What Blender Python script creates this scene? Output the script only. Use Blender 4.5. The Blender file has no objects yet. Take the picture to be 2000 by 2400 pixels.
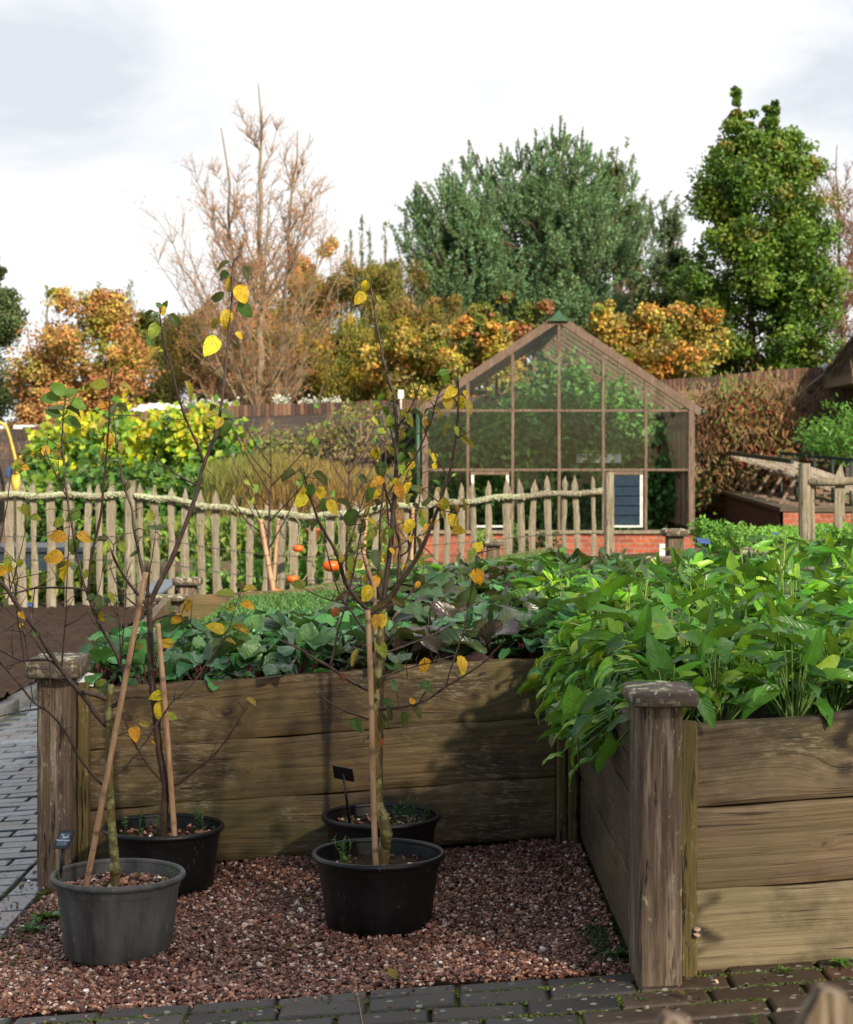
import bpy, math, random
import numpy as np
from mathutils import Vector
R = math.radians
C = bpy.context.scene
COL = C.collection
rng = np.random.default_rng(7)
random.seed(7)
F = 50/24*2000.0      # focal length in photo pixels (2000 px wide)
EYE = 1.2

# ---------------------------------------------------------------- camera, sky, sun, exposure
cd = bpy.data.cameras.new('camera'); cam = bpy.data.objects.new('camera', cd); COL.objects.link(cam)
cam.location = (0, 0, EYE); cam.rotation_euler = (R(90), 0, 0)
cd.sensor_fit = 'HORIZONTAL'; cd.sensor_width = 24; cd.lens = 50; cd.shift_y = -0.05
cd.clip_start = 0.05; cd.clip_end = 600
cd.dof.use_dof = True; cd.dof.focus_distance = 5.0; cd.dof.aperture_fstop = 7.5
C.camera = cam
SUN_DIR = Vector((0.50, -0.80, 0.55)).normalized()     # towards the sun: behind the camera, to the right
sl = bpy.data.lights.new('sun', 'SUN'); so = bpy.data.objects.new('sun', sl); COL.objects.link(so)
sl.energy = 4.9; sl.angle = R(2.2); sl.color = (1.0, 0.87, 0.68)
so.rotation_euler = SUN_DIR.to_track_quat('Z', 'Y').to_euler()
C.view_settings.view_transform = 'Standard'; C.view_settings.look = 'None'
C.view_settings.gamma = 1; C.view_settings.exposure = 0.36
C.cycles.max_bounces = 8; C.cycles.transparent_max_bounces = 16; C.cycles.caustics_reflective = False; C.cycles.caustics_refractive = False
C.cycles.use_denoising = True

class NT:
    """small node-tree writer"""
    def __init__(s, tree):
        s.t = tree; s.t.nodes.clear()
    def n(s, typ, **kw):
        nd = s.t.nodes.new('ShaderNode' + typ)
        ins = {}
        for k, v in kw.items():
            if hasattr(nd, k) and k not in ('Color',): setattr(nd, k, v)
            else: ins[k] = v
        for k, v in ins.items(): s.set(nd, k, v)
        return nd
    def set(s, nd, k, v):
        k2 = k.replace('_', ' ')
        sock = None
        if k.startswith('i') and k[1:].isdigit(): sock = nd.inputs[int(k[1:])]
        else: sock = nd.inputs[k2]
        if isinstance(v, bpy.types.NodeSocket): s.t.links.new(v, sock)
        elif isinstance(v, bpy.types.Node): s.t.links.new(v.outputs[0], sock)
        else:
            if sock.type == 'RGBA' and len(v) == 3: v = (*v, 1)
            sock.default_value = v
    def noise(s, vec, scale, detail=4, rough=0.55, dist=0):
        return s.n('TexNoise', Vector=vec, Scale=scale, Detail=detail, Roughness=rough, Distortion=dist).outputs[0]
    def ramp(s, fac, stops):
        nd = s.n('ValToRGB', Fac=fac); cr = nd.color_ramp
        while len(cr.elements) > 1: cr.elements.remove(cr.elements[-1])
        for i, (p, c) in enumerate(stops):
            e = cr.elements[0] if i == 0 else cr.elements.new(p)
            e.position = p; e.color = (*c, 1) if not isinstance(c, (int, float)) else (c, c, c, 1)
        return nd.outputs[0]
    def mix(s, f, a, b, mode='MIX'):
        nd = s.n('MixRGB', blend_type=mode); s.set(nd, 'i0', f); s.set(nd, 'i1', a); s.set(nd, 'i2', b)
        return nd.outputs[0]
    def math(s, op, a, b=0.0, c=None, clamp=False):
        nd = s.n('Math', operation=op, use_clamp=clamp); s.set(nd, 'i0', a); s.set(nd, 'i1', b)
        if c is not None: s.set(nd, 'i2', c)
        return nd.outputs[0]
    def mapping(s, vec, scale=(1, 1, 1), loc=(0, 0, 0)):
        return s.n('Mapping', Vector=vec, Scale=scale, Location=loc).outputs[0]
    def obj(s): return s.n('TexCoord').outputs['Object']
    def attr(s, name): 
        nd = s.n('Attribute'); nd.attribute_name = name; return nd

def new_mat(name):
    m = bpy.data.materials.new(name); m.use_nodes = True
    return m, NT(m.node_tree)
def finish(m, nt, color, rough=0.7, bump=None, bstr=0.3, bdist=0.01, metal=0, spec=0.5, coat=0, trans=None, tcol=None):
    b = nt.n('BsdfPrincipled', Base_Color=color, Roughness=rough, Metallic=metal, Specular_IOR_Level=spec, Coat_Weight=coat)
    if bump is not None:
        bn = nt.n('Bump', Strength=bstr, Distance=bdist, Height=bump); nt.set(b, 'Normal', bn.outputs[0])
    out = nt.n('OutputMaterial')
    if trans is not None:
        tb = nt.n('BsdfTranslucent', Color=tcol if tcol is not None else color)
        ms = nt.n('MixShader'); nt.set(ms, 'i0', trans); nt.set(ms, 'i1', b); nt.set(ms, 'i2', tb)
        nt.set(out, 'Surface', ms)
    else: nt.set(out, 'Surface', b)
    return m

# world: Nishita sky behind broken bright cloud
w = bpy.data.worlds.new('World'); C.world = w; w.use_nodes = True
nt = NT(w.node_tree)
sky = nt.n('TexSky'); sky.sky_type = 'NISHITA'; sky.sun_disc = False
sky.sun_elevation = math.asin(SUN_DIR.z); sky.sun_rotation = math.atan2(SUN_DIR.x, SUN_DIR.y)
gen = nt.n('TexCoord').outputs['Generated']
v = nt.mapping(gen, (1, 1, 2.2), (0.35, 0, 0.1))
n1 = nt.noise(v, 5.5, 6, 0.55, 0.35)
n2 = nt.noise(v, 3.1, 3, 0.5, 0.2)
sep = nt.n('SeparateXYZ', Vector=gen)
# two greyer banks of cloud: upper right and middle left
def bank(cx, cz, sx, sz):
    dx = nt.math('MULTIPLY', nt.math('SUBTRACT', sx_, cx), 1/sx); dz = nt.math('MULTIPLY', nt.math('SUBTRACT', sz_, cz), 1/sz)
    r2 = nt.math('ADD', nt.math('MULTIPLY', dx, dx), nt.math('MULTIPLY', dz, dz))
    return nt.math('SUBTRACT', 1.0, r2, clamp=True)
wx = nt.math('MULTIPLY', nt.math('SUBTRACT', nt.noise(gen, 9, 4), .5), .16); wz = nt.math('MULTIPLY', nt.math('SUBTRACT', nt.noise(nt.mapping(gen, (1, 1, 1), (5, 5, 5)), 11, 4), .5), .12)
sx_, sz_ = nt.math('ADD', sep.outputs[0], wx), nt.math('ADD', sep.outputs[2], wz)
bk = nt.math('ADD', bank(-.20, .18, .13, .10), bank(.20, .24, .13, .07), clamp=True)
bk = nt.math('ADD', bk, nt.math('MULTIPLY', bank(-.14, .10, .12, .05), .6), clamp=True)
bk = nt.math('ADD', bk, nt.math('MULTIPLY', bank(.045, .23, .06, .05), .6), clamp=True)
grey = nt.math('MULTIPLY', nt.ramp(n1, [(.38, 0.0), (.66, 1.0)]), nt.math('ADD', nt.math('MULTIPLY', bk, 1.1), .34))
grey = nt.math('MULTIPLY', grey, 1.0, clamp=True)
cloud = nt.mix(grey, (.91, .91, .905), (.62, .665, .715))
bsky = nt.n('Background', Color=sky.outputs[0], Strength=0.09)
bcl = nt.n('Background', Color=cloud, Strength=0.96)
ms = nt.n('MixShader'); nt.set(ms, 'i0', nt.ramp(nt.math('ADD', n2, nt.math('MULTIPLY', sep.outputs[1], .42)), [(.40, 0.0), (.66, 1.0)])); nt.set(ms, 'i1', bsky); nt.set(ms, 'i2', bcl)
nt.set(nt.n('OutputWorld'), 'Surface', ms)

def P(px, py, D):
    return np.array([(px-1000)/F*D, D, EYE-(py-1100)/F*D])
SL = 0.072
def gz(x, y=5.0):
    """height of the ground: rises gently to the right"""
    x = np.asarray(x, float); y = np.asarray(y, float)
    z = -.056 + SL*np.clip(x, -6, 7)
    z = z - .22*np.clip((y-19)/6, 0, 1)*np.clip((x+1)/2, 0, 1) + .02*np.clip((y-34), 0, 30)*0
    return z

# ---------------------------------------------------------------- mesh buffer
class MB:
    def __init__(s): s.v = []; s.f = {}; s.n = 0; s.c = []; s.l = []; s.m = []
    def add(s, v, f, col=(.5, .5, .5), luv=None, mi=0):
        v = np.asarray(v, np.float32).reshape(-1, 3); k = len(v)
        f = [f] if isinstance(f, np.ndarray) else f
        if len(f) and not isinstance(f[0], np.ndarray):
            g = {}
            for q in f: g.setdefault(len(q), []).append(q)
            f = [np.array(q, np.int64) for q in g.values()]
        for q in f:
            s.f.setdefault((q.shape[1], mi), []).append(q + s.n)
        c = np.asarray(col, np.float32)
        s.c.append(np.broadcast_to(c, (k, 3)) if c.ndim == 1 else c)
        s.l.append(np.zeros((k, 3), np.float32) if luv is None else np.broadcast_to(np.asarray(luv, np.float32), (k, 3)))
        s.v.append(v); s.n += k
    def box(s, x0, x1, y0, y1, z0, z1, slope=0.0, col=(.5, .5, .5), rot=None, mi=0):
        X = [x0, x1, x1, x0]*2; Y = [y0, y0, y1, y1]*2; Z = [z0]*4+[z1]*4
        v = np.array([X, Y, Z], float).T; v[:, 2] += slope*v[:, 0]
        if rot is not None: v = v @ np.array(rot).T
        s.add(v, np.array([[0, 3, 2, 1], [4, 5, 6, 7], [0, 1, 5, 4], [1, 2, 6, 5], [2, 3, 7, 6], [3, 0, 4, 7]]), col, mi=mi)
    def beam(s, a, b, w, h, up=(0, 0, 1), col=(.5, .5, .5), mi=0):
        a = np.array(a, float); b = np.array(b, float); d = b-a; d /= np.linalg.norm(d)
        sd = np.cross(d, up); sd /= np.linalg.norm(sd); u = np.cross(sd, d)
        v = []
        for p in (a, b):
            for i, j in ((-1, -1), (1, -1), (1, 1), (-1, 1)): v.append(p + sd*w/2*i + u*h/2*j)
        s.add(v, np.array([[3, 2, 1, 0], [4, 5, 6, 7], [0, 1, 5, 4], [1, 2, 6, 5], [2, 3, 7, 6], [3, 0, 4, 7]]), col, mi=mi)
    def tube(s, pts, rad, sides=8, col=(.5, .5, .5), cap=True):
        pts = np.asarray(pts, float); n = len(pts); rad = np.broadcast_to(np.asarray(rad, float), (n,))
        t = np.gradient(pts, axis=0); t /= np.linalg.norm(t, axis=1)[:, None]+1e-9
        ref = np.array([0.0, 1, 0.13]) if abs(t[0][1]) < .8 else np.array([1.0, 0, 0.1])
        a = np.cross(t, ref); a /= np.linalg.norm(a, axis=1)[:, None]; b = np.cross(t, a)
        th = np.arange(sides)/sides*2*np.pi
        v = pts[:, None] + rad[:, None, None]*(np.cos(th)[None, :, None]*a[:, None]+np.sin(th)[None, :, None]*b[:, None])
        i = np.arange(n-1)[:, None]*sides; j = np.arange(sides)[None]; j2 = (j+1) % sides
        f = np.stack([i+j, i+j2, i+sides+j2, i+sides+j], -1).reshape(-1, 4)
        luv = np.zeros((n*sides, 3)); ln = np.r_[0, np.cumsum(np.linalg.norm(np.diff(pts, axis=0), axis=1))]
        luv[:, 0] = np.repeat(ln, sides)
        fs = [f]
        if cap:
            fs += [np.arange(sides)[::-1][None], (np.arange(sides)+(n-1)*sides)[None]]
        s.add(v.reshape(-1, 3), fs, col if np.ndim(col) == 1 else np.repeat(col, sides, 0), luv)
    def sticks(s, A, B, ra, rb, sides=3, col=(.5, .5, .5)):
        A = np.asarray(A, float); B = np.asarray(B, float); n = len(A)
        if n == 0: return
        ra = np.broadcast_to(np.asarray(ra, float), (n,)); rb = np.broadcast_to(np.asarray(rb, float), (n,))
        t = B-A; t /= np.linalg.norm(t, axis=1)[:, None]+1e-9
        ref = np.where(np.abs(t[:, 1:2]) < .8, [[0, 1.0, 0]], [[1.0, 0, 0]])
        a = np.cross(t, ref); a /= np.linalg.norm(a, axis=1)[:, None]+1e-9; b = np.cross(t, a)
        th = np.arange(sides)/sides*2*np.pi
        ring = np.cos(th)[None, :, None]*a[:, None]+np.sin(th)[None, :, None]*b[:, None]
        v = np.concatenate([A[:, None]+ring*ra[:, None, None], B[:, None]+ring*rb[:, None, None]], 1).reshape(-1, 3)
        o = np.arange(n)[:, None, None]*2*sides; j = np.arange(sides); j2 = (j+1) % sides
        f = (o+np.stack([j, j2, sides+j2, sides+j], -1)[None]).reshape(-1, 4)
        c = np.asarray(col, float); c = c if c.ndim == 1 else np.repeat(c, 2*sides, 0)
        s.add(v, f, c)
    def quads(s, cen, d, nrm, L, W, col, fold=0.25):
        """small leaf shaped faces, folded along the midrib"""
        n = len(cen); d = d/(np.linalg.norm(d, axis=1)[:, None]+1e-9)
        sd = np.cross(d, nrm); sd /= np.linalg.norm(sd, axis=1)[:, None]+1e-9; u = np.cross(sd, d)
        L = np.broadcast_to(L, (n,))[:, None]; W = np.broadcast_to(W, (n,))[:, None]
        v = np.stack([cen-d*L/2, cen+sd*W/2+u*W*fold, cen+d*L/2, cen-sd*W/2+u*W*fold], 1).reshape(-1, 3)
        o = np.arange(n)[:, None]*4
        f = np.concatenate([o+np.array([[0, 1, 2]]), o+np.array([[0, 2, 3]])])
        c = np.asarray(col, float); c = c if c.ndim == 1 else np.repeat(c, 4, 0)
        s.add(v, f, c)
    def build(s, name, mat, parent=None, smooth=True):
        me = bpy.data.meshes.new(name)
        v = np.concatenate(s.v).astype(np.float32)
        me.vertices.add(len(v)); me.vertices.foreach_set('co', v.ravel())
        li, st, mi, p = [], [], [], 0
        for (k, m), fl in s.f.items():
            q = np.concatenate(fl); li.append(q.ravel()); st.append(p+np.arange(len(q))*k); p += q.size; mi.append(np.full(len(q), m, np.int32))
        li = np.concatenate(li).astype(np.int32); st = np.concatenate(st).astype(np.int32)
        me.loops.add(len(li)); me.loops.foreach_set('vertex_index', li)
        me.polygons.add(len(st)); me.polygons.foreach_set('loop_start', st)
        me.polygons.foreach_set('material_index', np.concatenate(mi))
        me.update(calc_edges=True); me.validate()
        me.polygons.foreach_set('use_smooth', np.full(len(me.polygons), smooth))
        a = me.attributes.new('col', 'FLOAT_COLOR', 'POINT'); c = np.ones((len(v), 4), np.float32); c[:, :3] = np.concatenate(s.c)
        a.data.foreach_set('color', c.ravel())
        a = me.attributes.new('luv', 'FLOAT_VECTOR', 'POINT'); a.data.foreach_set('vector', np.concatenate(s.l).astype(np.float32).ravel())
        for m in (mat if isinstance(mat, (list, tuple)) else [mat]): me.materials.append(m)
        o = bpy.data.objects.new(name, me); COL.objects.link(o)
        if parent is not None: o.parent = parent
        return o

def tag(o, label, cat, group=None):
    o['label'] = label; o['category'] = cat
    if group: o['group'] = group
    return o
def struct(o, kind='structure', label=None, cat=None):
    o['kind'] = kind
    if label: tag(o, label, cat)
    return o
def empty(name, loc, label, cat, group=None):
    o = bpy.data.objects.new(name, None); COL.objects.link(o); o.location = loc; o.empty_display_size = .1
    return tag(o, label, cat, group)
def attach(ch, par):
    """parent without moving"""
    ch.parent = par; ch.location = Vector(ch.location)-Vector(par.location)
    return ch

def jit(col, n, amt=.15, r=rng):
    c = np.asarray(col, float); k = 1+amt*r.standard_normal((n, 1)); h = 1+amt*.4*r.standard_normal((n, 3))
    return np.clip(c*k*h, .004, 1)
def rand_dir(n, r=rng):
    d = r.standard_normal((n, 3)); return d/np.linalg.norm(d, axis=1)[:, None]

# ---------------------------------------------------------------- leaf blades (grids), all leaves of a batch at once
def blades(mb, base, d, nrm, L, W, rows, hw, back=None, nu=5, droop=0.6, fold=0.25, ruf=0.0, rufk=6, col=(.1, .2, .04), mott=0.0, r=rng):
    base = np.asarray(base, float); N = len(base)
    d = d/np.linalg.norm(d, axis=1)[:, None]; sd = np.cross(d, nrm); sd /= np.linalg.norm(sd, axis=1)[:, None]+1e-9; u = np.cross(sd, d)
    vv = np.array(rows, float); M = len(vv); us = np.linspace(-1, 1, nu)
    bc = lambda a: np.broadcast_to(np.asarray(a, float), (N,))
    L, W, droop, fold = bc(L), bc(W), bc(droop), bc(fold); hw = np.array(hw, float); back = np.zeros(M) if back is None else np.array(back, float)
    V = vv[None, :, None]+back[None, :, None]*np.abs(us)[None, None, :]**1.5      # (1,M,nu)
    V = np.broadcast_to(V, (N, M, nu)); U = np.broadcast_to(us[None, None, :], (N, M, nu))
    dr = droop[:, None, None]+1e-4
    ang = dr*V
    along = np.sin(ang)/dr*L[:, None, None]; drop = -(1-np.cos(ang))/dr*L[:, None, None]
    half = hw[None, :, None]*W[:, None, None]/2
    side = U*half*np.cos(fold)[:, None, None]
    lift = np.abs(U)*half*np.sin(fold)[:, None, None]
    ph = r.uniform(0, 6.28, (N, 1, 1)); kk = rufk*(1+.3*r.standard_normal((N, 1, 1)))
    lift = lift+ruf*W[:, None, None]*np.sin(kk*V*2+ph+np.sign(U)*1.3)*np.abs(U)**1.5
    if ruf > 0: lift = lift+.35*ruf*W[:, None, None]*r.standard_normal((N, M, nu))*(np.abs(U) > .2)
    ca, sa = np.cos(ang), np.sin(ang)
    ux = u[:, None, None, :]*ca[..., None]+d[:, None, None, :]*sa[..., None]
    p = base[:, None, None]+d[:, None, None]*along[..., None]+u[:, None, None]*drop[..., None]+sd[:, None, None]*side[..., None]+ux*lift[..., None]
    o = np.arange(N)[:, None, None]*(M*nu); i = np.arange(M-1)[None, :, None]*nu; j = np.arange(nu-1)[None, None]
    f = np.stack([o+i+j, o+i+j+1, o+i+nu+j+1, o+i+nu+j], -1).reshape(-1, 4)
    c = np.asarray(col, float); c = np.broadcast_to(c, (N, 3)); c = np.repeat(c, M*nu, 0)
    luv = np.stack([U, np.broadcast_to(vv[None, :, None], (N, M, nu)), np.broadcast_to(bc(mott)[:, None, None], (N, M, nu))], -1).reshape(-1, 3)
    mb.add(p.reshape(-1, 3), f, c, luv)

# ---------------------------------------------------------------- materials
def leaf_mat(name, rough=.45, trans=.3, spots=False, vein=None, veincol=(.3, .02, .06), spec=.5, noise_amt=.35, bump=0.0):
    m, nt = new_mat(name); ob = nt.obj(); at = nt.attr('col').outputs['Color']; lv = nt.n('SeparateXYZ', Vector=nt.attr('luv').outputs['Vector'])
    n = nt.noise(ob, 38, 3); c = nt.mix(noise_amt, at, nt.mix(1.0, at, nt.ramp(n, [(.3, (.35, .42, .4)), (.7, (1.6, 1.5, 1.2))]), 'MULTIPLY'))
    au = nt.math('ABSOLUTE', lv.outputs[0])
    h = None
    if vein is not None:
        # midrib and forward-slanting side veins, drawn from the blade's own u,v
        w1 = nt.math('SINE', nt.math('MULTIPLY', nt.math('SUBTRACT', nt.math('MULTIPLY', lv.outputs[1], 1.0), nt.math('MULTIPLY', au, .33)), 42.0))
        vm = nt.math('MAXIMUM', nt.math('LESS_THAN', au, .07), nt.math('MULTIPLY', nt.math('GREATER_THAN', w1, .86), nt.math('LESS_THAN', au, .82)))
        c = nt.mix(nt.math('MULTIPLY', vm, vein), c, veincol)
        h = nt.math('SUBTRACT', nt.math('MULTIPLY', w1, -.5), nt.math('MULTIPLY', n, .8))
    if spots:
        sn = nt.noise(ob, 210, 3, .6); big = nt.noise(ob, 60, 2)
        sp = nt.math('MULTIPLY', nt.ramp(sn, [(.53, 0.0), (.60, 1.0)]), lv.outputs[2])
        c = nt.mix(nt.math('MULTIPLY', sp, .85), c, (.10, .045, .012))
        c = nt.mix(nt.math('MULTIPLY', nt.ramp(big, [(.50, 0.0), (.66, 1.0)]), nt.math('MULTIPLY', lv.outputs[2], .55)), c, (.22, .26, .03))
    rr = nt.ramp(nt.noise(ob, 60, 2), [(.3, rough*.75), (.7, min(1, rough*1.3))])
    return finish(m, nt, c, rr, bump=h, bstr=bump, bdist=.004, trans=trans, tcol=nt.mix(.25, c, (.5, .6, .05)), spec=spec)

M = {}
M['apple_leaf'] = leaf_mat('apple_leaf', .5, .35, spots=True, vein=.25, veincol=(.30, .22, .05), bump=.3)
M['beet_leaf'] = leaf_mat('beet_leaf', .30, .2, vein=.28, veincol=(.20, .12, .05), bump=.28)
M['spinach_leaf'] = leaf_mat('spinach_leaf', .33, .3, vein=.16, veincol=(.22, .34, .06), bump=.22)
M['far_leaf'] = leaf_mat('far_leaf', .5, .3, noise_amt=.2)
M['dull_leaf'] = leaf_mat('dull_leaf', .8, .25, noise_amt=.2, spec=.2)

def bark_mat(name, c1, c2, c3=None, sc=60, rough=.7, amt=.5, spec=.4):
    m, nt = new_mat(name); ob = nt.obj()
    n = nt.noise(nt.mapping(ob, (1, 1, .35)), sc, 5, .6); c = nt.ramp(n, [(.3, c1), (.68, c2)])
    if c3 is not None:
        l = nt.noise(ob, sc*.6, 4, .65); c = nt.mix(nt.ramp(l, [(.5, 0.0), (.58, amt)]), c, c3)
    c = nt.mix(.6, c, nt.attr('col').outputs['Color'], 'MULTIPLY') if False else c
    return finish(m, nt, c, rough, bump=n, bstr=.5, bdist=.003, spec=spec)
M['twig'] = bark_mat('twig_bark', (.030, .016, .012), (.085, .045, .032), (.14, .12, .07), 80, .45, .25)
M['bark_lichen'] = bark_mat('lichen_bark', (.09, .065, .02), (.19, .14, .045), (.34, .34, .13), 55, .6, .8)
M['bark_grey'] = bark_mat('grey_bark', (.16, .125, .085), (.33, .27, .19), (.30, .31, .20), 9, .85, .5)
M['bark_dark'] = bark_mat('dark_bark', (.05, .035, .025), (.13, .09, .06), None, 9, .9)

def colmat(name, rough=.8, spec=.3, namt=.25, nsc=20, bstr=.0, bsc=30):
    m, nt = new_mat(name); ob = nt.obj(); at = nt.attr('col').outputs['Color']
    c = nt.mix(namt, at, nt.mix(1.0, at, nt.ramp(nt.noise(ob, nsc, 4), [(.3, (.4, .4, .4)), (.7, (1.7, 1.7, 1.7))]), 'MULTIPLY'))
    return finish(m, nt, c, rough, bump=nt.noise(ob, bsc, 4) if bstr else None, bstr=bstr, bdist=.004, spec=spec)
M['twigcol'] = colmat('fine_twigs', .85)
M['pebble'] = colmat('pebble', .42, .5, .35, 90, .3, 200)
M['painted'] = colmat('painted', .5, .4, .15, 12)
M['matte'] = colmat('matte', .85, .3, .3, 14, .3)

# weathered sawn timber: 'luv' carries (along, grain, knot/stain)
def plank_mat(name, ca, cb, cc, green=(.10, .095, .03), pale=(.33, .27, .17), gamt=.6, rough=.62, pamt=.6):
    m, nt = new_mat(name); lv = nt.n('SeparateXYZ', Vector=nt.attr('luv').outputs['Vector']); ob = nt.obj()
    gv = nt.n('CombineXYZ', X=nt.math('MULTIPLY', lv.outputs[0], 2.2), Y=nt.math('MULTIPLY', lv.outputs[1], 88.0), Z=0.0).outputs[0]
    g = nt.noise(gv, 1.0, 3, .6); gv2 = nt.n('CombineXYZ', X=nt.math('MULTIPLY', lv.outputs[0], 5.0), Y=nt.math('MULTIPLY', lv.outputs[1], 260.0), Z=3.0).outputs[0]
    g2 = nt.noise(gv2, 1.0, 3, .6)
    ring = nt.ramp(g, [(.32, .12), (.47, .5), (.62, .9)])
    c = nt.mix(ring, ca, cb); c = nt.mix(nt.math('MULTIPLY', g2, .55), c, cc)
    big = nt.noise(nt.mapping(ob, (1, 1, 1.8)), 2.3, 5, .6)
    c = nt.mix(nt.math('MULTIPLY', nt.ramp(big, [(.46, 0.0), (.62, 1.0)]), gamt), c, green)
    gv3 = nt.n('CombineXYZ', X=nt.math('MULTIPLY', lv.outputs[0], 3.0), Y=nt.math('MULTIPLY', lv.outputs[1], 120.0), Z=7.0).outputs[0]; crk = nt.ramp(nt.noise(gv3, 1.0, 2, .5), [(.30, 1.0), (.36, 0.0)])
    c = nt.mix(nt.math('MULTIPLY', crk, .8), c, (.018, .012, .008))
    dk = nt.noise(nt.mapping(ob, (1, 1, 1.4), (3, 1, 7)), 3.1, 6, .65)
    c = nt.mix(nt.math('MULTIPLY', nt.ramp(dk, [(.50, 0.0), (.66, .85)]), .85), c, (.028, .02, .013))
    lc = nt.noise(nt.mapping(ob, (26, 26, 130), (5, 2, 3)), 1.0, 4, .7); lz = nt.noise(nt.mapping(ob, (1, 1, 1), (9, 2, 3)), 3.0, 3)
    c = nt.mix(nt.math('MULTIPLY', nt.math('MULTIPLY', nt.ramp(lc, [(.52, 0.0), (.6, 1.0)]), nt.ramp(lz, [(.48, 0.0), (.6, 1.0)])), pamt), c, pale)
    c = nt.mix(nt.math('MULTIPLY', lv.outputs[2], 1.0, clamp=True), c, (.022, .014, .009))
    h = nt.math('SUBTRACT', nt.math('ADD', nt.math('MULTIPLY', ring, .6), nt.math('ADD', g2, nt.math('MULTIPLY', lc, .4))), crk)
    return finish(m, nt, c, nt.ramp(big, [(.3, rough*.8), (.7, min(1, rough*1.25))]), bump=h, bstr=.45, bdist=.004, spec=.4)
M['plank'] = plank_mat('weathered_plank', (.072, .042, .017), (.25, .165, .070), (.12, .078, .035))
M['plank_light'] = plank_mat('brown_plank', (.085, .052, .027), (.30, .205, .115), (.15, .105, .06), pamt=.7, gamt=.45)
M['plank_pale'] = plank_mat('pale_plank', (.17, .125, .065), (.37, .29, .165), (.23, .18, .10), green=(.15, .125, .04), pale=(.45, .39, .25), pamt=1.0, gamt=.5)
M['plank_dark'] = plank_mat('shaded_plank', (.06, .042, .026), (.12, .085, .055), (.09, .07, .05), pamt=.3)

def post_mat(name, c1, c2, pale, lich=.5):
    """rough oak post, grain running up"""
    m, nt = new_mat(name); ob = nt.obj()
    g = nt.noise(nt.mapping(ob, (150, 150, 7)), 1.0, 4, .65); g2 = nt.noise(nt.mapping(ob, (45, 45, 3)), 1.0, 4, .6)
    c = nt.mix(nt.ramp(g, [(.3, 0.0), (.7, 1.0)]), c1, c2)
    c = nt.mix(nt.ramp(g2, [(.54, 0.0), (.64, .6)]), c, pale)
    cr = nt.noise(nt.mapping(ob, (60, 60, 6), (4, 4, 1)), 1.0, 3, .6)
    c = nt.mix(nt.ramp(cr, [(.60, 0.0), (.65, .9)]), c, (.016, .011, .008))
    li = nt.noise(nt.mapping(ob, (1, 1, .5)), 75, 3, .6); l2 = nt.noise(ob, 7, 2)
    c = nt.mix(nt.math('MULTIPLY', nt.math('MULTIPLY', nt.ramp(li, [(.60, 0.0), (.64, 1.0)]), nt.ramp(l2, [(.42, 0.0), (.6, 1.0)])), lich), c, (.55, .50, .30))
    al = nt.noise(ob, 5, 4); c = nt.mix(nt.ramp(al, [(.54, 0.0), (.72, .55)]), c, (.12, .105, .04))
    return finish(m, nt, c, .8, bump=nt.math('SUBTRACT', nt.math('ADD', g, g2), nt.math('MULTIPLY', cr, 1.5)), bstr=.6, bdist=.006, spec=.3)
M['post'] = post_mat('oak_post', (.060, .040, .028), (.20, .14, .098), (.42, .33, .25))
M['batten'] = post_mat('green_batten', (.10, .075, .026), (.19, .145, .055), (.24, .19, .09), .25)
M['picket'] = post_mat('chestnut_picket', (.16, .135, .095), (.34, .295, .21), (.48, .43, .33), .5)
M['silver_wood'] = post_mat('silvered_timber', (.28, .23, .18), (.46, .40, .33), (.56, .50, .42), 0)
M['greywood'] = post_mat('greyed_timber', (.12, .075, .055), (.24, .165, .125), (.34, .27, .22), .1)

def cap_mat():
    m, nt = new_mat('post_cap'); ob = nt.obj(); geo = nt.n('NewGeometry')
    g = nt.noise(nt.mapping(ob, (5, 90, 120)), 1.0, 4, .65); c = nt.ramp(g, [(.3, (.045, .032, .024)), (.7, (.17, .125, .09))])
    n = nt.noise(ob, 30, 4, .6); up = nt.n('SeparateXYZ', Vector=geo.outputs['Normal']).outputs[2]
    f = nt.math('MULTIPLY', nt.ramp(n, [(.52, 0.0), (.57, 1.0)]), nt.math('ADD', nt.math('MULTIPLY', up, .55), .4), clamp=True)
    c = nt.mix(f, c, nt.ramp(nt.noise(ob, 120, 2), [(.3, (.42, .42, .24)), (.7, (.70, .68, .42))]))
    return finish(m, nt, c, .8, bump=nt.math('ADD', g, f), bstr=.6, bdist=.005)
M['cap'] = cap_mat()

def brick_mat(name, axis, c1, c2, mortar, bw=.225, bh=.075, patch=(.3, .2, .12), pa=.4, rough=.9, msize=.008, patch2=None):
    m, nt = new_mat(name); s = nt.n('SeparateXYZ', Vector=nt.obj())
    vec = nt.n('CombineXYZ', X=s.outputs[0 if axis == 'x' else 1], Y=s.outputs[2], Z=0.0).outputs[0]
    b = nt.n('TexBrick', Vector=vec, Color1=c1, Color2=c2, Mortar=mortar, Scale=1.0, Mortar_Size=msize, Bias=0.0, Brick_Width=bw, Row_Height=bh); b.offset = .5
    c = nt.mix(nt.ramp(nt.noise(nt.obj(), 1.6, 5, .65), [(.42, 0.0), (.62, pa)]), b.outputs[0], patch)
    if patch2: c = nt.mix(nt.ramp(nt.noise(nt.mapping(nt.obj(), (1, 1, 1), (8, 3, 2)), 3.6, 5, .65), [(.55, 0.0), (.64, .8)]), c, patch2)
    c = nt.mix(.45, c, nt.mix(1.0, c, nt.ramp(nt.noise(nt.obj(), 22, 3), [(.3, (.35, .35, .35)), (.7, (1.6, 1.6, 1.6))]), 'MULTIPLY'))
    return finish(m, nt, c, rough, bump=b.outputs[1], bstr=-.5, bdist=.01)
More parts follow.
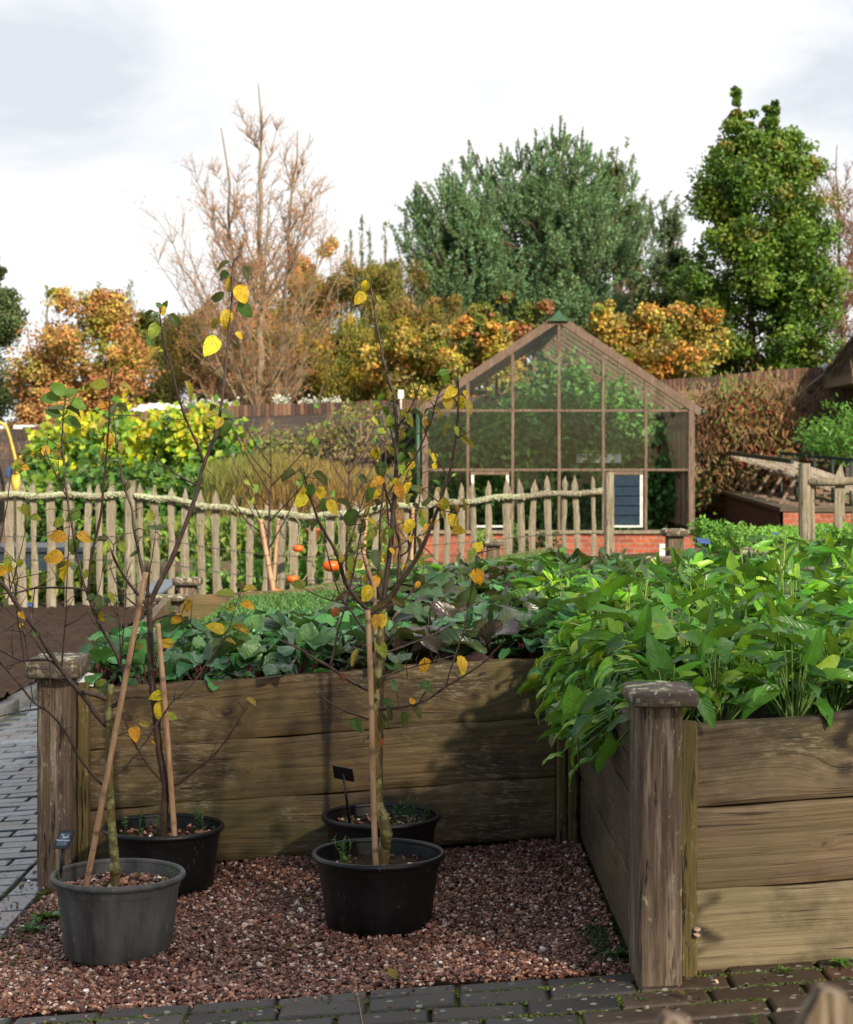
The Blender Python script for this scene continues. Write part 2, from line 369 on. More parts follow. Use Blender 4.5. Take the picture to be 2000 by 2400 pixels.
M['brick_orange'] = brick_mat('orange_brick', 'x', (.50, .125, .055), (.28, .065, .038), (.30, .21, .16), patch=(.22, .09, .06), pa=.5)
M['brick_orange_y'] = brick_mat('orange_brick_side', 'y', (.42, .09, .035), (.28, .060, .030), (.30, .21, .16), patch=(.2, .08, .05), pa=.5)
M['brick_shade_y'] = brick_mat('shaded_side_brick', 'y', (.17, .045, .028), (.11, .035, .025), (.11, .08, .06), patch=(.08, .03, .02))  # front wall's orange brick darkened: shade of the side put into the colour
M['brick_old'] = brick_mat('old_wall_brick', 'x', (.27, .13, .065), (.13, .075, .05), (.20, .15, .10), bw=.23, bh=.08, patch=(.36, .21, .11), pa=.7, patch2=(.05, .04, .032))
M['brick_old_dark'] = brick_mat('old_wall_brick_dark', 'x', (.12, .075, .055), (.07, .055, .05), (.13, .11, .09), bw=.23, bh=.08, patch=(.05, .045, .045), pa=.8, patch2=(.22, .12, .07))

def soil_mat(name='soil', a=(.035, .021, .014), b=(.10, .062, .042)):
    m, nt = new_mat(name); ob = nt.obj(); n = nt.noise(ob, 22, 6, .7); n2 = nt.noise(ob, 3, 4)
    c = nt.mix(.3, nt.ramp(n, [(.3, a), (.7, b)]), nt.ramp(n2, [(.3, a), (.7, b)]))
    return finish(m, nt, c, .95, bump=n, bstr=1.0, bdist=.05, spec=.2)
M['soil'] = soil_mat()
M['grit'] = soil_mat('gravel_bed', (.05, .025, .018), (.16, .09, .065))
def ground_mat():
    m, nt = new_mat('ground'); ob = nt.obj(); n = nt.noise(ob, 9, 6, .7); n2 = nt.noise(ob, .35, 4)
    c = nt.mix(nt.ramp(n2, [(.40, 0.0), (.55, 1.0)]), nt.ramp(n, [(.3, (.05, .033, .022)), (.7, (.13, .09, .06))]), nt.ramp(n, [(.3, (.035, .055, .015)), (.7, (.12, .14, .04))]))
    return finish(m, nt, c, .95, bump=n, bstr=1.0, bdist=.05, spec=.2)
M['ground'] = ground_mat()

def paver_mat(name, c1, c2, rough, lich=.8, wet=.3):
    m, nt = new_mat(name); ob = nt.obj(); at = nt.attr('col').outputs['Color']
    n = nt.noise(ob, 28, 5, .65); c = nt.mix(1.0, at, nt.ramp(n, [(.25, c1), (.75, c2)]), 'MULTIPLY')
    v = nt.n('TexVoronoi', Vector=nt.n('VectorMath', operation='ADD', i0=ob, i1=nt.n('TexNoise', Vector=ob, Scale=25.0).outputs[1]).outputs[0] if False else ob, Scale=26.0, Randomness=1.0)
    vv = nt.math('ADD', v.outputs[0], nt.math('MULTIPLY', nt.noise(ob, 70, 3), .35)); msk = nt.noise(ob, 4.2, 3)
    ring = nt.math('MULTIPLY', nt.ramp(vv, [(.36, 1.0), (.40, 0.0)]), nt.ramp(msk, [(.40, 0.0), (.50, 1.0)]))
    c = nt.mix(nt.math('MULTIPLY', ring, lich), c, (.29, .30, .235))
    rr = nt.math('ADD', nt.math('MULTIPLY', n, wet), nt.math('ADD', nt.math('MULTIPLY', ring, .4), rough))
    return finish(m, nt, c, rr, bump=nt.math('ADD', n, ring), bstr=.35, bdist=.004, spec=.6)
M['edge_brick'] = paver_mat('dark_paver', (.55, .55, .55), (1.5, 1.45, 1.4), .38, .8, .35)
M['path_brick'] = paver_mat('wet_paver', (.35, .35, .35), (1.25, 1.25, 1.25), .06, .3, .5)
def moss_mat():
    m, nt = new_mat('moss'); ob = nt.obj(); n = nt.noise(ob, 70, 5, .7); f = nt.noise(ob, 9, 4)
    c = nt.mix(nt.ramp(f, [(.44, 0.0), (.56, 1.0)]), nt.ramp(n, [(.3, (.022, .017, .012)), (.7, (.07, .05, .035))]), nt.ramp(n, [(.3, (.035, .05, .008)), (.7, (.14, .17, .03))]))
    return finish(m, nt, c, .95, bump=n, bstr=1, bdist=.008, spec=.2)
M['moss'] = moss_mat()
def plastic(name, base, scuff, rough, amt):
    m, nt = new_mat(name); ob = nt.obj()
    n = nt.noise(nt.mapping(ob, (14, 14, 3)), 1.0, 5, .65); n2 = nt.noise(ob, 180, 2); sc = nt.noise(nt.mapping(ob, (70, 70, 9)), 1.0, 3, .6, 2.0)
    c = nt.mix(nt.math('MULTIPLY', nt.ramp(n, [(.36, 0.0), (.66, 1.0)]), amt), base, scuff)
    c = nt.mix(nt.math('MULTIPLY', nt.ramp(sc, [(.66, 0.0), (.72, 1.0)]), amt*.6), c, (.30, .29, .27))
    c = nt.mix(nt.ramp(n2, [(.68, 0.0), (.74, .35)]), c, (.2, .16, .13))
    return finish(m, nt, c, nt.ramp(n, [(.3, rough), (.7, rough+.25)]), bump=n2, bstr=.05, bdist=.002, spec=.45)
M['pot_black'] = plastic('black_plastic', (.005, .005, .006), (.011, .011, .012), .34, .6)
M['pot_grey'] = plastic('scuffed_plastic', (.045, .046, .046), (.15, .148, .14), .5, .95)
def bamboo():
    m, nt = new_mat('cane'); lv = nt.n('SeparateXYZ', Vector=nt.attr('luv').outputs['Vector']); ob = nt.obj()
    n = nt.noise(nt.mapping(ob, (60, 60, 8)), 1.0, 3); c = nt.ramp(n, [(.3, (.36, .19, .095)), (.7, (.62, .40, .235))])
    c = nt.mix(nt.ramp(nt.noise(ob, 90, 3), [(.62, 0.0), (.72, .6)]), c, (.16, .08, .04))
    c = nt.mix(lv.outputs[2], c, (.08, .045, .025))
    return finish(m, nt, c, .5, bump=n, bstr=.2, bdist=.002)
M['cane'] = bamboo()
def lichen_mat():
    m, nt = new_mat('lichen'); n = nt.noise(nt.obj(), 45, 4, .7)
    return finish(m, nt, nt.ramp(n, [(.35, (.26, .28, .17)), (.62, (.62, .66, .46))]), .95, bump=n, bstr=1, bdist=.01, spec=.1)
M['lichen'] = lichen_mat()
def glass_mat(name, dirt_haze=.16, lo=.35, hi=.65, tint=(.30, .38, .30)):
    m, nt = new_mat(name); ob = nt.obj()
    n = nt.noise(nt.mapping(ob, (1, 1, 1)), 1.3, 5, .6); st = nt.noise(nt.mapping(ob, (9, 9, .8)), 1.0, 3)
    tr = nt.n('BsdfTransparent', Color=(.90, .94, .91)); gl = nt.n('BsdfGlossy', Color=(1, 1, 1), Roughness=.02)
    df = nt.n('BsdfDiffuse', Color=tint)  # green film of dirt, also standing in for reflections hazing the panes
    fr = nt.n('Fresnel', IOR=1.5)
    bmp = nt.n('Bump', Strength=.12, Distance=.02, Height=nt.noise(ob, 2.5, 2)); nt.set(gl, 'Normal', bmp.outputs[0]); 
    m1 = nt.n('MixShader'); nt.set(m1, 'i0', nt.math('MULTIPLY', nt.ramp(nt.math('ADD', nt.math('MULTIPLY', n, .7), nt.math('MULTIPLY', st, .3)), [(lo, .03), (hi, 1.0)]), dirt_haze)); nt.set(m1, 'i1', tr); nt.set(m1, 'i2', df)
    m2 = nt.n('MixShader'); nt.set(m2, 'i0', nt.math('MULTIPLY', fr.outputs[0], .9)); nt.set(m2, 'i1', m1); nt.set(m2, 'i2', gl)
    nt.set(nt.n('OutputMaterial'), 'Surface', m2); return m
M['glass'] = glass_mat('greenhouse_glass', .022, .45, .68)
M['glass_side'] = glass_mat('clear_glass', .02)
def simple(name, c, rough=.6, **k):
    m, nt = new_mat(name); n = nt.noise(nt.obj(), 14, 4); c2 = tuple(min(1, q*1.35) for q in c); c1 = tuple(q*.7 for q in c)
    return finish(m, nt, nt.ramp(n, [(.3, c1), (.7, c2)]), rough, **k)
M['white'] = simple('white_paint', (.72, .72, .68), .5)
M['green_metal'] = simple('green_metal', (.035, .10, .055), .45)
M['dark_metal'] = simple('dark_green_rail', (.02, .035, .03), .5)
M['louvre'] = simple('blue_black_louvre', (.012, .028, .045), .15)
M['pumpkin'] = simple('pumpkin', (.72, .13, .012), .4)
M['terracotta'] = simple('terracotta', (.42, .13, .06), .85)
M['label_black'] = simple('label_black', (.012, .013, .017), .35)
M['label_face'] = simple('label_face', (.075, .105, .15), .3)
M['label_blue'] = simple('label_blue', (.03, .07, .20), .3)
M['ink'] = simple('pale_lettering', (.62, .68, .78), .5)
M['thatch'] = post_mat('thatch', (.12, .085, .052), (.30, .22, .14), (.38, .29, .19), 0)
M['water'] = simple('tank_lid', (.035, .048, .065), .35)
M['yellow'] = simple('yellow_hose', (.66, .47, .07), .45)
M['blue'] = simple('blue_plastic', (.02, .12, .38), .4)
M['tomato'] = simple('tomato', (.55, .05, .015), .3)
M['mushroom'] = simple('mushroom', (.42, .30, .24), .6)
M['sheet'] = simple('white_sheet', (.80, .80, .78), .6)
M['tie'] = simple('garden_tie', (.12, .09, .03), .7)

# ================================================================ GROUND AND PAVING
def grid_sheet(name, xs, ys, zf, mat, kind='structure', label=None, cat=None):
    X, Y = np.meshgrid(xs, ys); Z = zf(X, Y); v = np.stack([X, Y, Z], -1).reshape(-1, 3); nx = len(xs)
    i, j = np.meshgrid(np.arange(len(ys)-1), np.arange(nx-1), indexing='ij'); a = (i*nx+j).ravel()
    mb = MB(); mb.add(v, np.stack([a, a+1, a+nx+1, a+nx], -1)); return struct(mb.build(name, mat), kind, label, cat)
xs = np.r_[np.linspace(-300, -20, 15), np.linspace(-18, 18, 73), np.linspace(20, 300, 15)]
ys = np.r_[np.linspace(-30, 0, 7), np.linspace(.5, 40, 80), np.linspace(45, 400, 30)]
grid_sheet('ground', xs, ys, lambda X, Y: gz(X, Y)-.035, M['ground'])
grid_sheet('gravel_bed_ground', np.linspace(-1.24, .5, 30), np.linspace(4.3, 5.9, 24), lambda X, Y: gz(X)-.016, M['grit'])
# moss and dirt lying in the joints between the pavers
mb = MB()
for (x0, x1, y0, y1) in ((-2.45, -1.21, 3.0, 14.5), (-1.21, 3.2, 3.0, 4.29), (-.02+.52, 3.2, 4.29, 4.32)):
    nx, ny = max(2, int((x1-x0)/.15)), max(2, int((y1-y0)/.15)); X, Y = np.meshgrid(np.linspace(x0, x1, nx), np.linspace(y0, y1, ny))
    v = np.stack([X, Y, gz(X)-.004+.003*np.sin(X*31)*np.sin(Y*27)], -1).reshape(-1, 3); i, j = np.meshgrid(np.arange(ny-1), np.arange(nx-1), indexing='ij'); a = (i*nx+j).ravel()
    mb.add(v, np.stack([a, a+1, a+nx+1, a+nx], -1))
struct(mb.build('path_joints', M['moss']))

def pavers(name, rects, mat, colf, h=.006, gap=.007):
    """individual bevelled bricks: rects = (x0,x1,y0,y1)"""
    mb = MB(); r = np.random.default_rng(5)
    for x0, x1, y0, y1 in rects:
        g = gap/2+r.uniform(-.001, .0025); x0 += g; x1 -= g; y0 += g; y1 -= g
        t = r.normal(0, .0022); tx, ty = r.normal(0, .012, 2); b = .007
        ring = lambda o, z: [(x0+o, y0+o, z), (x1-o, y0+o, z), (x1-o, y1-o, z), (x0+o, y1-o, z)]
        v = np.array(ring(0, -.03)+ring(0, h-.006)+ring(.003, h-.002)+ring(b, h))
        cx, cy = (x0+x1)/2, (y0+y1)/2; v[:, 2] += t+tx*(v[:, 0]-cx)+ty*(v[:, 1]-cy)+gz(v[:, 0])
        f = []
        for k in range(3):
            for e in range(4): f.append([k*4+e, k*4+(e+1) % 4, k*4+4+(e+1) % 4, k*4+4+e])
        f.append([12, 13, 14, 15]); mb.add(v, f, colf(r, cx, cy))
    return struct(mb.build(name, mat, smooth=False))
rc = []; r_ = np.random.default_rng(1)
y = 4.30; k = 0
while y > 3.2:                       # rows in front of the gravel and the bed
    dp = .102 if k else .075; x = -2.4+r_.uniform(0, .2)
    while x < 3.0:
        L = .215+r_.uniform(-.01, .01)
        if not (y > 4.2 and x > .46 and k == 0 and False): rc.append((x, min(x+L, 3.0), y-dp, y))
        x += L
    y -= dp; k += 1
dark = lambda r, x, y: np.array([.030, .028, .026])*(1+.3*r.standard_normal())*np.where(x > .4, [1.5, 1.05, .7], [1, 1, 1]) + (np.array([.05, .012, .01]) if r.random() < .08 else 0)
pavers('brick_pavement', rc, M['edge_brick'], lambda r, x, y: np.clip(dark(r, x, y), .006, 1))
rc = []; y = 4.31
while y < 14: rc.append((-1.335, -1.215+r_.uniform(-.01, .006), y, y+.215)); y += .217
y = 4.31; k = 0
while y < 14.2:
    x = -2.42+(.11 if k % 2 else 0)
    while x < -1.34: rc.append((x, min(x+.218, -1.338), y, y+.104)); x += .218
    y += .104; k += 1
pavers('brick_path', rc, M['path_brick'], lambda r, x, y: np.clip(np.array([.085, .105, .14])*(1+.3*r.standard_normal()), .015, 1)+(np.array([.05, .015, .005]) if r.random() < .06 else 0))  # bluish base colour stands in for sky mirrored in the wet bricks
# kerb along the soil on the far side of the path, and the dug soil itself
mb = MB()
for k in range(18):
    y0 = 5+k*.62; mb.box(-2.50+r_.normal(0, .006), -2.42, y0, y0+.60, -.30, -.165+r_.normal(0, .004), SL*0, col=(.08, .085, .09))
struct(mb.build('path_kerb', M['edge_brick']))
def soilz(X, Y):
    n = np.sin(X*9+Y*3)*.012+np.sin(X*23-Y*17)*.008+np.sin(Y*31+X*5)*.006+rng.normal(0, .012, np.shape(X))
    return -.20+.012*(Y-6)+n
grid_sheet('dug_soil', np.linspace(-9, -2.5, 90), np.linspace(5, 16.9, 150), soilz, M['soil'])

# ---------------------------------------------------------------- gravel: every stone its own little lump
def ico():
    t = (1+5**.5)/2; v = np.array([(-1, t, 0), (1, t, 0), (-1, -t, 0), (1, -t, 0), (0, -1, t), (0, 1, t), (0, -1, -t), (0, 1, -t), (t, 0, -1), (t, 0, 1), (-t, 0, -1), (-t, 0, 1)], float)
    f = np.array([(0, 11, 5), (0, 5, 1), (0, 1, 7), (0, 7, 10), (0, 10, 11), (1, 5, 9), (5, 11, 4), (11, 10, 2), (10, 7, 6), (7, 1, 8), (3, 9, 4), (3, 4, 2), (3, 2, 6), (3, 6, 8), (3, 8, 9), (4, 9, 5), (2, 4, 11), (6, 2, 10), (8, 6, 7), (9, 8, 1)])
    return v/np.linalg.norm(v[0]), f
IV, IF = ico()
def lumps(mb, pos, rad, col, flat=.7, jitter=.22, r=rng):
    n = len(pos); S = rad[:, None]*np.stack([r.uniform(.7, 1.35, n), r.uniform(.7, 1.2, n), r.uniform(.7, 1.1, n)*flat], -1)
    v = IV[None]*(1+jitter*r.standard_normal((n, 12, 1)).clip(-1.5, 1.5))*S[:, None]
    a = r.uniform(0, 6.28, n); b = r.normal(0, .5, n); ca, sa, cb, sb = np.cos(a), np.sin(a), np.cos(b), np.sin(b)
    x = v[..., 0]*cb[:, None]+v[..., 2]*sb[:, None]; z = -v[..., 0]*sb[:, None]+v[..., 2]*cb[:, None]; y = v[..., 1]
    v = np.stack([x*ca[:, None]-y*sa[:, None], x*sa[:, None]+y*ca[:, None], z], -1)+pos[:, None]
    mb.add(v.reshape(-1, 3), (np.arange(n)[:, None, None]*12+IF[None]).reshape(-1, 3), np.repeat(col, 12, 0))
def pebble_cols(n, r=rng):
    pal = np.array([(.095, .034, .022), (.15, .055, .034), (.23, .105, .068), (.34, .18, .12), (.045, .022, .018), (.50, .34, .25), (.15, .085, .065), (.68, .58, .50)])
    k = r.choice(8, n, p=[.22, .20, .20, .13, .11, .065, .045, .03]); return np.clip(1.35*pal[k]*(1+.2*r.standard_normal((n, 1))), .01, 1)
n = 52000
x = rng.uniform(-1.23, .50, n); y = rng.uniform(4.315, 5.90, n)
edge = -1.205+.03*np.sin(y*7)+rng.normal(0, .012, n); keep = (x > edge) & (y > 4.325+rng.normal(0, .006, n)+.008*np.sin(x*9)); x, y = x[keep], y[keep]
und = .006*np.sin(x*5.3+1)*np.sin(y*6.1)+.004*np.sin(x*14+y*9)
rad = rng.gamma(9, .0045/9*1.12, len(x)).clip(.0026, .010)
mb = MB(); lumps(mb, np.stack([x, y, gz(x)-.008+und+rng.uniform(0, .011, len(x))], -1), rad, pebble_cols(len(x)))
# a few strays on the bricks
n = 220; x = np.r_[rng.uniform(-1.34, -1.2, 130), rng.uniform(-1.1, .9, 90)]; y = np.r_[rng.uniform(4.35, 6.2, 130), 4.30-np.abs(rng.normal(0, .12, 90))]
lumps(mb, np.stack([x, y, gz(x)+.010], -1), rng.uniform(.003, .006, n), pebble_cols(n))
struct(mb.build('gravel', M['pebble'], smooth=False), 'stuff', 'fine reddish brown gravel spread between the brick paving and the plank bed', 'gravel')

# ================================================================ RAISED BEDS
def plank(name, mat, parent, origin, along, outward, length, h, slope=0.0, knots=(), dz=0.0, thick=.045, seed=0, res=.009, stains=()):
    """one board: origin = lower start corner of the outer face"""
    r = np.random.default_rng(seed); al = np.array(along, float); ou = np.array(outward, float); o = np.array(origin, float)
    ns = max(6, int(length/res)); nh = max(5, int(h/res)); S, T = np.meshgrid(np.linspace(0, length, ns), np.linspace(0, h, nh))
    g = T+.012*np.sin(S*2.1+seed)+.008*np.sin(S*5.3+seed*2)+.12*h*(T/h-.5)*np.sin(S*1.3+seed*1.7); kn = np.zeros_like(S)
    for (s, t, rr) in knots:
        q = ((S-s)/(rr*4.2))**2+((T-t)/(rr*1.9))**2; g = g+.055*np.exp(-q)*np.sign(1); q2 = ((S-s)/rr)**2+((T-t)/(rr*.8))**2; kn += .85*np.clip(1.25-q2, 0, 1)
    for (s, t, ws, wt) in stains:
        q = ((S-s+.03*np.sin(T*60))/ws)**2+((T-t)/wt)**2+.35*np.sin(S*70+T*40)*np.sin(T*90-S*30); kn += .9*np.clip(1.1-q, 0, 1)
    rough = .0012*np.sin(g*420)+.0018*np.sin(S*3+seed)*np.sin(T*17)
    edge = np.minimum(T, h-T); rough = rough-.005*np.exp(-edge/.004)
    top = .003*np.sin(S*7+seed)+.002*np.sin(S*19+seed*3)
    pos = o+S[..., None]*al+ou*rough[..., None]+np.array([0, 0, 1.])*(T+dz+slope*S+np.where(T > h-1e-6, top, 0))[..., None]
    luv = np.stack([S+seed*3.7, g+seed*.31, kn.clip(0, 1)], -1)
    i, j = np.meshgrid(np.arange(nh-1), np.arange(ns-1), indexing='ij'); a = (i*ns+j).ravel()
    mb = MB(); mb.add(pos.reshape(-1, 3), np.stack([a, a+1, a+ns+1, a+ns], -1), luv=luv.reshape(-1, 3))
    # top, ends, back and bottom
    back = lambda p: p-ou*thick
    tp = pos[-1]; bt = pos[0]; ln = luv[-1]
    v = np.concatenate([tp, tp+np.array([0, 0, -.001])-ou*thick]); k = np.arange(ns-1)
    l2 = np.concatenate([ln, ln+np.array([0, .05, 0])]); mb.add(v, np.stack([k, k+1, k+1+ns, k+ns], -1), luv=l2)
    v = np.concatenate([back(bt), back(tp)]); mb.add(v, np.stack([k+1, k, k+ns, k+1+ns], -1), luv=np.concatenate([luv[0], luv[-1]]))
    v = np.concatenate([bt, back(bt)]); mb.add(v, np.stack([k+1, k, k+ns, k+1+ns], -1), luv=np.concatenate([luv[0], luv[0]]))
    for c in (0, -1):
        q = np.array([pos[0, c], pos[-1, c], back(pos[-1, c]), back(pos[0, c])]); mb.add(q, np.array([[0, 1, 2, 3]] if c == 0 else [[3, 2, 1, 0]]), luv=np.tile(luv[0, c], (4, 1)))
    return mb.build(name, mat, parent)

def post(parent, x0, x1, y0, y1, z0, z1, mat='post', cap=None, seed=0, name='post', ch=.006):
    """rough-sawn post, slightly uneven; cap = (x0,x1,y0,y1,z0,z1)"""
    r = np.random.default_rng(seed); n = 14; mb = MB(); vs = []
    for k in range(n):
        z = z0+(z1-z0)*k/(n-1); j = r.normal(0, .0016, 8); c = ch+r.uniform(0, .003)
        vs += [(x0+c+j[0], y0, z), (x1-c+j[1], y0, z), (x1, y0+c+j[2], z), (x1, y1-c, z), (x1-c, y1, z), (x0+c, y1, z), (x0, y1-c+j[3], z), (x0, y0+c+j[4], z)]
    f = []
    for k in range(n-1):
        for e in range(8): f.append([k*8+e, k*8+(e+1) % 8, k*8+8+(e+1) % 8, k*8+8+e])
    f.append([(n-1)*8+e for e in range(8)]); mb.add(vs, f)
    p = mb.build(name, M[mat], parent, smooth=False)
    if cap:
        X0, X1, Y0, Y1, Z0, Z1 = cap; m2 = MB(); b = .008; nseg = 9; vs = []; f = []
        # rounded-edge slab with an uneven outline
        prof = [(0.006, Z0), (0, Z0+.006), (0, Z1-b), (b*.4, Z1-b*.3), (b*1.6, Z1)]
        def outline(off):
            pts = []
            for (ax, ay, bx, by) in ((X0, Y0, X1, Y0), (X1, Y0, X1, Y1), (X1, Y1, X0, Y1), (X0, Y1, X0, Y0)):
                for q in range(nseg): t = q/nseg; pts.append((ax+(bx-ax)*t, ay+(by-ay)*t))
            return pts
        cx, cy = (X0+X1)/2, (Y0+Y1)/2; base = np.array(outline(0)); jj = r.normal(0, .0022, (len(base), 1)); N = len(base)
        cor = np.zeros((N, 1)); cor[::nseg] = .006
        for (o, z) in prof:
            d = np.array([cx, cy])-base; sg = np.sign(d)*np.minimum(1, np.abs(d)/.03); q = base+sg*(o+cor)+sg*jj; zz = np.full(N, z)+(.002*np.sin(base[:, 0]*90)+.002*np.sin(base[:, 1]*60) if z > Z0+.01 else 0)
            vs += list(np.c_[q, zz])
        for k in range(len(prof)-1):
            for e in range(N): f.append([k*N+e, k*N+(e+1) % N, (k+1)*N+(e+1) % N, (k+1)*N+e])
        f.append([(len(prof)-1)*N+e for e in range(N)]); f.append([N-1-e for e in range(N)]); m2.add(vs, f); m2.build('cap', M['cap'], p)
    return p

TOPZ = lambda x: .553+SL*x
bed = empty('raised_bed', (0, 0, 0), 'L-shaped raised bed of thick brown planks holding the leafy greens behind the potted trees', 'raised bed')
def course(x0, x1, y, mat, top, seeds, knots, light=None, stains=((), (), ())):
    for k in range(3):
        plank('plank', M[mat if not light else light[k]], bed, (x0, y, top(x0)-.2*(3-k)+.0015-.0, ), (1, 0, 0), (0, -1, 0), x1-x0, .197, SL, knots[k], seed=seeds[k], stains=stains[k])
# wall behind the pots (top course first in the photo = k 2)
course(-1.14, .425, 5.87, 'plank', TOPZ, (11, 12, 13), ([], [(.55, .09, .006)], [(1.30, .085, .021), (1.50, .09, .006), (.16, .09, .014), (.48, .085, .014), (.52, .05, .008)]))
# wall facing the camera under the spinach
course(.647, 2.9, 4.27, 'plank_light', lambda x: .540+.072*x, (21, 22, 23), ([], [(.31, .09, .004)], [(.36, .065, .024)]), light=['plank_pale', 'plank_light', 'plank_light'], stains=((( .01, .12, .03, .09),), (), ((.36, .165, .035, .05), (.30, .19, .10, .012), (.38, .12, .02, .035))))
# shaded return wall
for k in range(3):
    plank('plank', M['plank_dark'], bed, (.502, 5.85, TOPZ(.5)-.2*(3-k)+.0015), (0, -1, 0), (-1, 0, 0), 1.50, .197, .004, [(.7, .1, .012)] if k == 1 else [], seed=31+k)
# far walls of the L
for k in range(3):
    plank('plank', M['plank'], bed, (-1.56, 10.4, TOPZ(-1.5)-.2*(3-k)), (1, 0, 0), (0, -1, 0), 2.75, .197, SL, [], seed=41+k, res=.03)
    plank('plank', M['plank'], bed, (-1.18, 6.0, TOPZ(-1.2)-.2*(3-k)), (-.08, .995, 0), (-1, 0, 0), 4.4, .197, 0, [], seed=51+k, res=.03)
    plank('plank', M['plank'], bed, (1.20, 8.5, TOPZ(1.2)-.2*(3-k)), (1, 0, 0), (0, 1, 0), 1.8, .197, SL, [], seed=61+k, res=.03)
    plank('plank', M['plank'], bed, (2.9, 4.4, TOPZ(2.9)-.2*(3-k)), (0, 1, 0), (1, 0, 0), 4.2, .197, 0, [], seed=66+k, res=.03)
    plank('plank', M['plank'], bed, (1.16, 8.5, TOPZ(1.16)-.2*(3-k)), (0, 1, 0), (1, 0, 0), 2.0, .197, 0, [], seed=71+k, res=.03)
post(bed, .498, .598, 4.15, 4.375, -.06, .652, cap=(.474, .630, 4.095, 4.325, .650, .684), seed=1)
post(bed, .602, .645, 4.225, 4.268, -.03, .598, 'batten', seed=2, name='batten')
post(bed, -1.255, -1.148, 5.72, 5.93, -.20, .530, cap=(-1.285, -1.112, 5.665, 5.92, .530, .590), seed=3)
post(bed, -1.146, -1.108, 5.815, 5.866, -.16, .50, 'batten', seed=4, name='batten')
post(bed, .427, .460, 5.81, 5.87, -.05, .50, 'batten', seed=5, name='batten')
post(bed, .463, .498, 5.80, 5.87, -.05, .50, 'batten', seed=6, name='batten')
post(bed, -1.56, -1.44, 10.25, 10.39, -.25, .44, cap=(-1.60, -1.40, 10.2, 10.45, .44, .47), seed=7)
post(bed, 1.06, 1.18, 8.36, 8.48, -.06, .74, cap=(1.03, 1.21, 8.32, 8.55, .74, .785), seed=8)
def bedsoil(X, Y): return TOPZ(X)-.085+.012*np.sin(X*11+Y*4)+rng.normal(0, .006, np.shape(X))
mb = MB()
for (x0, x1, y0, y1) in ((-1.14, .50, 5.915, 10.35), (.50, 2.86, 4.32, 8.45), (.5, 1.12, 8.45, 10.35)):
    nx, ny = int((x1-x0)/.06), int((y1-y0)/.08); X, Y = np.meshgrid(np.linspace(x0, x1, nx), np.linspace(y0, y1, ny))
    i, j = np.meshgrid(np.arange(ny-1), np.arange(nx-1), indexing='ij'); a = (i*nx+j).ravel()
    mb.add(np.stack([X, Y, bedsoil(X, Y)], -1).reshape(-1, 3), np.stack([a, a+1, a+nx+1, a+nx], -1))
mb.build('soil', M['soil'], bed)

# ================================================================ LEAFY CROPS
BEET = dict(rows=[0, .12, .3, .5, .7, .88, 1], hw=[.22, .62, .95, 1.0, .85, .5, .08], nu=7)
SPIN = dict(rows=[0, .08, .2, .4, .62, .84, 1], hw=[1.0, .84, .74, .72, .58, .30, .03], back=[-.20, -.08, 0, 0, 0, 0, 0], nu=7)
def crop_plant(name, seed, n, hgt, spread, Lr, Wr, shape, cols, stalkcol, leafmat, droop, ruf, fold, tilt=(.1, .9), label='', cat='', group='', trail=None):
    r = np.random.default_rng(seed); lm, sm = MB(), MB()
    phi = np.arange(n)*2.4+r.uniform(0, 6, n)+r.normal(0, .35, n); t = (np.arange(n)+.5)/n; t = t**.8
    rad = spread*(.15+.85*t)*r.uniform(.75, 1.2, n); z = hgt*(1-.55*t**1.4)*r.uniform(.8, 1.12, n)
    B = np.stack([np.cos(phi)*rad, np.sin(phi)*rad, z], -1)
    if trail is not None: B, phi = trail(r, n, B, phi)
    el = r.uniform(*tilt, n)*(1-.7*t); d = np.stack([np.cos(phi)*np.cos(el), np.sin(phi)*np.cos(el), np.sin(el)], -1)
    d = d/np.linalg.norm(d, axis=1)[:, None]; nm = np.array([[0, 0, 1.]])+.50*r.standard_normal((n, 3))
    L = r.uniform(*Lr, n); W = L*r.uniform(*Wr, n); pal = np.array(cols); c = jit(pal[r.integers(0, len(pal), n)], n, .22, r)
    blades(lm, B, d, nm, L, W, shape['rows'], shape['hw'], shape.get('back'), shape['nu'], r.uniform(*droop, n), fold*r.uniform(.2, 1.6, n), ruf, 7, c, r=r)
    for k in range(n):
        b = B[k]; a = np.array([r.normal(0, .008), r.normal(0, .008), 0]) if trail is None else b*[.72, .9, .8]+[.02, 0, .03]; mid = (a+b)/2+np.array([0, 0, .25*np.linalg.norm(b-a)*.5])*(1 if trail is None else .3)
        tt = np.linspace(0, 1, 5)[:, None]; pts = (1-tt)**2*a+2*tt*(1-tt)*mid+tt**2*b; sm.tube(pts, np.linspace(.0035, .0022, 5), 4, stalkcol, cap=False)
    o = lm.build(name, leafmat); sm.build('stalk', M['stalk'], o); tag(o, label, cat, group); return o
M['stalk'] = colmat('leaf_stalk', .4, .5, .2, 40)
def dup(o, loc, rz, s=1.0, label=None):
    c = o.copy(); COL.objects.link(c); c.location = loc; c.rotation_euler = (random.gauss(0, .08), random.gauss(0, .08), rz); c.scale = (s, s, s)
    if label: c['label'] = label
    for ch in o.children:
        d = ch.copy(); COL.objects.link(d); d.parent = c
    return c
bg = [(.060, .22, .070), (.050, .18, .064), (.095, .27, .078), (.034, .135, .05)]
bp = [(.050, .085, .038), (.040, .060, .038), (.075, .045, .038), (.045, .11, .04), (.035, .12, .045), (.04, .032, .035)]
GL = 'glossy green beet plant with crinkled leaves behind the plank wall, left of the purple-leaved ones'.replace('left of', 'beside')
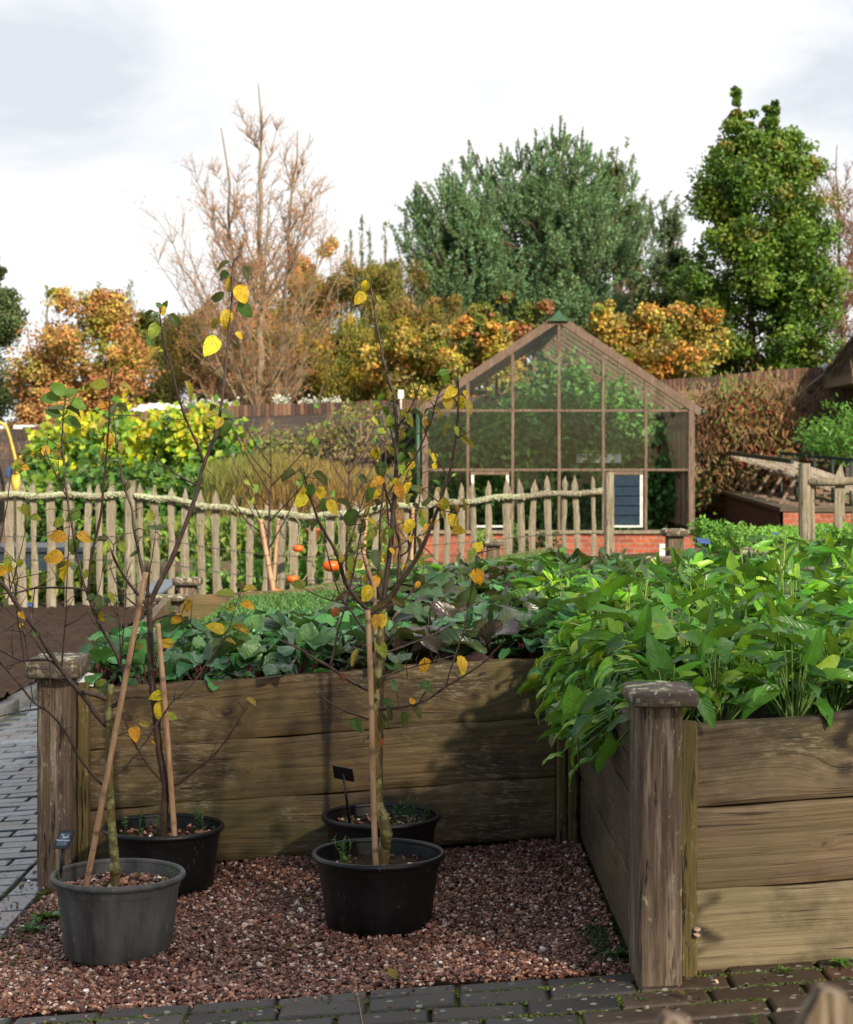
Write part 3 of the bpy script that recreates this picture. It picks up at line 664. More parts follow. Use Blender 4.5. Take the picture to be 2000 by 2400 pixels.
protoG = [crop_plant('beet_plant', 100+k, 15, .17, .10, (.085, .14), (.62, .85), BEET, bg, (.16, .012, .03), M['beet_leaf'], (.5, 1.5), .075, .3, (.35, 1.25), GL, 'beet plant', 'green beet plants') for k in range(6)]
PLb = 'dark purplish beet plant with bronzed leaves between the green beets and the spinach'
protoP = [crop_plant('beet_plant', 120+k, 16, .17, .11, (.10, .16), (.6, .85), BEET, bp, (.13, .01, .03), M['beet_leaf'], (.6, 1.7), .08, .3, (.3, 1.2), PLb, 'beet plant', 'purplish beet plants') for k in range(5)]
sg = [(.085, .27, .028), (.055, .20, .026), (.16, .40, .03), (.050, .19, .034), (.30, .48, .035)]
sd_ = [(.045, .16, .035), (.035, .13, .036), (.06, .20, .035), (.09, .27, .03)]
SPL = 'bright green spinach plant with arrow-shaped leaves in the bed behind the capped front post'
protoS = [crop_plant('spinach_plant', 140+k, 27, .24, .12, (.06, .125), (.50, .75), SPIN, sg, (.16, .27, .06), M['spinach_leaf'], (.2, 1.4), .05, .4, (-.2, 1.3), SPL, 'spinach plant', 'spinach plants') for k in range(9)]
SDL = 'dark green spinach plant in the far rows towards the bed post with a square cap'
protoD = [crop_plant('spinach_plant', 160+k, 18, .20, .11, (.09, .14), (.42, .62), SPIN, sd_+bp[:1], (.10, .12, .05), M['spinach_leaf'], (.5, 1.6), .05, .35, (.1, 1.2), SDL, 'spinach plant', 'dark far spinach plants') for k in range(5)]
usedp = set()
def put(protos, x, y, z, s=1.0):
    o = random.choice(protos); rz = random.uniform(0, 6.28)
    if o.name not in usedp:
        usedp.add(o.name); o.location = (x, y, z); o.rotation_euler = (0, 0, rz); o.scale = (s, s, s); return o
    return dup(o, (x, y, z), rz, s)
# beets: rows over the wide part of the bed
for yy in np.arange(6.0, 8.1, .19):
    for xx in np.arange(-1.10-.08*(yy-6), .62, .165):
        x = xx+random.gauss(0, .025); y = yy+random.gauss(0, .03); z = float(TOPZ(x))-.085
        pur = (-.16+random.gauss(0, .08) < x < .36+random.gauss(0, .06)) and random.random() < .8 or (x > -.45 and random.random() < .07)
        s = random.uniform(.85, 1.12)*(1.0 if yy < 7 else .85)*(1.0 if pur else 1)
        if yy > 7.2 and x < -.2: s *= .75
        put(protoP if pur else protoG, x, y, z, s)
# more dark beets towards the back where the two arms meet
for yy in np.arange(8.2, 10.1, .26):
    for xx in np.arange(-.25, 1.05, .21):
        x = xx+random.gauss(0, .03); put(protoP if random.random() < .5 else protoD, x, yy+random.gauss(0, .04), float(TOPZ(x))-.085, random.uniform(.8, 1.05))
for yy in np.arange(4.43, 8.4, .19):
    for xx in np.arange(.58, min(2.75, .26*yy+.22), .175):
        x = xx+random.gauss(0, .03); y = yy+random.gauss(0, .03); z = float(TOPZ(x))-.085
        far = y > 6.6+random.gauss(0, .4)
        put(protoD if far and random.random() < .8 else protoS, x, y, z, random.uniform(.8, 1.15)*(1.0 if y > 4.6 else .82))
# plants that spill over the shaded return wall and hang down
def spill(r, n, B, phi):
    t = r.uniform(0, 1, n); out = .02+.17*np.sqrt(t)*r.uniform(.4, 1.1, n)
    B = np.stack([-out, r.normal(0, .12, n), .15-.25*t**1.3+r.normal(0, .03, n)], -1)
    return B, np.pi+r.normal(0, 1.1, n)
SH = 'spinach plant spilling over the shaded return wall of the bed with hanging arrow-shaped leaves'
protoH = [crop_plant('spinach_plant', 180+k, 38, .2, .1, (.05, .115), (.48, .72), SPIN, sg, (.16, .27, .06), M['spinach_leaf'], (.8, 1.9), .045, .4, (-1.1, .4), SH, 'spinach plant', 'spinach plants spilling over the return wall', spill) for k in range(8)]
for k, yy in enumerate(np.linspace(4.62, 5.75, 8)):
    p = protoH[k]
    x, y, z = .545, yy+random.gauss(0, .02), float(TOPZ(.5))-.03
    if True: p.location = (x, y, z); p.rotation_euler = (0, 0, random.gauss(0, .15)); p.scale = (.9, 1, .95 if k < 3 else .8)
    else:
        c = dup(p, (x, y, z), random.gauss(0, .15), 1.0); c.scale = (.85, 1.1, .75)
# one spinach gone to seed, upright flower stem
for (px, py, D, h, nm) in ((1835, 1470, 5.6, .30, 'tall yellowish spinach flower stem rising above the leaves near the far bed corner'), (1512, 1450, 5.6, .13, 'thin pale spinach seed spike behind the capped front post'), (1475, 1440, 5.9, .11, 'thin pale spinach seed spike standing farther from the front post than its twin')):
    p = P(px, py, D); sm, lm = MB(), MB(); sm.tube([(0, 0, -.16), (0, 0, h*.5), (.01, 0, h)], [.004, .003, .0015], 5, (.22, .30, .06))
    n = 60 if h > .2 else 26; t = rng.uniform(.2, 1, n); d = rand_dir(n); d[:, 2] = np.abs(d[:, 2])+.5; cen = np.c_[d[:, 0]*.02*(1.2-t)*(2.2 if h > .2 else .5), d[:, 1]*.02*(1.2-t)*2, t*h]
    lm.quads(cen, d, rand_dir(n), rng.uniform(.014, .05 if h > .2 else .014, n)*(1.3-t), .012, jit((.22, .34, .05), n))
    o = lm.build('spinach_flower_stem', M['spinach_leaf']); o.location = p; sm.build('stalk', M['stalk'], o); tag(o, nm, 'flower stem')
# the two large pale leaves that stand out on the near edge
def big_leaf(name, px, py, D, dpx, L, W, col, label, nrm=(0, -1, .5), droop=.3, fold=.25):
    mb = MB(); a = P(px, py, D); b = P(px+dpx[0], py+dpx[1], D-.02); d = b-a
    blades(mb, a[None], d[None], np.array([nrm], float), L, W, SPIN['rows'], SPIN['hw'], SPIN['back'], 9, droop, fold, .03, 6, np.array([col]))
    st = MB(); st.tube([a, a-d*.4+np.array([0, .02, -.02]), a-d*.7+np.array([0, .05, -.10])], .0024, 5, (.18, .30, .07))
    o = mb.build(name, M['spinach_leaf']); st.build('stalk', M['stalk'], o); return tag(o, label, 'spinach leaf')
big_leaf('spinach_leaf', 1560, 1452, 4.9, (-80, -10), .145, .085, (.11, .30, .04), 'long pale spinach leaf lying flat above the capped front post', (0, -.6, 1))
big_leaf('spinach_leaf', 1352, 1672, 4.55, (-12, -60), .085, .10, (.10, .30, .035), 'upright arrowhead spinach leaf hanging beside the capped front post, over the return wall', (0, -1, .25), .1)
big_leaf('spinach_leaf', 1560, 1590, 4.5, (-25, -70), .13, .085, (.055, .20, .04), 'broad dark spinach leaf standing upright just behind the front post cap', (0, -1, .3), .3)
big_leaf('spinach_leaf', 1645, 1640, 4.24, (28, 55), .075, .05, (.07, .24, .03), 'single spinach leaf drooping over the top plank beside the front post', (0, -1, .3), .5)
big_leaf('spinach_leaf', 1740, 1660, 4.4, (90, -65), .13, .075, (.09, .26, .035), 'broad bright spinach leaf reaching over the front plank of the bed', (-.3, -1, .7), .8)

# ================================================================ POTS
def lathe(mb, prof, n=72, col=(.5, .5, .5), closed=False):
    th = np.arange(n)/n*2*np.pi; pr = np.array(prof); v = np.stack([pr[:, 0][:, None]*np.cos(th), pr[:, 0][:, None]*np.sin(th), np.broadcast_to(pr[:, 1][:, None], (len(pr), n))], -1).reshape(-1, 3)
    i, j = np.meshgrid(np.arange(len(pr)-1), np.arange(n), indexing='ij'); a = (i*n+j).ravel(); b = (i*n+(j+1) % n).ravel()
    mb.add(v, np.stack([a, b, b+n, a+n], -1), col)
def pot(label, x, y, zr, r, h, rb, mat, soil_drop, stones, group='plastic pots on the gravel', moss=False):
    root = empty('plant_pot', (x, y, zr-h), label, 'plant pot', group); t = SL*.7
    mb = MB(); lathe(mb, [(0.001, .004), (rb-.006, .004), (rb, .010), (rb+(r-.016-rb)*.45, h*.45), (r-.018, h*.80), (r-.016, h*.82), (r-.014, h*.835), (r-.012, h*.93), (r-.010, h-.012)])
    lathe(mb, [(r-.014, h-.010), (r-.020, h*.80), (rb-.004+(r-.02-rb)*.4, h*.45)])
    body = mb.build('body', mat, root)
    mb = MB(); a = np.linspace(0, 2*np.pi, 13)[:-1]; lathe(mb, [(r-.006+.0075*math.cos(q), h-.007+.009*math.sin(q)) for q in list(a)+[a[0]]]); mb.build('rim', mat, root)
    zs = h-soil_drop; rs = r-.024; nn = 26; R_, T_ = np.meshgrid(np.linspace(.001, rs, nn), np.linspace(0, 2*np.pi, 49)[:-1]); zz = zs+rng.normal(0, .003, R_.shape)
    v = np.stack([R_*np.cos(T_), R_*np.sin(T_), zz], -1); k = 48; i, j = np.meshgrid(np.arange(k), np.arange(nn-1), indexing='ij'); a = (i*nn+j).ravel(); b = (((i+1) % k)*nn+j).ravel()
    mb = MB(); mb.add(v.reshape(-1, 3), np.stack([a, a+1, b+1, b], -1)); mb.build('soil', M['soil'], root)
    q = rng.uniform(0, 1, stones)**.5*rs; a = rng.uniform(0, 6.28, stones)
    if stones:
        m2 = MB(); lumps(m2, np.stack([q*np.cos(a), q*np.sin(a), zs+.004+rng.uniform(0, .004, stones)], -1), rng.uniform(.004, .0095, stones), pebble_cols(stones)*1.15); struct(m2.build('stones', M['pebble'], root, smooth=False), 'stuff')
    return root, zs
def seedlings(root, zs, spots, hh=.05, col=(.07, .17, .04)):
    for (dx, dy, h, k) in spots:
        mb = MB()
        for q in range(k):
            a = rng.normal(0, .006, 2); b = a+rng.normal(0, .012, 2); mb.sticks([(a[0], a[1], 0)], [(b[0], b[1], h*rng.uniform(.6, 1))], .0009, .0005, 3, col)
            m = 7; t = rng.uniform(.2, 1, m); c = np.c_[a[0]+(b[0]-a[0])*t, a[1]+(b[1]-a[1])*t, t*h]; d = rand_dir(m); d[:, 2] = np.abs(d[:, 2])
            mb.quads(c+d*.004, d, rand_dir(m), .014*h/.04, .0035, jit(col, m, .3))
        o = mb.build('weed_seedling', M['far_leaf']); o.location = (root.location.x+dx, root.location.y+dy, root.location.z+zs)
        tag(o, 'small weed seedling sprouting from the soil of a potted tree', 'weed', 'weed seedlings in the pots')
potA, zA = pot('scuffed grey plastic pot standing closest to the brick path, holding the lichen-covered tree', -.843, 4.86, .097, .182, .222, .145, M['pot_grey'], .042, 380)
potB, zB = pot('black plastic pot standing behind the scuffed grey pot, its back to the plank wall', -.826, 5.58, .083, .190, .215, .155, M['pot_black'], .040, 110)
potC, zC = pot('black plastic pot in the middle of the gravel, the front one of its pair', -.134, 4.97, .131, .186, .215, .146, M['pot_black'], .045, 40)
potD, zD = pot('black plastic pot tucked between the middle pot and the plank wall', -.142, 5.58, .118, .187, .205, .155, M['pot_black'], .038, 110)
seedlings(potA, zA, [(.135, .02, .06, 3), (.04, .09, .03, 3), (-.15, .0, .06, 2), (-.02, -.05, .03, 4)], col=(.09, .17, .05))
seedlings(potB, zB, [(-.13, .03, .06, 2), (-.09, .05, .07, 2), (-.03, .09, .06, 2), (.09, .06, .09, 3), (.13, .03, .07, 2), (-.06, .0, .03, 4), (.16, .02, .03, 3)])
seedlings(potC, zC, [(-.10, .03, .075, 5), (-.09, -.0, .03, 5), (.02, .06, .03, 3)], col=(.10, .24, .04))
seedlings(potD, zD, [(.03, .06, .06, 3), (.07, .03, .07, 4), (.10, .05, .08, 4), (.14, .02, .07, 3), (-.1, .0, .03, 5), (.05, -.06, .03, 5), (.10, -.04, .04, 6)])
for (root, zs, pts) in ((potA, zA, ((.03, .05, .018),)), (potB, zB, ((-.02, .05, .022), (-.10, .0, .02), (.10, .08, .02))), (potD, zD, ((-.10, -.05, .025), (.08, -.07, .025)))):
    for (dx, dy, rr) in pts:
        mb = MB(); lathe(mb, [(rr, -.004), (rr*.9, .004), (rr*.6, .010), (.001, .013)], 14); mb.v[-1] += rng.normal(0, .0012, mb.v[-1].shape)
        o = mb.build('moss_cushion', M['moss_green']if 'moss_green' in M else M['moss']); o.location = (root.location.x+dx, root.location.y+dy, root.location.z+zs)
        tag(o, 'small cushion of green moss on the soil of a potted tree', 'moss', 'moss cushions in the pots')

# ---------------------------------------------------------------- plant labels
def plant_label(label, base, top, tilt, w, h, mat_plate, text=None, roll=0.0, name='plant_label', face=None, stem_r=.004):
    base = np.array(base, float); top = np.array(top, float); root = empty(name, tuple(base), label, 'plant label')
    mb = MB(); mb.beam((0, 0, -.03), top-base, stem_r*2, stem_r*1.2, up=(0, 1, 0)); mb.build('stake', M['label_black'], root)
    mb = MB(); mb.box(-w/2, w/2, -h/2, h/2, -.0015, .0015); pl = mb.build('plate', M[mat_plate], root, smooth=False)
    pl.location = top-base; pl.rotation_euler = tilt
    if face:
        mb = MB(); mb.box(-face[0]/2, face[0]/2, -face[1]/2, face[1]/2, .0016, .0022); mb.build('printed_panel', M['label_face'], pl, smooth=False)
    if text:
        for (s, size, dx, dy) in text:
            cu = bpy.data.curves.new('lettering', 'FONT'); cu.body = s; cu.size = size; cu.align_x = 'CENTER'; cu.extrude = .0002; cu.materials.append(M['ink']); cu.offset = .0002
            o = bpy.data.objects.new('lettering', cu); COL.objects.link(o); o.parent = pl; o.location = (dx, dy, .0026)
            bpy.context.view_layer.update(); me = bpy.data.meshes.new_from_object(o.evaluated_get(bpy.context.evaluated_depsgraph_get())); o2 = bpy.data.objects.new('lettering', me); COL.objects.link(o2); o2.parent = pl; o2.location = o.location; bpy.data.objects.remove(o)
    return root
a = P(137, 2075, 4.90); b = P(150, 1968, 4.88)
plant_label('small black slanted label with pale lettering in the grey pot', a, b, (R(48), R(-4), R(-24)), .050, .058, 'label_black',
            [('Apple', .0095, .004, .004), ("'Rosa Bergamot'", .0070, .001, -.006), ('Malus', .0042, -.008, .0125), ('L.', .004, .012, .011), ('1', .004, .010, -.015)], face=(.034, .040))
a = P(820, 1910, 5.55); b = P(805, 1813, 5.52)
plant_label('plain black tilted label seen edge-on in the back middle pot', a, b, (R(-62), R(6), R(-25)), .070, .050, 'label_black')

# ---------------------------------------------------------------- canes
def cane(label, pts, r, nodes=6):
    pts = np.array(pts, float); t = np.linspace(0, 1, len(pts)); tt = np.linspace(0, 1, 60); q = np.stack([np.interp(tt, t, pts[:, k]) for k in range(3)], -1)
    rr = np.full(60, r)*(1-.12*tt); luv = np.zeros(60)
    for k in range(nodes):
        c = (k+.5)/nodes+rng.normal(0, .02); rr += r*.18*np.exp(-((tt-c)/.006)**2); luv += np.exp(-((tt-c-.006)/.007)**2)
    mb = MB(); mb.tube(q, rr, 10); l = mb.l[-1] = np.array(mb.l[-1]); l[:, 2] = np.repeat(luv.clip(0, .8), 10)
    o = mb.build('garden_cane', M['cane']); return tag(o, label, 'cane')
cane('thick bamboo cane leaning across the lichen-covered tree in the grey pot', [P(200, 2088, 4.84), P(232, 1920, 4.83), P(283, 1650, 4.82), P(342, 1341, 4.82)], .0085)
cane('bamboo cane standing in the black pot behind the grey pot', [P(410, 1972, 5.55), P(398, 1800, 5.53), P(384, 1620, 5.52), P(370, 1462, 5.50)], .0092)
cane('bamboo cane tied to the trunk of the tree in the front middle pot', [P(882, 2040, 4.93), P(876, 1900, 4.92), P(872, 1700, 4.91), P(868, 1560, 4.90), P(862, 1430, 4.90)], .0085)
cane('thin cane rising from the back middle pot behind the trunk', [P(886, 1925, 5.60), P(884, 1600, 5.58), P(878, 1380, 5.56), P(853, 1300, 5.55)], .0065)

# ================================================================ POTTED APPLE TREES (traced branch by branch; depths vary around the pot)
class Tree:
    def __init__(s, D, seed): s.D = D; s.pts = []; s.r = np.random.default_rng(seed); s.trunk = MB(); s.br = MB(); s.lf = MB()
    def near(s, p):
        if not s.pts: return None
        a = np.array(s.pts); d = (a[:, 0]-p[0])**2+(a[:, 1]-p[1])**2; k = int(d.argmin()); return a[k], d[k]**.5
    def branch(s, pl, r0, r1, dD=0.0, trunk=False, D0=None):
        pl = np.array(pl, float)
        if D0 is None:
            q = s.near(pl[0]); D0 = s.D if q is None else q[0][2]
            if q is not None and q[1] < 14: pl[0] = q[0][:2]
        seg = np.r_[0, np.cumsum(np.linalg.norm(np.diff(pl, axis=0), axis=1))]; L = seg[-1]; n = max(8, int(L/9)); t = np.linspace(0, L, n)
        x = np.interp(t, seg, pl[:, 0]); y = np.interp(t, seg, pl[:, 1])
        if len(pl) > 2 and n > 10:   # soften the corners
            for _ in range(2):
                x[1:-1] = .25*x[:-2]+.5*x[1:-1]+.25*x[2:]; y[1:-1] = .25*y[:-2]+.5*y[1:-1]+.25*y[2:]
        w = s.r.normal(0, .7, n)*min(1, L/100); x = x+np.convolve(w, [.3, .4, .3], 'same'); u = t/L
        D = D0+dD*(u**1.2)
        p = np.array([P(a, b, c) for a, b, c in zip(x, y, D)]); rad = r0+(r1-r0)*u
        for _ in range(int(L/50)):
            c = s.r.uniform(0, 1); rad = rad+rad*.13*np.exp(-((u-c)/(6/L+.004))**2)
        (s.trunk if trunk else s.br).tube(p, rad, 10 if trunk else 7)
        s.pts += [(a, b, c) for a, b, c in zip(x, y, D)]
        if not trunk and L > 80:     # fine side twigs
            for _ in range(int(L/70)):
                k = s.r.integers(n//4, n-1); a = p[k]; d = rand_dir(1, s.r)[0]+np.array([0, 0, .5]); d /= np.linalg.norm(d); l = s.r.uniform(.03, .11); m_ = a+d*l*.5+rand_dir(1, s.r)[0]*.006; s.br.tube([a, m_, a+d*l], [.0014, .0011, .0007], 4)
        if not trunk and L > 60:     # short spurs and buds
            for _ in range(int(L/45)):
                k = s.r.integers(2, n-1); a = p[k]; tdir = p[min(k+1, n-1)]-p[k-1]; tdir /= np.linalg.norm(tdir)
                d = tdir*.7+rand_dir(1, s.r)[0]*.7; l = s.r.uniform(.004, .012); s.br.tube([a, a+d*l*.5, a+d*l], [rad[k]*.75, rad[k]*.7, rad[k]*.25], 5)
    COLS = dict(Y=(.90, .60, .02), O=(.86, .40, .02), y=(.42, .31, .06), G=(.045, .13, .03), g=(.32, .40, .04), d=(.060, .070, .028), b=(.15, .085, .045), R=(.42, .05, .035), p=(.09, .07, .11), L=(.12, .27, .035), t=(.11, .16, .075))
    def leaf(s, px, py, k, size=40, ang=None, face=None):
        q, dist = s.near((px, py)); c = np.array(s.COLS[k]); D = q[2]+s.r.normal(0, .012)
        if ang is None:
            if dist > 12: ang = math.atan2(py-q[1]+10, px-q[0])
            else: ang = math.pi/2+s.r.normal(0, .6)
        dx, dy = math.cos(ang), math.sin(ang); L = size/F*D
        size *= 1.02; L *= 1.02; b = P(px-dx*size*.5, py-dy*size*.5, D-.004); d = np.array([dx, s.r.normal(-.05, .35), -dy]); 
        bright = k in 'YOGLg'
        nm = np.array([.25+s.r.normal(0, .3), -1, .45]) if bright else np.array([s.r.normal(0, .7), -1+s.r.normal(0, .3), .9])
        if k in 'dby': dr, fo = s.r.uniform(.7, 1.7), s.r.uniform(.5, 1.0)
        else: dr, fo = s.r.uniform(.2, 1.0), s.r.uniform(.1, .5)
        m = dict(Y=.8, O=.8, y=1., G=.05, g=.75, d=.15, b=.5, R=.6, p=0, L=.05, t=.1)[k]*s.r.uniform(.55, 1.1)
        cc = np.clip(c*(1+.18*s.r.standard_normal())*(1+.06*s.r.standard_normal(3)), .01, 1)
        blades(s.lf, b[None], d[None], nm[None], L*s.r.uniform(1.0, 1.18), L*(s.r.uniform(.66, .86) if k in 'YOGLRpt' else s.r.uniform(.52, .76)), [0, .1, .25, .42, .6, .78, .92, 1], [.25, .72, .98, 1.0, .86, .58, .26, .0], None, 7, dr, fo, .06, 7, cc[None], m, r=s.r)
        a = P(q[0], q[1], q[2]); mid = (a+b)/2+np.array([0, 0, .12*np.linalg.norm(b-a)]); s.br.tube([a, mid, b], [.0011, .0009, .0009], 5)
    def extra(s, n, ymin, ymax, keys, lo=16, hi=27):
        a = [q for q in s.pts if ymin < q[1] < ymax]
        for _ in range(n):
            q = a[s.r.integers(0, len(a))]; s.leaf(q[0]+s.r.normal(0, 14), q[1]+s.r.normal(3, 12), keys[s.r.integers(0, len(keys))], s.r.uniform(lo, hi))
    def finish(s, label, trunkmat='bark_lichen', tm2='twig', ties=()):
        b0 = s.pts[0]; base = P(b0[0], b0[1], b0[2]); root = empty('apple_tree', tuple(base), label, 'apple tree')
        def sh(m):
            for k in range(len(m.v)): m.v[k] = (m.v[k]-base).astype(np.float32)
        for m in (s.trunk, s.br, s.lf): sh(m)
        s.trunk.build('trunk', M[trunkmat], root); s.br.build('branches', M[tm2], root)
        if s.lf.n: s.lf.build('leaves', M['apple_leaf'], root)
        return root
PX = 4.9/F
# --- A: grey pot
A = Tree(4.86, 1)
A.branch([(270, 2085), (271, 2035), (264, 1960), (257, 1850), (255, 1764), (256, 1703), (254, 1650), (258, 1623), (260, 1604)], .0125, .0085, 0, True)
A.trunk.tube([P(270, 2052, 4.86), P(270, 2038, 4.86), P(268, 2022, 4.86)], [.013, .0175, .012], 12)
A.branch([(251, 1705), (229, 1682), (213, 1655), (192, 1627), (160, 1593), (137, 1559), (119, 1534), (103, 1506), (85, 1477), (57, 1440), (30, 1403), (14, 1378), (0, 1362), (-60, 1310)], .0072, .0050, -.10)
A.branch([(254, 1640), (225, 1630), (192, 1621)], .0065, .0058, -.03)
A.branch([(137, 1559), (114, 1545), (69, 1547), (53, 1552), (23, 1536), (-20, 1510)], .0042, .0028, .06)
A.branch([(69, 1545), (59, 1500), (51, 1467), (39, 1417), (30, 1383), (18, 1330)], .0018, .0010, .03)
A.branch([(57, 1548), (46, 1479), (38, 1429), (37, 1390), (29, 1349), (24, 1320)], .0020, .0010, -.03)
A.branch([(114, 1543), (78, 1495), (41, 1451), (0, 1413), (-30, 1390)], .0020, .0015, .08)
A.branch([(149, 1570), (149, 1509), (155, 1440), (155, 1383), (159, 1326), (161, 1280), (161, 1250), (162, 1226)], .0024, .0012, -.06)
A.branch([(256, 1663), (270, 1652), (284, 1648), (288, 1623), (290, 1589), (286, 1563), (270, 1527), (251, 1495), (235, 1467), (224, 1442), (213, 1413), (203, 1387), (194, 1360), (187, 1326), (178, 1289), (173, 1250), (166, 1210), (160, 1188), (158, 1165), (152, 1124), (150, 1079), (145, 1044), (146, 1005), (149, 969), (154, 932)], .0060, .0020, .12)
A.branch([(158, 1170), (142, 1138), (126, 1101), (110, 1069), (107, 1056)], .0022, .0013, -.05)
A.branch([(205, 1392), (210, 1349), (214, 1303), (219, 1280), (229, 1243), (235, 1216), (240, 1181), (241, 1147), (247, 1101), (251, 1056), (254, 1010), (256, 964), (258, 919), (259, 884), (262, 862)], .0042, .0018, -.10)
A.branch([(203, 1387), (192, 1379), (137, 1377), (80, 1378), (37, 1390), (0, 1391), (-20, 1392)], .0032, .0022, -.05)
A.branch([(80, 1378), (76, 1420), (77, 1450)], .0015, .0009, .02)
A.branch([(37, 1390), (43, 1360), (37, 1330)], .0017, .0010, -.02)
A.branch([(290, 1589), (304, 1566), (312, 1535), (318, 1505), (320, 1482)], .0028, .0016, -.05)
A.branch([(248, 1852), (219, 1819), (183, 1773), (160, 1726), (142, 1698), (110, 1664), (80, 1650), (69, 1634), (41, 1598), (0, 1552), (-20, 1530)], .0045, .0024, -.12)
A.branch([(96, 1660), (57, 1666), (20, 1674), (0, 1678), (-20, 1690)], .0022, .0014, .05)
A.branch([(78, 1643), (73, 1607), (66, 1577), (57, 1543)], .0017, .0010, .02)
A.branch([(262, 1824), (285, 1808), (311, 1778), (347, 1732), (357, 1714), (393, 1660), (400, 1648), (452, 1604), (508, 1524), (536, 1476), (556, 1412), (566, 1378)], .0026, .0014, .10)
A.branch([(256, 1720), (275, 1725), (300, 1715), (308, 1712)], .0022, .0012, -.04)
A.branch([(282, 1565), (286, 1520), (292, 1450), (296, 1380), (298, 1310)], .0018, .0010, .05)
A.branch([(288, 1560), (282, 1500), (276, 1430), (270, 1388)], .0018, .0010, -.05)
A.branch([(119, 1532), (116, 1580), (118, 1640), (113, 1655)], .0016, .0012, -.03)
A.branch([(255, 1745), (238, 1742), (227, 1741)], .0022, .0009, -.02)
A.branch([(214, 1432), (222, 1415), (237, 1365), (243, 1300)], .0015, .0010, .03)
for q in [(173, 1207, 'L', 36), (135, 1225, 'g', 34, 2.9), (137, 1257, 'O', 40, 3.5), (199, 1258, 'O', 38, .3), (173, 1281, 'L', 38), (126, 1306, 'O', 44, 3.2), (152, 1336, 'Y', 46, 2.0), (143, 1325, 'd', 30),
          (138, 911, 'L', 40, 3.9), (163, 919, 'L', 36, -.6), (119, 932, 'L', 44, 3.2), (183, 948, 'L', 42, .4), (172, 960, 'd', 38, .1), (126, 966, 'G', 36, 3.7), (134, 955, 't', 34, 3.4), (172, 988, 'L', 40, .4), (158, 985, 'g', 30, .2),
          (107, 1055, 'O', 26, 4.9), (136, 1062, 'y', 28, .2), (267, 872, 'y', 24, .9), (231, 902, 'g', 42, 3.2), (296, 905, 'y', 38, .2), (240, 948, 'O', 38, 3.8), (288, 953, 'd', 28, .1), (238, 995, 'y', 34, 2.6), (257, 1033, 'O', 36, 1.5), (240, 1068, 'y', 32, 1.9), (270, 868, 'd', 20, -.6),
          (19, 1315, 'g', 30, 4.7), (47, 1323, 'g', 26, 1.4), (6, 1332, 'O', 24, 3.3), (60, 1196, 'g', 30, 1.0), (84, 1212, 'g', 24, .2),
          (41, 1097, 'g', 26), (58, 1095, 'O', 22, .3), (529, 1387, 'g', 38, 3.3), (560, 1370, 'b', 28, 3.6), (587, 1379, 'y', 34, -.3), (582, 1417, 'O', 32, .3), (540, 1424, 'g', 28, 3.4), (508, 1471, 'Y', 42, 3.7), (567, 1474, 'y', 42, .3), (505, 1507, 't', 30, 2.4), (541, 1502, 'y', 26, .1), (239, 1610, 'G', 36, 1.7), (236, 1600, 'g', 26),
          (320, 1722, 'O', 38, 1.2), (340, 1697, 'y', 28, .4), (236, 1445, 'O', 24, 1.4), (258, 1450, 't', 34, .2), (210, 1400, 't', 26, 2.8), (222, 1430, 't', 30, 3.3), (250, 1405, 't', 34, -1.2), (262, 1400, 'g', 28), (232, 1410, 't', 32)]:
    A.leaf(*q)
A.branch([(14, 1300), (20, 1200), (28, 1150), (30, 1105)], .0020, .0012, 0, D0=4.8) if False else None
A.extra(16, 880, 1500, 'YOygtdL'); treeA = A.finish('small apple tree with a yellow lichen-covered trunk growing in the scuffed grey pot')

# --- B: pot behind the grey one
B = Tree(5.56, 2)
B.branch([(382, 1975), (385, 1900), (389, 1847), (381, 1800), (374, 1770), (368, 1700), (362, 1650), (357, 1611), (352, 1543), (352, 1486), (350, 1429), (350, 1400)], .0125, .0088, 0, True)
B.branch([(351, 1420), (360, 1393), (378, 1359), (399, 1320), (419, 1269), (440, 1219), (456, 1169), (465, 1137), (474, 1100), (484, 1072), (500, 1030), (508, 1022), (516, 974), (524, 910), (532, 830), (540, 750), (544, 690), (546, 618)], .0088, .0026, .10)
B.branch([(480, 1078), (496, 1050), (507, 1020)], .0030, .0030, -.02)
B.branch([(478, 1082), (472, 1064), (460, 1034), (432, 974), (416, 922), (404, 870), (388, 822), (380, 774), (374, 738)], .0048, .0024, -.14)
B.branch([(460, 1139), (428, 1121), (392, 1096), (360, 1068)], .0032, .0016, -.10)
B.branch([(350, 1425), (323, 1393), (291, 1352), (271, 1317), (261, 1290)], .0052, .0036, -.12)
B.branch([(264, 1300), (267, 1279), (255, 1262), (246, 1255)], .0018, .0010, -.02)
B.branch([(267, 1280), (278, 1262), (290, 1252), (309, 1249)], .0018, .0012, .04)
B.branch([(350, 1400), (335, 1345), (323, 1279), (314, 1244), (309, 1187), (300, 1165), (296, 1157), (287, 1114), (275, 1064), (272, 1033), (265, 964), (264, 955)], .0055, .0022, .12)
B.branch([(317, 1245), (325, 1238), (342, 1243)], .0026, .0012, -.02)
B.branch([(350, 1440), (320, 1420), (290, 1395), (270, 1365), (258, 1330)], .0030, .0016, .08)
B.branch([(355, 1466), (370, 1450), (385, 1443), (421, 1441), (445, 1460), (470, 1480)], .0034, .0014, -.06)
B.branch([(421, 1441), (431, 1455), (433, 1525)], .0014, .0009, -.02)
B.branch([(347, 1395), (352, 1330), (360, 1290), (365, 1236)], .0022, .0012, -.08)
B.branch([(393, 1851), (420, 1838), (448, 1814), (503, 1769), (539, 1723), (567, 1677), (585, 1650)], .0040, .0014, -.12)
B.branch([(378, 1835), (358, 1810), (338, 1782), (315, 1741), (292, 1687), (282, 1668), (270, 1634)], .0036, .0020, -.10)
B.branch([(366, 1690), (345, 1700), (330, 1712)], .0020, .0010, -.05)
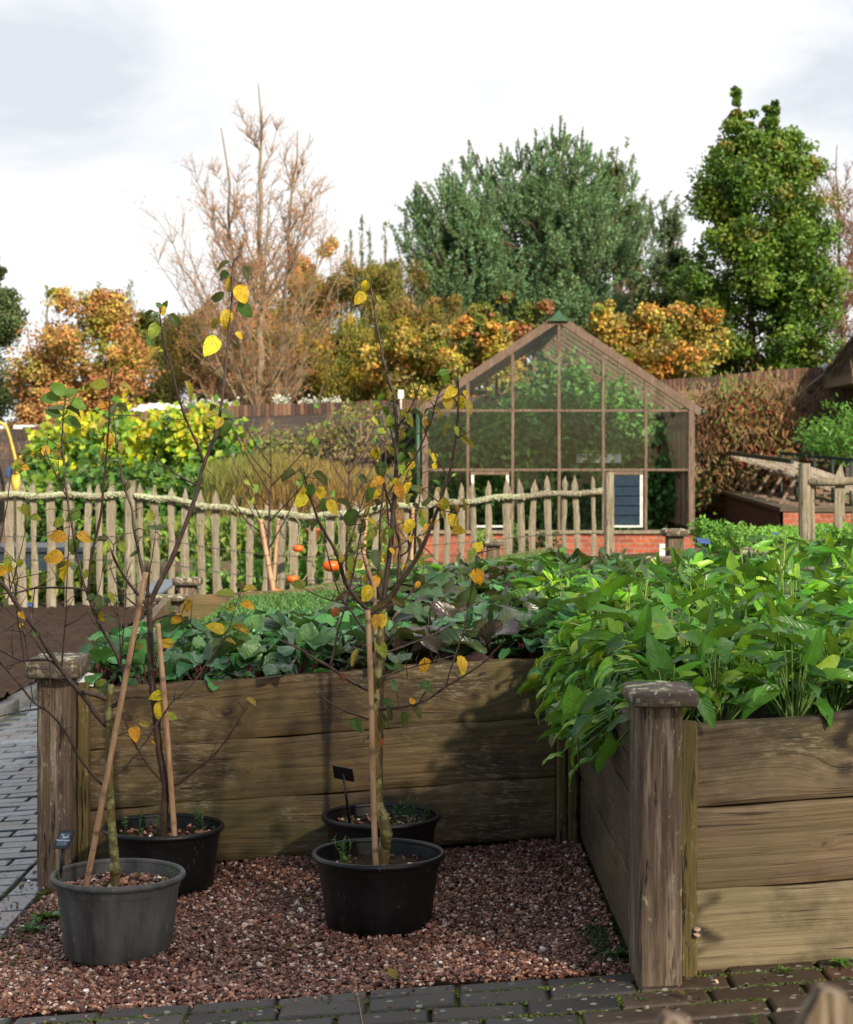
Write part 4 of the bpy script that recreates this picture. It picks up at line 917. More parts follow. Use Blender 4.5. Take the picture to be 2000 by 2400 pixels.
B.branch([(352, 1500), (325, 1480), (300, 1470), (275, 1462)], .0018, .0010, .05)
B.branch([(357, 1610), (335, 1595), (318, 1585)], .0022, .0014, .03)
for q in [(555, 608, 'p', 26, -.9), (522, 622, 'd', 36, 2.6), (580, 643, 'd', 42, 1.0), (521, 647, 'G', 34, 2.9), (538, 665, 'y', 36, 1.6), (567, 690, 'Y', 46, 1.2), (508, 697, 'd', 40, 2.5), (574, 724, 'G', 42, 1.0), (531, 749, 'Y', 48, 1.7), (503, 758, 'y', 32, 2.2), (496, 812, 'Y', 50, 2.1),
          (490, 957, 'd', 34, 3.1), (492, 974, 'y', 42, 3.0), (513, 992, 'Y', 30, 2.0), (528, 1000, 'G', 42, 1.6), (532, 966, 't', 26, .5), (381, 728, 'Y', 24, 1.6), (372, 714, 'G', 18, 4.2), (389, 714, 'G', 20, -1.0), (343, 738, 'd', 38, 2.7), (411, 750, 'd', 38, .7), (363, 775, 'g', 42, 2.0), (353, 800, 'G', 28, 1.9), (356, 831, 'y', 42, 2.4), (443, 913, 'y', 44, 1.1),
          (265, 958, 't', 30, -1), (284, 954, 'd', 28, .4), (282, 965, 'y', 26, .1), (283, 1052, 'y', 34, 1.2), (250, 1283, 'g', 28, 1.8), (288, 1283, 'g', 26, 1.1), (251, 1318, 't', 24, 3.2), (240, 1262, 'd', 26, 3.2), (351, 1206, 'g', 34, 4.2), (357, 1235, 't', 24, 3.5), (378, 1235, 't', 28, -.4),
          (415, 1450, 'O', 32, 2.8), (440, 1405, 'y', 26, 4.9), (440, 1420, 'O', 32, 1.7), (591, 1643, 'y', 28, .5), (375, 1738, 'O', 36, .3), (370, 1630, 'Y', 36, 3.0), (377, 1664, 'Y', 40, 1.8), (405, 1678, 'g', 30, .2), (388, 1508, 'Y', 38, 3.3), (374, 1650, 'p', 22, .3), (405, 1425, 't', 22, -.3)]:
    B.leaf(*q)
B.extra(5, 700, 1300, 'yYdt'); treeB = B.finish('tall dark-stemmed apple tree forking into two long shoots, in the pot behind the grey one', 'twig')

# --- C: front middle pot
T = Tree(4.97, 3)
T.branch([(897, 2035), (901, 1990), (906, 1954), (900, 1925), (890, 1900), (885, 1874), (884, 1837), (880, 1780), (877, 1694), (881, 1637), (886, 1580), (890, 1523), (894, 1451), (900, 1409)], .0155, .0088, 0, True)
T.trunk.tube([P(900, 2000, 4.97), P(907, 1955, 4.96), P(896, 1910, 4.96), P(889, 1890, 4.96)], [.012, .0165, .0175, .011], 12)
T.branch([(899, 1412), (904, 1364), (913, 1307), (921, 1221), (924, 1164), (929, 1107), (931, 1050), (929, 979), (923, 921), (913, 896), (904, 864), (898, 838), (886, 774), (878, 722), (868, 662)], .0088, .0020, .10)
T.branch([(931, 1001), (959, 964), (979, 921), (993, 879), (1003, 858)], .0026, .0012, -.08)
T.branch([(897, 1430), (919, 1393), (939, 1364), (970, 1321), (990, 1284), (1010, 1236), (1024, 1199), (1039, 1153), (1053, 1113), (1061, 1079), (1070, 1021), (1073, 979), (1076, 936), (1074, 864)], .0075, .0014, -.15)
T.branch([(1048, 1120), (1030, 1084), (1010, 1044), (993, 1004), (967, 936)], .0024, .0011, .08)
T.branch([(905, 1165), (936, 1116), (973, 1073), (999, 1019), (1016, 973), (1019, 944), (1036, 910)], .0030, .0015, -.08)
T.branch([(928, 1067), (919, 1021), (909, 973)], .0030, .0016, .05)
T.branch([(922, 1220), (916, 1181), (899, 1136), (884, 1096), (876, 1076)], .0034, .0020, -.07)
T.branch([(889, 1448), (870, 1436), (844, 1413), (816, 1379), (804, 1350), (800, 1326), (784, 1287), (764, 1253), (744, 1213), (730, 1173), (719, 1133), (711, 1107)], .0068, .0022, -.14)
T.branch([(800, 1326), (819, 1279), (833, 1230), (844, 1193), (853, 1161)], .0034, .0018, .08)
T.branch([(927, 1375), (936, 1310), (938, 1270), (930, 1245), (924, 1210)], .0050, .0040, .05)
T.branch([(936, 1310), (955, 1293), (970, 1250), (968, 1225)], .0028, .0014, -.05)
T.branch([(1025, 1195), (1045, 1199), (1076, 1199)], .0018, .0010, .04)
T.branch([(1027, 1199), (1045, 1185), (1064, 1170)], .0018, .0010, -.04)
T.branch([(1026, 1176), (1008, 1160), (990, 1144)], .0020, .0010, -.04)
T.branch([(921, 1235), (950, 1222), (975, 1210)], .0020, .0012, .04)
T.branch([(990, 1284), (1005, 1292), (1020, 1310), (1025, 1318)], .0018, .0008, -.04)
T.branch([(918, 1130), (900, 1105), (889, 1080), (884, 1060)], .0018, .0010, .05)
T.branch([(883, 1620), (871, 1620), (837, 1606), (809, 1589), (774, 1563), (734, 1543), (706, 1523), (680, 1510), (655, 1500)], .0052, .0026, -.12)
T.branch([(774, 1561), (783, 1523), (791, 1480), (803, 1446), (814, 1403), (827, 1350), (836, 1307), (844, 1256), (856, 1193)], .0032, .0015, -.06)
T.branch([(862, 1490), (830, 1440), (807, 1416), (793, 1387), (776, 1330), (761, 1273), (747, 1221)], .0034, .0015, .08)
T.branch([(807, 1414), (764, 1404), (733, 1390), (710, 1379)], .0022, .0013, -.05)
T.branch([(872, 1689), (831, 1674), (800, 1663), (757, 1637), (734, 1620)], .0032, .0014, -.10)
T.branch([(800, 1663), (798, 1680), (796, 1692)], .0020, .0009, 0)
T.branch([(884, 1663), (915, 1660), (943, 1657), (994, 1646), (1037, 1614), (1091, 1583), (1140, 1549), (1183, 1500)], .0046, .0018, -.10)
T.branch([(1043, 1609), (1063, 1546), (1083, 1494), (1097, 1431), (1094, 1420), (1116, 1320), (1122, 1288)], .0028, .0012, .04)
T.branch([(1097, 1425), (1108, 1380), (1114, 1340), (1120, 1310)], .0016, .0009, -.05)
T.branch([(893, 1530), (911, 1529), (957, 1511), (1014, 1489), (1071, 1460), (1100, 1500)], .0032, .0014, .12)
T.branch([(888, 1592), (925, 1578), (957, 1566), (1014, 1551), (1070, 1535)], .0026, .0013, .15)
T.branch([(889, 1600), (920, 1588), (955, 1590), (985, 1600)], .0016, .0009, -.05)
T.branch([(935, 1655), (932, 1625), (925, 1600), (918, 1590)], .0012, .0008, -.03)
T.branch([(876, 1740), (858, 1728), (846, 1748)], .0020, .0008, -.03)
T.branch([(878, 1700), (868, 1720), (860, 1732)], .0020, .0010, .03)
for q in [(856, 671, 'Y', 30, 1.9), (845, 698, 'Y', 32, 2.3), (889, 701, 'y', 20, .9), (896, 935, 'L', 28, 1.2), (930, 953, 't', 42, .2), (881, 959, 'y', 32, 2.9), (899, 968, 'L', 32, 2.3), (916, 988, 'g', 32, 1.5), (950, 967, 'y', 34, 2.4), (979, 968, 'd', 36, .1), (999, 936, 'y', 38, 3.3), (1005, 975, 't', 28, 2.2), (1030, 968, 'y', 34, .8), (1044, 893, 'L', 36, 1.5), (1041, 872, 'L', 26, -.3),
          (1074, 899, 'd', 40, .8), (1056, 920, 'Y', 34, 2.4), (1050, 946, 'Y', 32, 1.6), (1080, 944, 'Y', 34, 1.5), (1100, 953, 'y', 34, 1.0), (1041, 1008, 'y', 38, 2.7), (1096, 1034, 'y', 40, .8), (1001, 993, 'O', 24, 1.7), (942, 1020, 'y', 38, 1.1), (961, 997, 'd', 34, .1), (847, 1056, 'y', 26, 2.8), (880, 1064, 'Y', 34, 1.6), (878, 1045, 'b', 24, .2), (914, 1054, 'y', 32, .8), (893, 1099, 'G', 36, 1.5), (884, 1130, 'O', 34, 2.6), (936, 1150, 'O', 36, 1.3), (867, 1161, 'G', 38, 1.6),
          (821, 1216, 'G', 50, 2.2), (810, 1181, 'd', 40, .3), (890, 1187, 'd', 40, .8), (956, 1170, 'y', 34, 2.5), (1040, 1183, 'O', 30, .1), (1062, 1220, 'Y', 36, .9), (1080, 1244, 'Y', 38, .1), (1094, 1182, 'y', 34, .6), (959, 1233, 'Y', 34, 2.0), (880, 1244, 'y', 36, 2.4), (898, 1262, 'y', 34, 1.8), (850, 1233, 'd', 34, 1.2), (884, 1310, 't', 42, 1.3), (824, 1322, 'g', 40, 1.6), (818, 1272, 'y', 32, 2.8),
          (726, 1153, 'G', 36, 1.5), (706, 1174, 'Y', 38, 2.1), (754, 1157, 'Y', 34, .9), (762, 1185, 'G', 36, 1.0), (778, 1188, 'Y', 36, .9), (673, 1114, 'd', 42, 2.8), (754, 1119, 'd', 42, .6), (704, 1100, 'd', 18, 3.2), (860, 1392, 'Y', 42, 1.9), (888, 1421, 'b', 50, 2.8), (934, 1410, 'b', 38, .8), (1122, 1282, 'Y', 34, -.5), (1121, 1352, 'O', 40, 1.3), (1104, 1300, 'g', 34, 2.0), (1090, 1337, 't', 34, 2.9), (1104, 1396, 'G', 44, 1.6),
          (897, 1456, 'Y', 34, 1.5), (882, 1456, 'O', 32, 1.6), (994, 1564, 'O', 44, 1.6), (1085, 1558, 'Y', 44, 1.2), (898, 1524, 'g', 40, 1.0), (890, 1505, 'b', 40, .9), (831, 1541, 'y', 38, 2.0), (786, 1437, 'R', 28, 1.6), (802, 1590, 'R', 24, 2.2), (884, 1596, 'b', 42, .9), (912, 1645, 'G', 30, .2), (872, 1646, 'd', 30, 2.8), (915, 1672, 'd', 36, 1.2), (948, 1688, 'G', 36, 1.2), (982, 1668, 'd', 36, .7), (966, 1643, 'O', 18, 4.2),
          (838, 1698, 'G', 38, .5), (882, 1732, 'g', 38, 1.3), (890, 1742, 'R', 28, 1.5), (1000, 1608, 'G', 32, .4), (896, 1695, 'b', 36, 1.7), (893, 1640, 'd', 28, .2), (925, 1605, 't', 26, 1.3), (936, 1565, 'G', 26, .2), (699, 1368, 'g', 36, 3.6), (707, 1372, 'g', 24, 2.6), (893, 1600, 'd', 26, 1.6), (905, 1690, 'd', 30, 1.2), (876, 1665, 't', 24, 2.4)]:
    T.leaf(*q)
T.extra(42, 880, 1400, 'YYOyygtdL'); treeC = T.finish('bushy many-branched apple tree with yellow and green leaves growing in the front middle pot')

# --- D: back middle pot, partly hidden by C
T = Tree(5.58, 4)
T.branch([(893, 1935), (890, 1850), (892, 1700), (896, 1560), (898, 1440), (893, 1400)], .0095, .0070, 0, True)
T.branch([(893, 1405), (887, 1379), (890, 1279), (893, 1207), (899, 1139), (905, 1060)], .0062, .0025, .05)
T.branch([(893, 1405), (905, 1350), (915, 1290), (907, 1164), (900, 1120)], .0050, .0022, -.08)
T.branch([(896, 1440), (925, 1400), (950, 1330), (965, 1270), (975, 1215), (985, 1170), (983, 1090), (975, 1040)], .0045, .0016, .10)
T.branch([(893, 1410), (870, 1370), (858, 1330), (845, 1280), (848, 1240)], .0040, .0016, .08)
T.branch([(897, 1430), (930, 1415), (960, 1395), (985, 1370), (995, 1330), (985, 1280)], .0030, .0012, .05)
T.branch([(905, 1300), (930, 1280), (965, 1262), (1000, 1250), (1040, 1205)], .0028, .0012, .06)
T.branch([(890, 1300), (860, 1295), (840, 1270)], .0026, .0011, .06)
T.branch([(895, 1200), (915, 1170), (950, 1130), (980, 1100), (1020, 1060)], .0022, .0010, .08)
T.branch([(865, 1385), (850, 1390), (832, 1352)], .0020, .0010, -.06)
for q in [(898, 1260, 'y', 40, 1.7), (870, 1255, 'g', 32, 2.6), (845, 1283, 'y', 32, 3.1), (862, 1350, 'y', 30, 3.1), (900, 1345, 'y', 28, 2.3), (848, 1318, 'y', 24, .5), (902, 1310, 'Y', 28, .8), (985, 1150, 'O', 24, 1.4), (960, 1115, 'y', 34, .9), (957, 1145, 'Y', 34, 1.0), (988, 1205, 'g', 24, 1.4), (992, 1225, 'L', 24, 1.4), (993, 1210, 'y', 34, 1.4), (1000, 1240, 'O', 26, 1.8), (983, 1275, 'b', 34, 1.2), (1020, 1095, 'Y', 20, .8), (1030, 1150, 'y', 20, .9), (975, 1145, 't', 24, .1), (906, 1366, 't', 34, .1), (885, 1170, 'O', 24, 1.7), (860, 1200, 'y', 32, 2.0), (850, 1120, 'd', 28, 4.2), (966, 1068, 'y', 24, .9), (920, 1120, 't', 28, .3)]:
    T.leaf(*q)
T.extra(16, 1050, 1400, 'YOyytd'); treeD = T.finish('slender apple tree in the back middle pot, its shoots tangled behind the bushy tree', 'twig')

# --- shoot at the far edge whose pot stands outside the picture, and saplings beyond the beet bed
T = Tree(5.0, 5)
T.branch([(-60, 1700), (-30, 1480), (0, 1270), (12, 1210), (20, 1150), (28, 1100), (30, 1092)], .0045, .0012, 0, True)
T.branch([(-30, 1480), (20, 1400), (45, 1310), (60, 1240), (72, 1215)], .0022, .0010, 0)
for q in [(38, 1090, 'g', 26, -.4), (58, 1094, 'O', 22, .6), (44, 1082, 'y', 24, 3.6), (55, 1196, 'g', 28, 4.0), (85, 1214, 'd', 26, .1), (5, 1335, 'O', 22, 3.2)]: T.leaf(*q)
T.finish('thin leaning apple shoot at the edge of the photo in front of the yellow hose', 'twig')
def sapling(label, D, px, base, top, seed, nb):
    T = Tree(D, seed); r = T.r; T.branch([(px, base), (px-3, base-(base-top)*.35), (px+4, base-(base-top)*.7), (px+2, top)], .011, .003, 0, True)
    for k in range(nb):
        y0 = base-(base-top)*r.uniform(.25, .8); s = r.choice([-1, 1]); l = r.uniform(40, 130); up = r.uniform(.6, 1.6)
        T.branch([(px, y0), (px+s*l*.4, y0-l*.5*up), (px+s*l*.75, y0-l*1.0*up), (px+s*l, y0-l*1.5*up)], .005, .002, r.uniform(-.4, .4))
        for q in range(r.integers(1, 4)): T.leaf(px+s*l*r.uniform(.5, 1), y0-l*r.uniform(.7, 1.5)*up, r.choice(list('gtLdy')), r.uniform(16, 24))
    return T.finish(label, 'twig')
sapling('bare staked sapling with two canes beyond the beets, in front of the dipping fence rail', 10.9, 632, 1420, 1000, 11, 12)
sapling('thin reddish sapling behind the bushy potted tree and in front of the grassy patch', 11.2, 815, 1430, 990, 12, 9)
cane('pale cane tilted beside the bare staked sapling, the one farther from the pumpkin', [P(645, 1410, 10.8), P(610, 1217, 10.8)], .016)
cane('pale cane crossing behind the bare staked sapling, closer to the pumpkin', [P(638, 1410, 11.0), P(652, 1215, 11.0)], .013)
cane('pale cane behind the bushy potted tree, beside the orange brickwork', [P(962, 1400, 11.0), P(968, 1190, 11.0)], .013)
cane('tall pale cane behind the bushy potted tree, closer to its trunk', [P(845, 1400, 11.0), P(860, 1200, 11.0)], .013)
# twine ties round trunk and cane
for (px, py, D, w, lab) in ((878, 1825, 4.95, .017, 'brown twine tie round trunk and cane of the front middle tree'), (248, 1872, 4.85, .019, 'brown twine tie low on the lichen-covered tree and its cane'), (268, 1690, 4.84, .022, 'brown twine tie high on the lichen-covered tree and its cane'), (372, 1570, 5.54, .020, 'brown twine tie on the dark-stemmed tree and its cane')):
    mb = MB(); p = P(px, py, D); a = np.linspace(0, 2*np.pi, 25)
    for k in range(3): mb.tube(np.stack([p[0]+w*np.cos(a), p[1]+w*.8*np.sin(a), p[2]+.002*k+.003*np.cos(a*1)], -1), .0012, 5, cap=False)
    tag(mb.build('twine_tie', M['tie']), lab, 'twine')

# ---------------------------------------------------------------- small things lying about
def fallen(px, py, D, k, size, label, z=None):
    mb = MB(); p = P(px, py, D); p[2] = float(gz(p[0]))+.012 if z is None else z; r = np.random.default_rng(int(px)); c = np.array(Tree.COLS[k])
    a = r.uniform(0, 6.28); d = np.array([math.cos(a), math.sin(a)*.8, .1]); L = size/F*D
    blades(mb, np.zeros((1, 3)), d[None], np.array([[r.normal(0, .3), r.normal(0, .3), 1.]]), L, L*.62, [0, .1, .25, .42, .6, .78, .92, 1], [.25, .72, .98, 1.0, .86, .58, .26, .0], None, 7, -.9, .5, .05, 7, c[None], .5, r=r)
    mb.tube([np.zeros(3), -d*.012+[0, 0, .003]], .0008, 4)
    o = mb.build('fallen_leaf', M['apple_leaf']); o.location = p; return tag(o, label, 'fallen leaf', 'fallen leaves on the gravel and bricks')
def gd(py, x=0): return (EYE-float(gz(x)))*F/(py-1100)
for (px, py, k, s, lab) in ((718, 2119, 'y', 26, 'curled yellow fallen leaf on the gravel beside the front middle pot'), (690, 2093, 'y', 18, 'small yellowish fallen leaf on the gravel between the pots'), (663, 2235, 'b', 40, 'large tan fallen leaf flat on the open gravel'),
                       (645, 2084, 'b', 30, 'dark brown fallen leaf on the gravel between the two pairs of pots'), (512, 2135, 'b', 26, 'thin rusty fallen leaf on the gravel beside the grey pot'), (930, 2306, 'y', 40, 'yellow fallen leaf on the gravel near the edge of the brick paving'),
                       (1180, 1950, 'O', 36, 'orange-brown fallen leaf on the gravel at the foot of the plank wall'), (1290, 1950, 'b', 26, 'tan fallen leaf in the inner corner of the bed walls'), (1160, 2095, 'b', 26, 'dark curled fallen leaf on the gravel towards the shaded return wall'),
                       (1608, 2338, 'b', 34, 'pale brown fallen leaf on the bricks below the front post'), (1640, 2345, 'b', 26, 'shrivelled fallen leaf on the bricks beside the foot of the batten'), (1385, 2210, 'y', 18, 'small yellow fallen leaf on the gravel near the return wall')):
    x = (px-1000)/F*5; fallen(px, py, gd(py, x), k, s, lab)
def weed(px, py, label, n=14, L=.05, col=(.07, .19, .03), W=.5, D=None):
    x = (px-1000)/F*5; D = D or gd(py, x); p = P(px, py, D); mb = MB(); r = np.random.default_rng(int(px+py)); a = r.uniform(0, 6.28, n); el = r.uniform(.1, 1.0, n)
    d = np.stack([np.cos(a)*np.cos(el), np.sin(a)*np.cos(el), np.sin(el)], -1)
    blades(mb, r.normal(0, .008, (n, 3))*[1, 1, .2], d, rand_dir(n, r)*.4+[0, 0, 1], r.uniform(.5, 1.1, n)*L, L*W*r.uniform(.4, .8, n), [0, .2, .5, .8, 1], [.3, .7, 1, .7, .05], None, 5, 1.0, .3, .05, 6, jit(col, n, .25, r), r=r)
    o = mb.build('weed_plant', M['spinach_leaf']); o.location = p; return tag(o, label, 'weed')
weed(100, 2155, 'broad-leaved green weed on the gravel beside the grey pot', 12, .065, (.09, .22, .03), .75)
weed(72, 2180, 'feathery green weed at the gravel edge beside the brick path', 22, .055, (.06, .16, .04), .3)
weed(1352, 1968, 'green weed in the inner corner of the bed at the foot of the battens', 16, .07, (.05, .17, .03), .4)
weed(1310, 2045, 'small weed in the gravel along the shaded return wall', 12, .03, (.06, .15, .03), .4)
weed(1385, 2160, 'low green weed under the shaded return wall, closer to the front post', 8, .025, (.05, .13, .03), .5)
weed(1455, 2240, 'dark weed pressed against the foot of the front post', 16, .05, (.045, .12, .025), .5)
weed(1390, 2228, 'tiny weed at the gravel corner beside the front post', 8, .025, (.07, .18, .03), .4)
weed(1975, 2258, 'bright green weed at the foot of the front wall of the bed', 16, .03, (.10, .24, .03), .5)
weed(1845, 2275, 'small green weed in the brick joint under the front wall', 14, .028, (.08, .20, .03), .5)
weed(1500, 2345, 'thin green weed in the brick joint below the front post', 8, .02, (.08, .20, .03), .4)
weed(1765, 2390, 'grassy weed in the bottom brick joint', 10, .03, (.06, .15, .03), .3)
# moss lumps in the joints in front
mb = MB(); n = 2600; cx = rng.choice([-.75, -.35, -.1, .12, .3, .45, .50, .62, .95, .8, -1.25, -1.22], n)+rng.normal(0, .09, n); cy = np.where(cx < -1.1, rng.uniform(4.3, 6.4, n), rng.choice([4.225, 4.123, 4.02, 4.225], n)+rng.normal(0, .008, n))
cy = np.where((cx > .40) & (cx < .60), 4.10+rng.normal(0, .03, n), cy)
lumps(mb, np.stack([cx, cy, gz(cx)+.002], -1), rng.uniform(.002, .007, n), jit((.075, .10, .018), n, .35), flat=.6)
n = 500; cx = .47-np.abs(rng.normal(0, .03, n)); cy = rng.uniform(4.4, 4.75, n); lumps(mb, np.stack([cx, cy, gz(cx)+.004], -1), rng.uniform(.002, .006, n), jit((.05, .065, .02), n, .35), flat=.6)
struct(mb.build('moss', M['matte']), 'stuff', 'green moss growing in the brick joints and round the front post', 'moss')
# pair of bracket mushrooms on the batten
for k, (dz) in enumerate((0, -.013)):
    mb = MB(); lathe(mb, [(.0005, .001), (.004, .0012), (.0085, -.001), (.0095, -.003), (.003, -.005), (.002, -.012)], 16); o = mb.build('mushroom', M['mushroom']); p = P(1634, 2176, 4.22); o.location = (p[0], p[1], p[2]+dz); o.scale = (1, 1, 1 if k == 0 else .8)
    o.rotation_euler = (.3, .2*k, 0); tag(o, ('upper' if k == 0 else 'lower')+' of two tiny pinkish mushrooms on the green batten beside the front post', 'mushroom')
mb = MB(); mb.tube([P(826, 2268, 4.45), P(838, 2330, 4.25), P(852, 2410, 4.0)], .0012, 5, (.35, .25, .14)); tag(mb.build('dry_stalk', M['twigcol']), 'single dry straw stalk across the gravel and the brick edge', 'stalk')
mb = MB(); mb.box(-.035, .035, -.001, .001, -.03, .03); o = mb.build('plant_label', M['white'], smooth=False); o.location = P(195, 1590, 5.86); o.rotation_euler = (-.9, .2, .3); tag(o, 'blank white plastic label in the corner of the bed beside the lichened post cap', 'plant label')

# front fence whose picket tips just reach into the picture
fr = empty('picket_fence', (.2, 1.3, 0), 'grey picket fence close to the camera, only two blurred tips showing', 'fence')
for k, (x, z) in enumerate(((.295, .822), (.182, .802), (.07, .76), (-.04, .75), (-.15, .755), (-.26, .75), (.42, .775), (.53, .76), (.64, .765))):
    mb = MB(); w = .037; s = (z+.06-.055); v = []
    for yy in (-.012, .012): v += [(-w, yy, -z-.0), (w, yy, -z), (w, yy, -.05), (.010, yy, -.004), (-.008, yy, 0), (-w, yy, -.055)]
    f = [[0, 1, 2, 3, 4, 5], [11, 10, 9, 8, 7, 6]]+[[e, (e+1) % 6+0, (e+1) % 6+6, e+6] for e in range(6)]
    f = [f[0], f[1]]+[[e+6, (e+1) % 6+6, (e+1) % 6, e] for e in range(6)]
    mb.add(v, f); o = mb.build('picket', M['post'], fr, smooth=False); o.location = (x-.2, 0, z)
mb = MB(); mb.beam((-.6, .03, .58), (.6, .03, .61), .03, .06); mb.build('rail', M['picket'], fr)

# ================================================================ MIDDLE GROUND: further beds, fences
def simple_bed(name, label, x0, x1, y0, y1, zt, slope=SL, boards=3, posts=()):
    root = empty(name, ((x0+x1)/2, y0, 0), label, 'raised bed'); root.location = (0, 0, 0)
    for k in range(boards):
        zb = zt-.2*(boards-k)
        plank('plank', M['plank'], root, (x0, y0, zb+slope*x0), (1, 0, 0), (0, -1, 0), x1-x0, .197, slope, seed=hash(label) % 50+k, res=.04)
        plank('plank', M['plank'], root, (x0, y1, zb+slope*x0), (0, -1, 0), (-1, 0, 0), y1-y0, .197, 0, seed=k+5, res=.04)
        plank('plank', M['plank'], root, (x1, y0, zb+slope*x1), (0, 1, 0), (1, 0, 0), y1-y0, .197, 0, seed=k+15, res=.04)
        plank('plank', M['plank_light'], root, (x1, y1, zb+slope*x1), (-1, 0, 0), (0, 1, 0), x1-x0, .197, -slope, seed=k+25, res=.04)
    for (px, py, D, s) in posts:
        p = P(px, py, D); post(root, p[0]-.055, p[0]+.055, D, D+.11, p[2]-.9, p[2]-.03, cap=(p[0]-s, p[0]+s, D-.03, D+.15, p[2]-.045, p[2]), seed=int(px), ch=.012)
    mb = MB(); nx, ny = 30, 30; X, Y = np.meshgrid(np.linspace(x0+.01, x1-.01, nx), np.linspace(y0+.05, y1-.05, ny)); Z = zt+slope*X-.07+rng.normal(0, .008, X.shape)
    i, j = np.meshgrid(np.arange(ny-1), np.arange(nx-1), indexing='ij'); a = (i*nx+j).ravel(); mb.add(np.stack([X, Y, Z], -1).reshape(-1, 3), np.stack([a, a+1, a+nx+1, a+nx], -1)); mb.build('soil', M['soil'], root)
    return root
simple_bed('raised_bed', 'second raised bed beyond the beets, planted with feathery carrot tops', -1.45, 1.05, 10.95, 14.6, .40, .16, 3, ((437, 1355, 11.0, .085), (1157, 1267, 14.4, .082)))
simple_bed('raised_bed', 'raised bed with low bushy greens and blue labels beyond the spinach', 1.58, 3.9, 9.1, 11.7, .56, SL, 3, ((1764, 1286, 9.0, .088), (1584, 1241, 11.6, .084)))
simple_bed('raised_bed', 'long raised bed of pale green lettuce in front of the cold frame', 2.6, 6.2, 13.3, 17.2, .44, SL*.6, 2)

def tuft_stuff(name, x0, x1, y0, y1, zf, n, L, W, cols, label, cat, up=.9, mat='far_leaf', layers=1.0, seed=0, bush=.03):
    r = np.random.default_rng(seed); mb = MB(); x = r.uniform(x0, x1, n); y = r.uniform(y0, y1, n); hh = r.uniform(0, 1, n)**.7
    z = zf(x, y)+hh*layers; d = rand_dir(n, r); d[:, 2] = np.abs(d[:, 2])+up; c = jit(np.array(cols)[r.integers(0, len(cols), n)], n, .25, r)
    mb.quads(np.stack([x, y, z], -1), d, rand_dir(n, r)+[0, -.5, .4], r.uniform(.6, 1.3, n)*L, W, c)
    return struct(mb.build(name, M[mat]), 'stuff', label, cat)
tuft_stuff('carrot_tops', -1.4, 1.0, 11.0, 14.5, lambda x, y: .335+.16*x, 24000, .03, .006, [(.11, .26, .06), (.08, .2, .045), (.16, .30, .08)], 'feathery light green carrot tops filling the second bed', 'carrot tops', .3, layers=.075, seed=3)
tuft_stuff('seedling_rows', -1.1, .25, 8.15, 10.3, lambda x, y: TOPZ(x)-.09, 16000, .04, .009, [(.09, .23, .06), (.07, .19, .05), (.13, .28, .07)], 'low feathery green seedlings between the beets and the back plank of the bed', 'seedlings', .4, layers=.09, seed=4)
tuft_stuff('lettuce', 2.65, 6.1, 13.4, 17.1, lambda x, y: .37+SL*.6*x, 22000, .06, .03, [(.17, .42, .045), (.13, .34, .04), (.22, .48, .06)], 'dense pale green lettuce filling the long bed in front of the cold frame', 'lettuce', .4, layers=.14, seed=5)
def bushy(name, px, py, D, w, h, n, L, W, cols, label, cat, group=None, mat='far_leaf', seed=0, stems=6, stemcol=(.10, .09, .04), base=None, up=.4, fold=.25):
    """small plant: foliage mesh with a child for its stems"""
    r = np.random.default_rng(seed+int(px)); loc = P(px, py, D) if base is None else np.array(base, float); mb, sm = MB(), MB()
    k = max(4, n//40); cc = rand_dir(k, r)*r.uniform(.3, 1, (k, 1))**.5*np.array([w/2, w/2, h/2])*.85; cc[:, 2] += h/2
    idx = r.integers(0, k, n); cen = cc[idx]+r.standard_normal((n, 3))*np.array([w, w, h])*.10; cen[:, 2] = np.maximum(cen[:, 2], .01)
    d = rand_dir(n, r); d[:, 2] += up; c = np.array(cols)[r.integers(0, len(cols), k)][idx]
    mb.quads(cen, d, rand_dir(n, r)+[0, -.3, .6], r.uniform(.6, 1.3, n)*L, r.uniform(.7, 1.3, n)*W, jit(c, n, .2, r), fold)
    tips = cc[:min(k, max(3, stems))]
    for t in tips: q = np.linspace(0, 1, 5)[:, None]; sm.tube(np.array([t*[.9, .9, 1]])*q**[1.6, 1.6, .9], np.linspace(.012*h, .004*h, 5), 4, stemcol)
    o = mb.build(name, M[mat]); o.location = loc; sm.build('stems', M['twigcol'], o); return tag(o, label, cat, group)
for k, (px, py, D, w, h) in enumerate(((1680, 1300, 10.6, .35, .22), (1745, 1300, 10.8, .35, .18), (1850, 1310, 10.9, .30, .14), (1975, 1300, 10.8, .3, .22))):
    bushy('leafy_herb', px, py, D, w, h, 700, .045, .018, [(.14, .36, .045), (.10, .28, .04), (.19, .42, .06)], 'bushy bright green herb plant among blue labels beyond the spinach', 'herb plant', 'herb plants beyond the spinach', seed=k)
for (px, py, D, h, w, lab) in ((1650, 1268, 9.6, .30, .075, 'slanted blue plant label nearest the capped post beside the bushy herbs'), (1746, 1257, 11.5, .16, .05, 'small blue plant label between the bushy herbs and the brick cold frame'), (1822, 1252, 12.3, .26, .06, 'small blue plant label on a thin stem, the last before the gate post'), (1938, 1243, 13.0, .2, .04, 'tiny blue plant label between the pickets beside the gate post'), (72, 1418, 14.5, .25, .06, 'dark blue label behind the first pickets of the lichened fence')):
    t = P(px, py, D); b = t-np.array([-.02, 0, h]); plant_label(lab, b, t, (R(35), R(5), R(10)), w, w*.62, 'label_blue', stem_r=.005)
mb = MB(); mb.box(-.02, .02, -.004, .004, -.03, .05); o = mb.build('plant_label', M['white'], smooth=False); o.location = P(1553, 1292, 12.0); tag(o, 'small white plastic label at the end of the carrot bed', 'plant label')

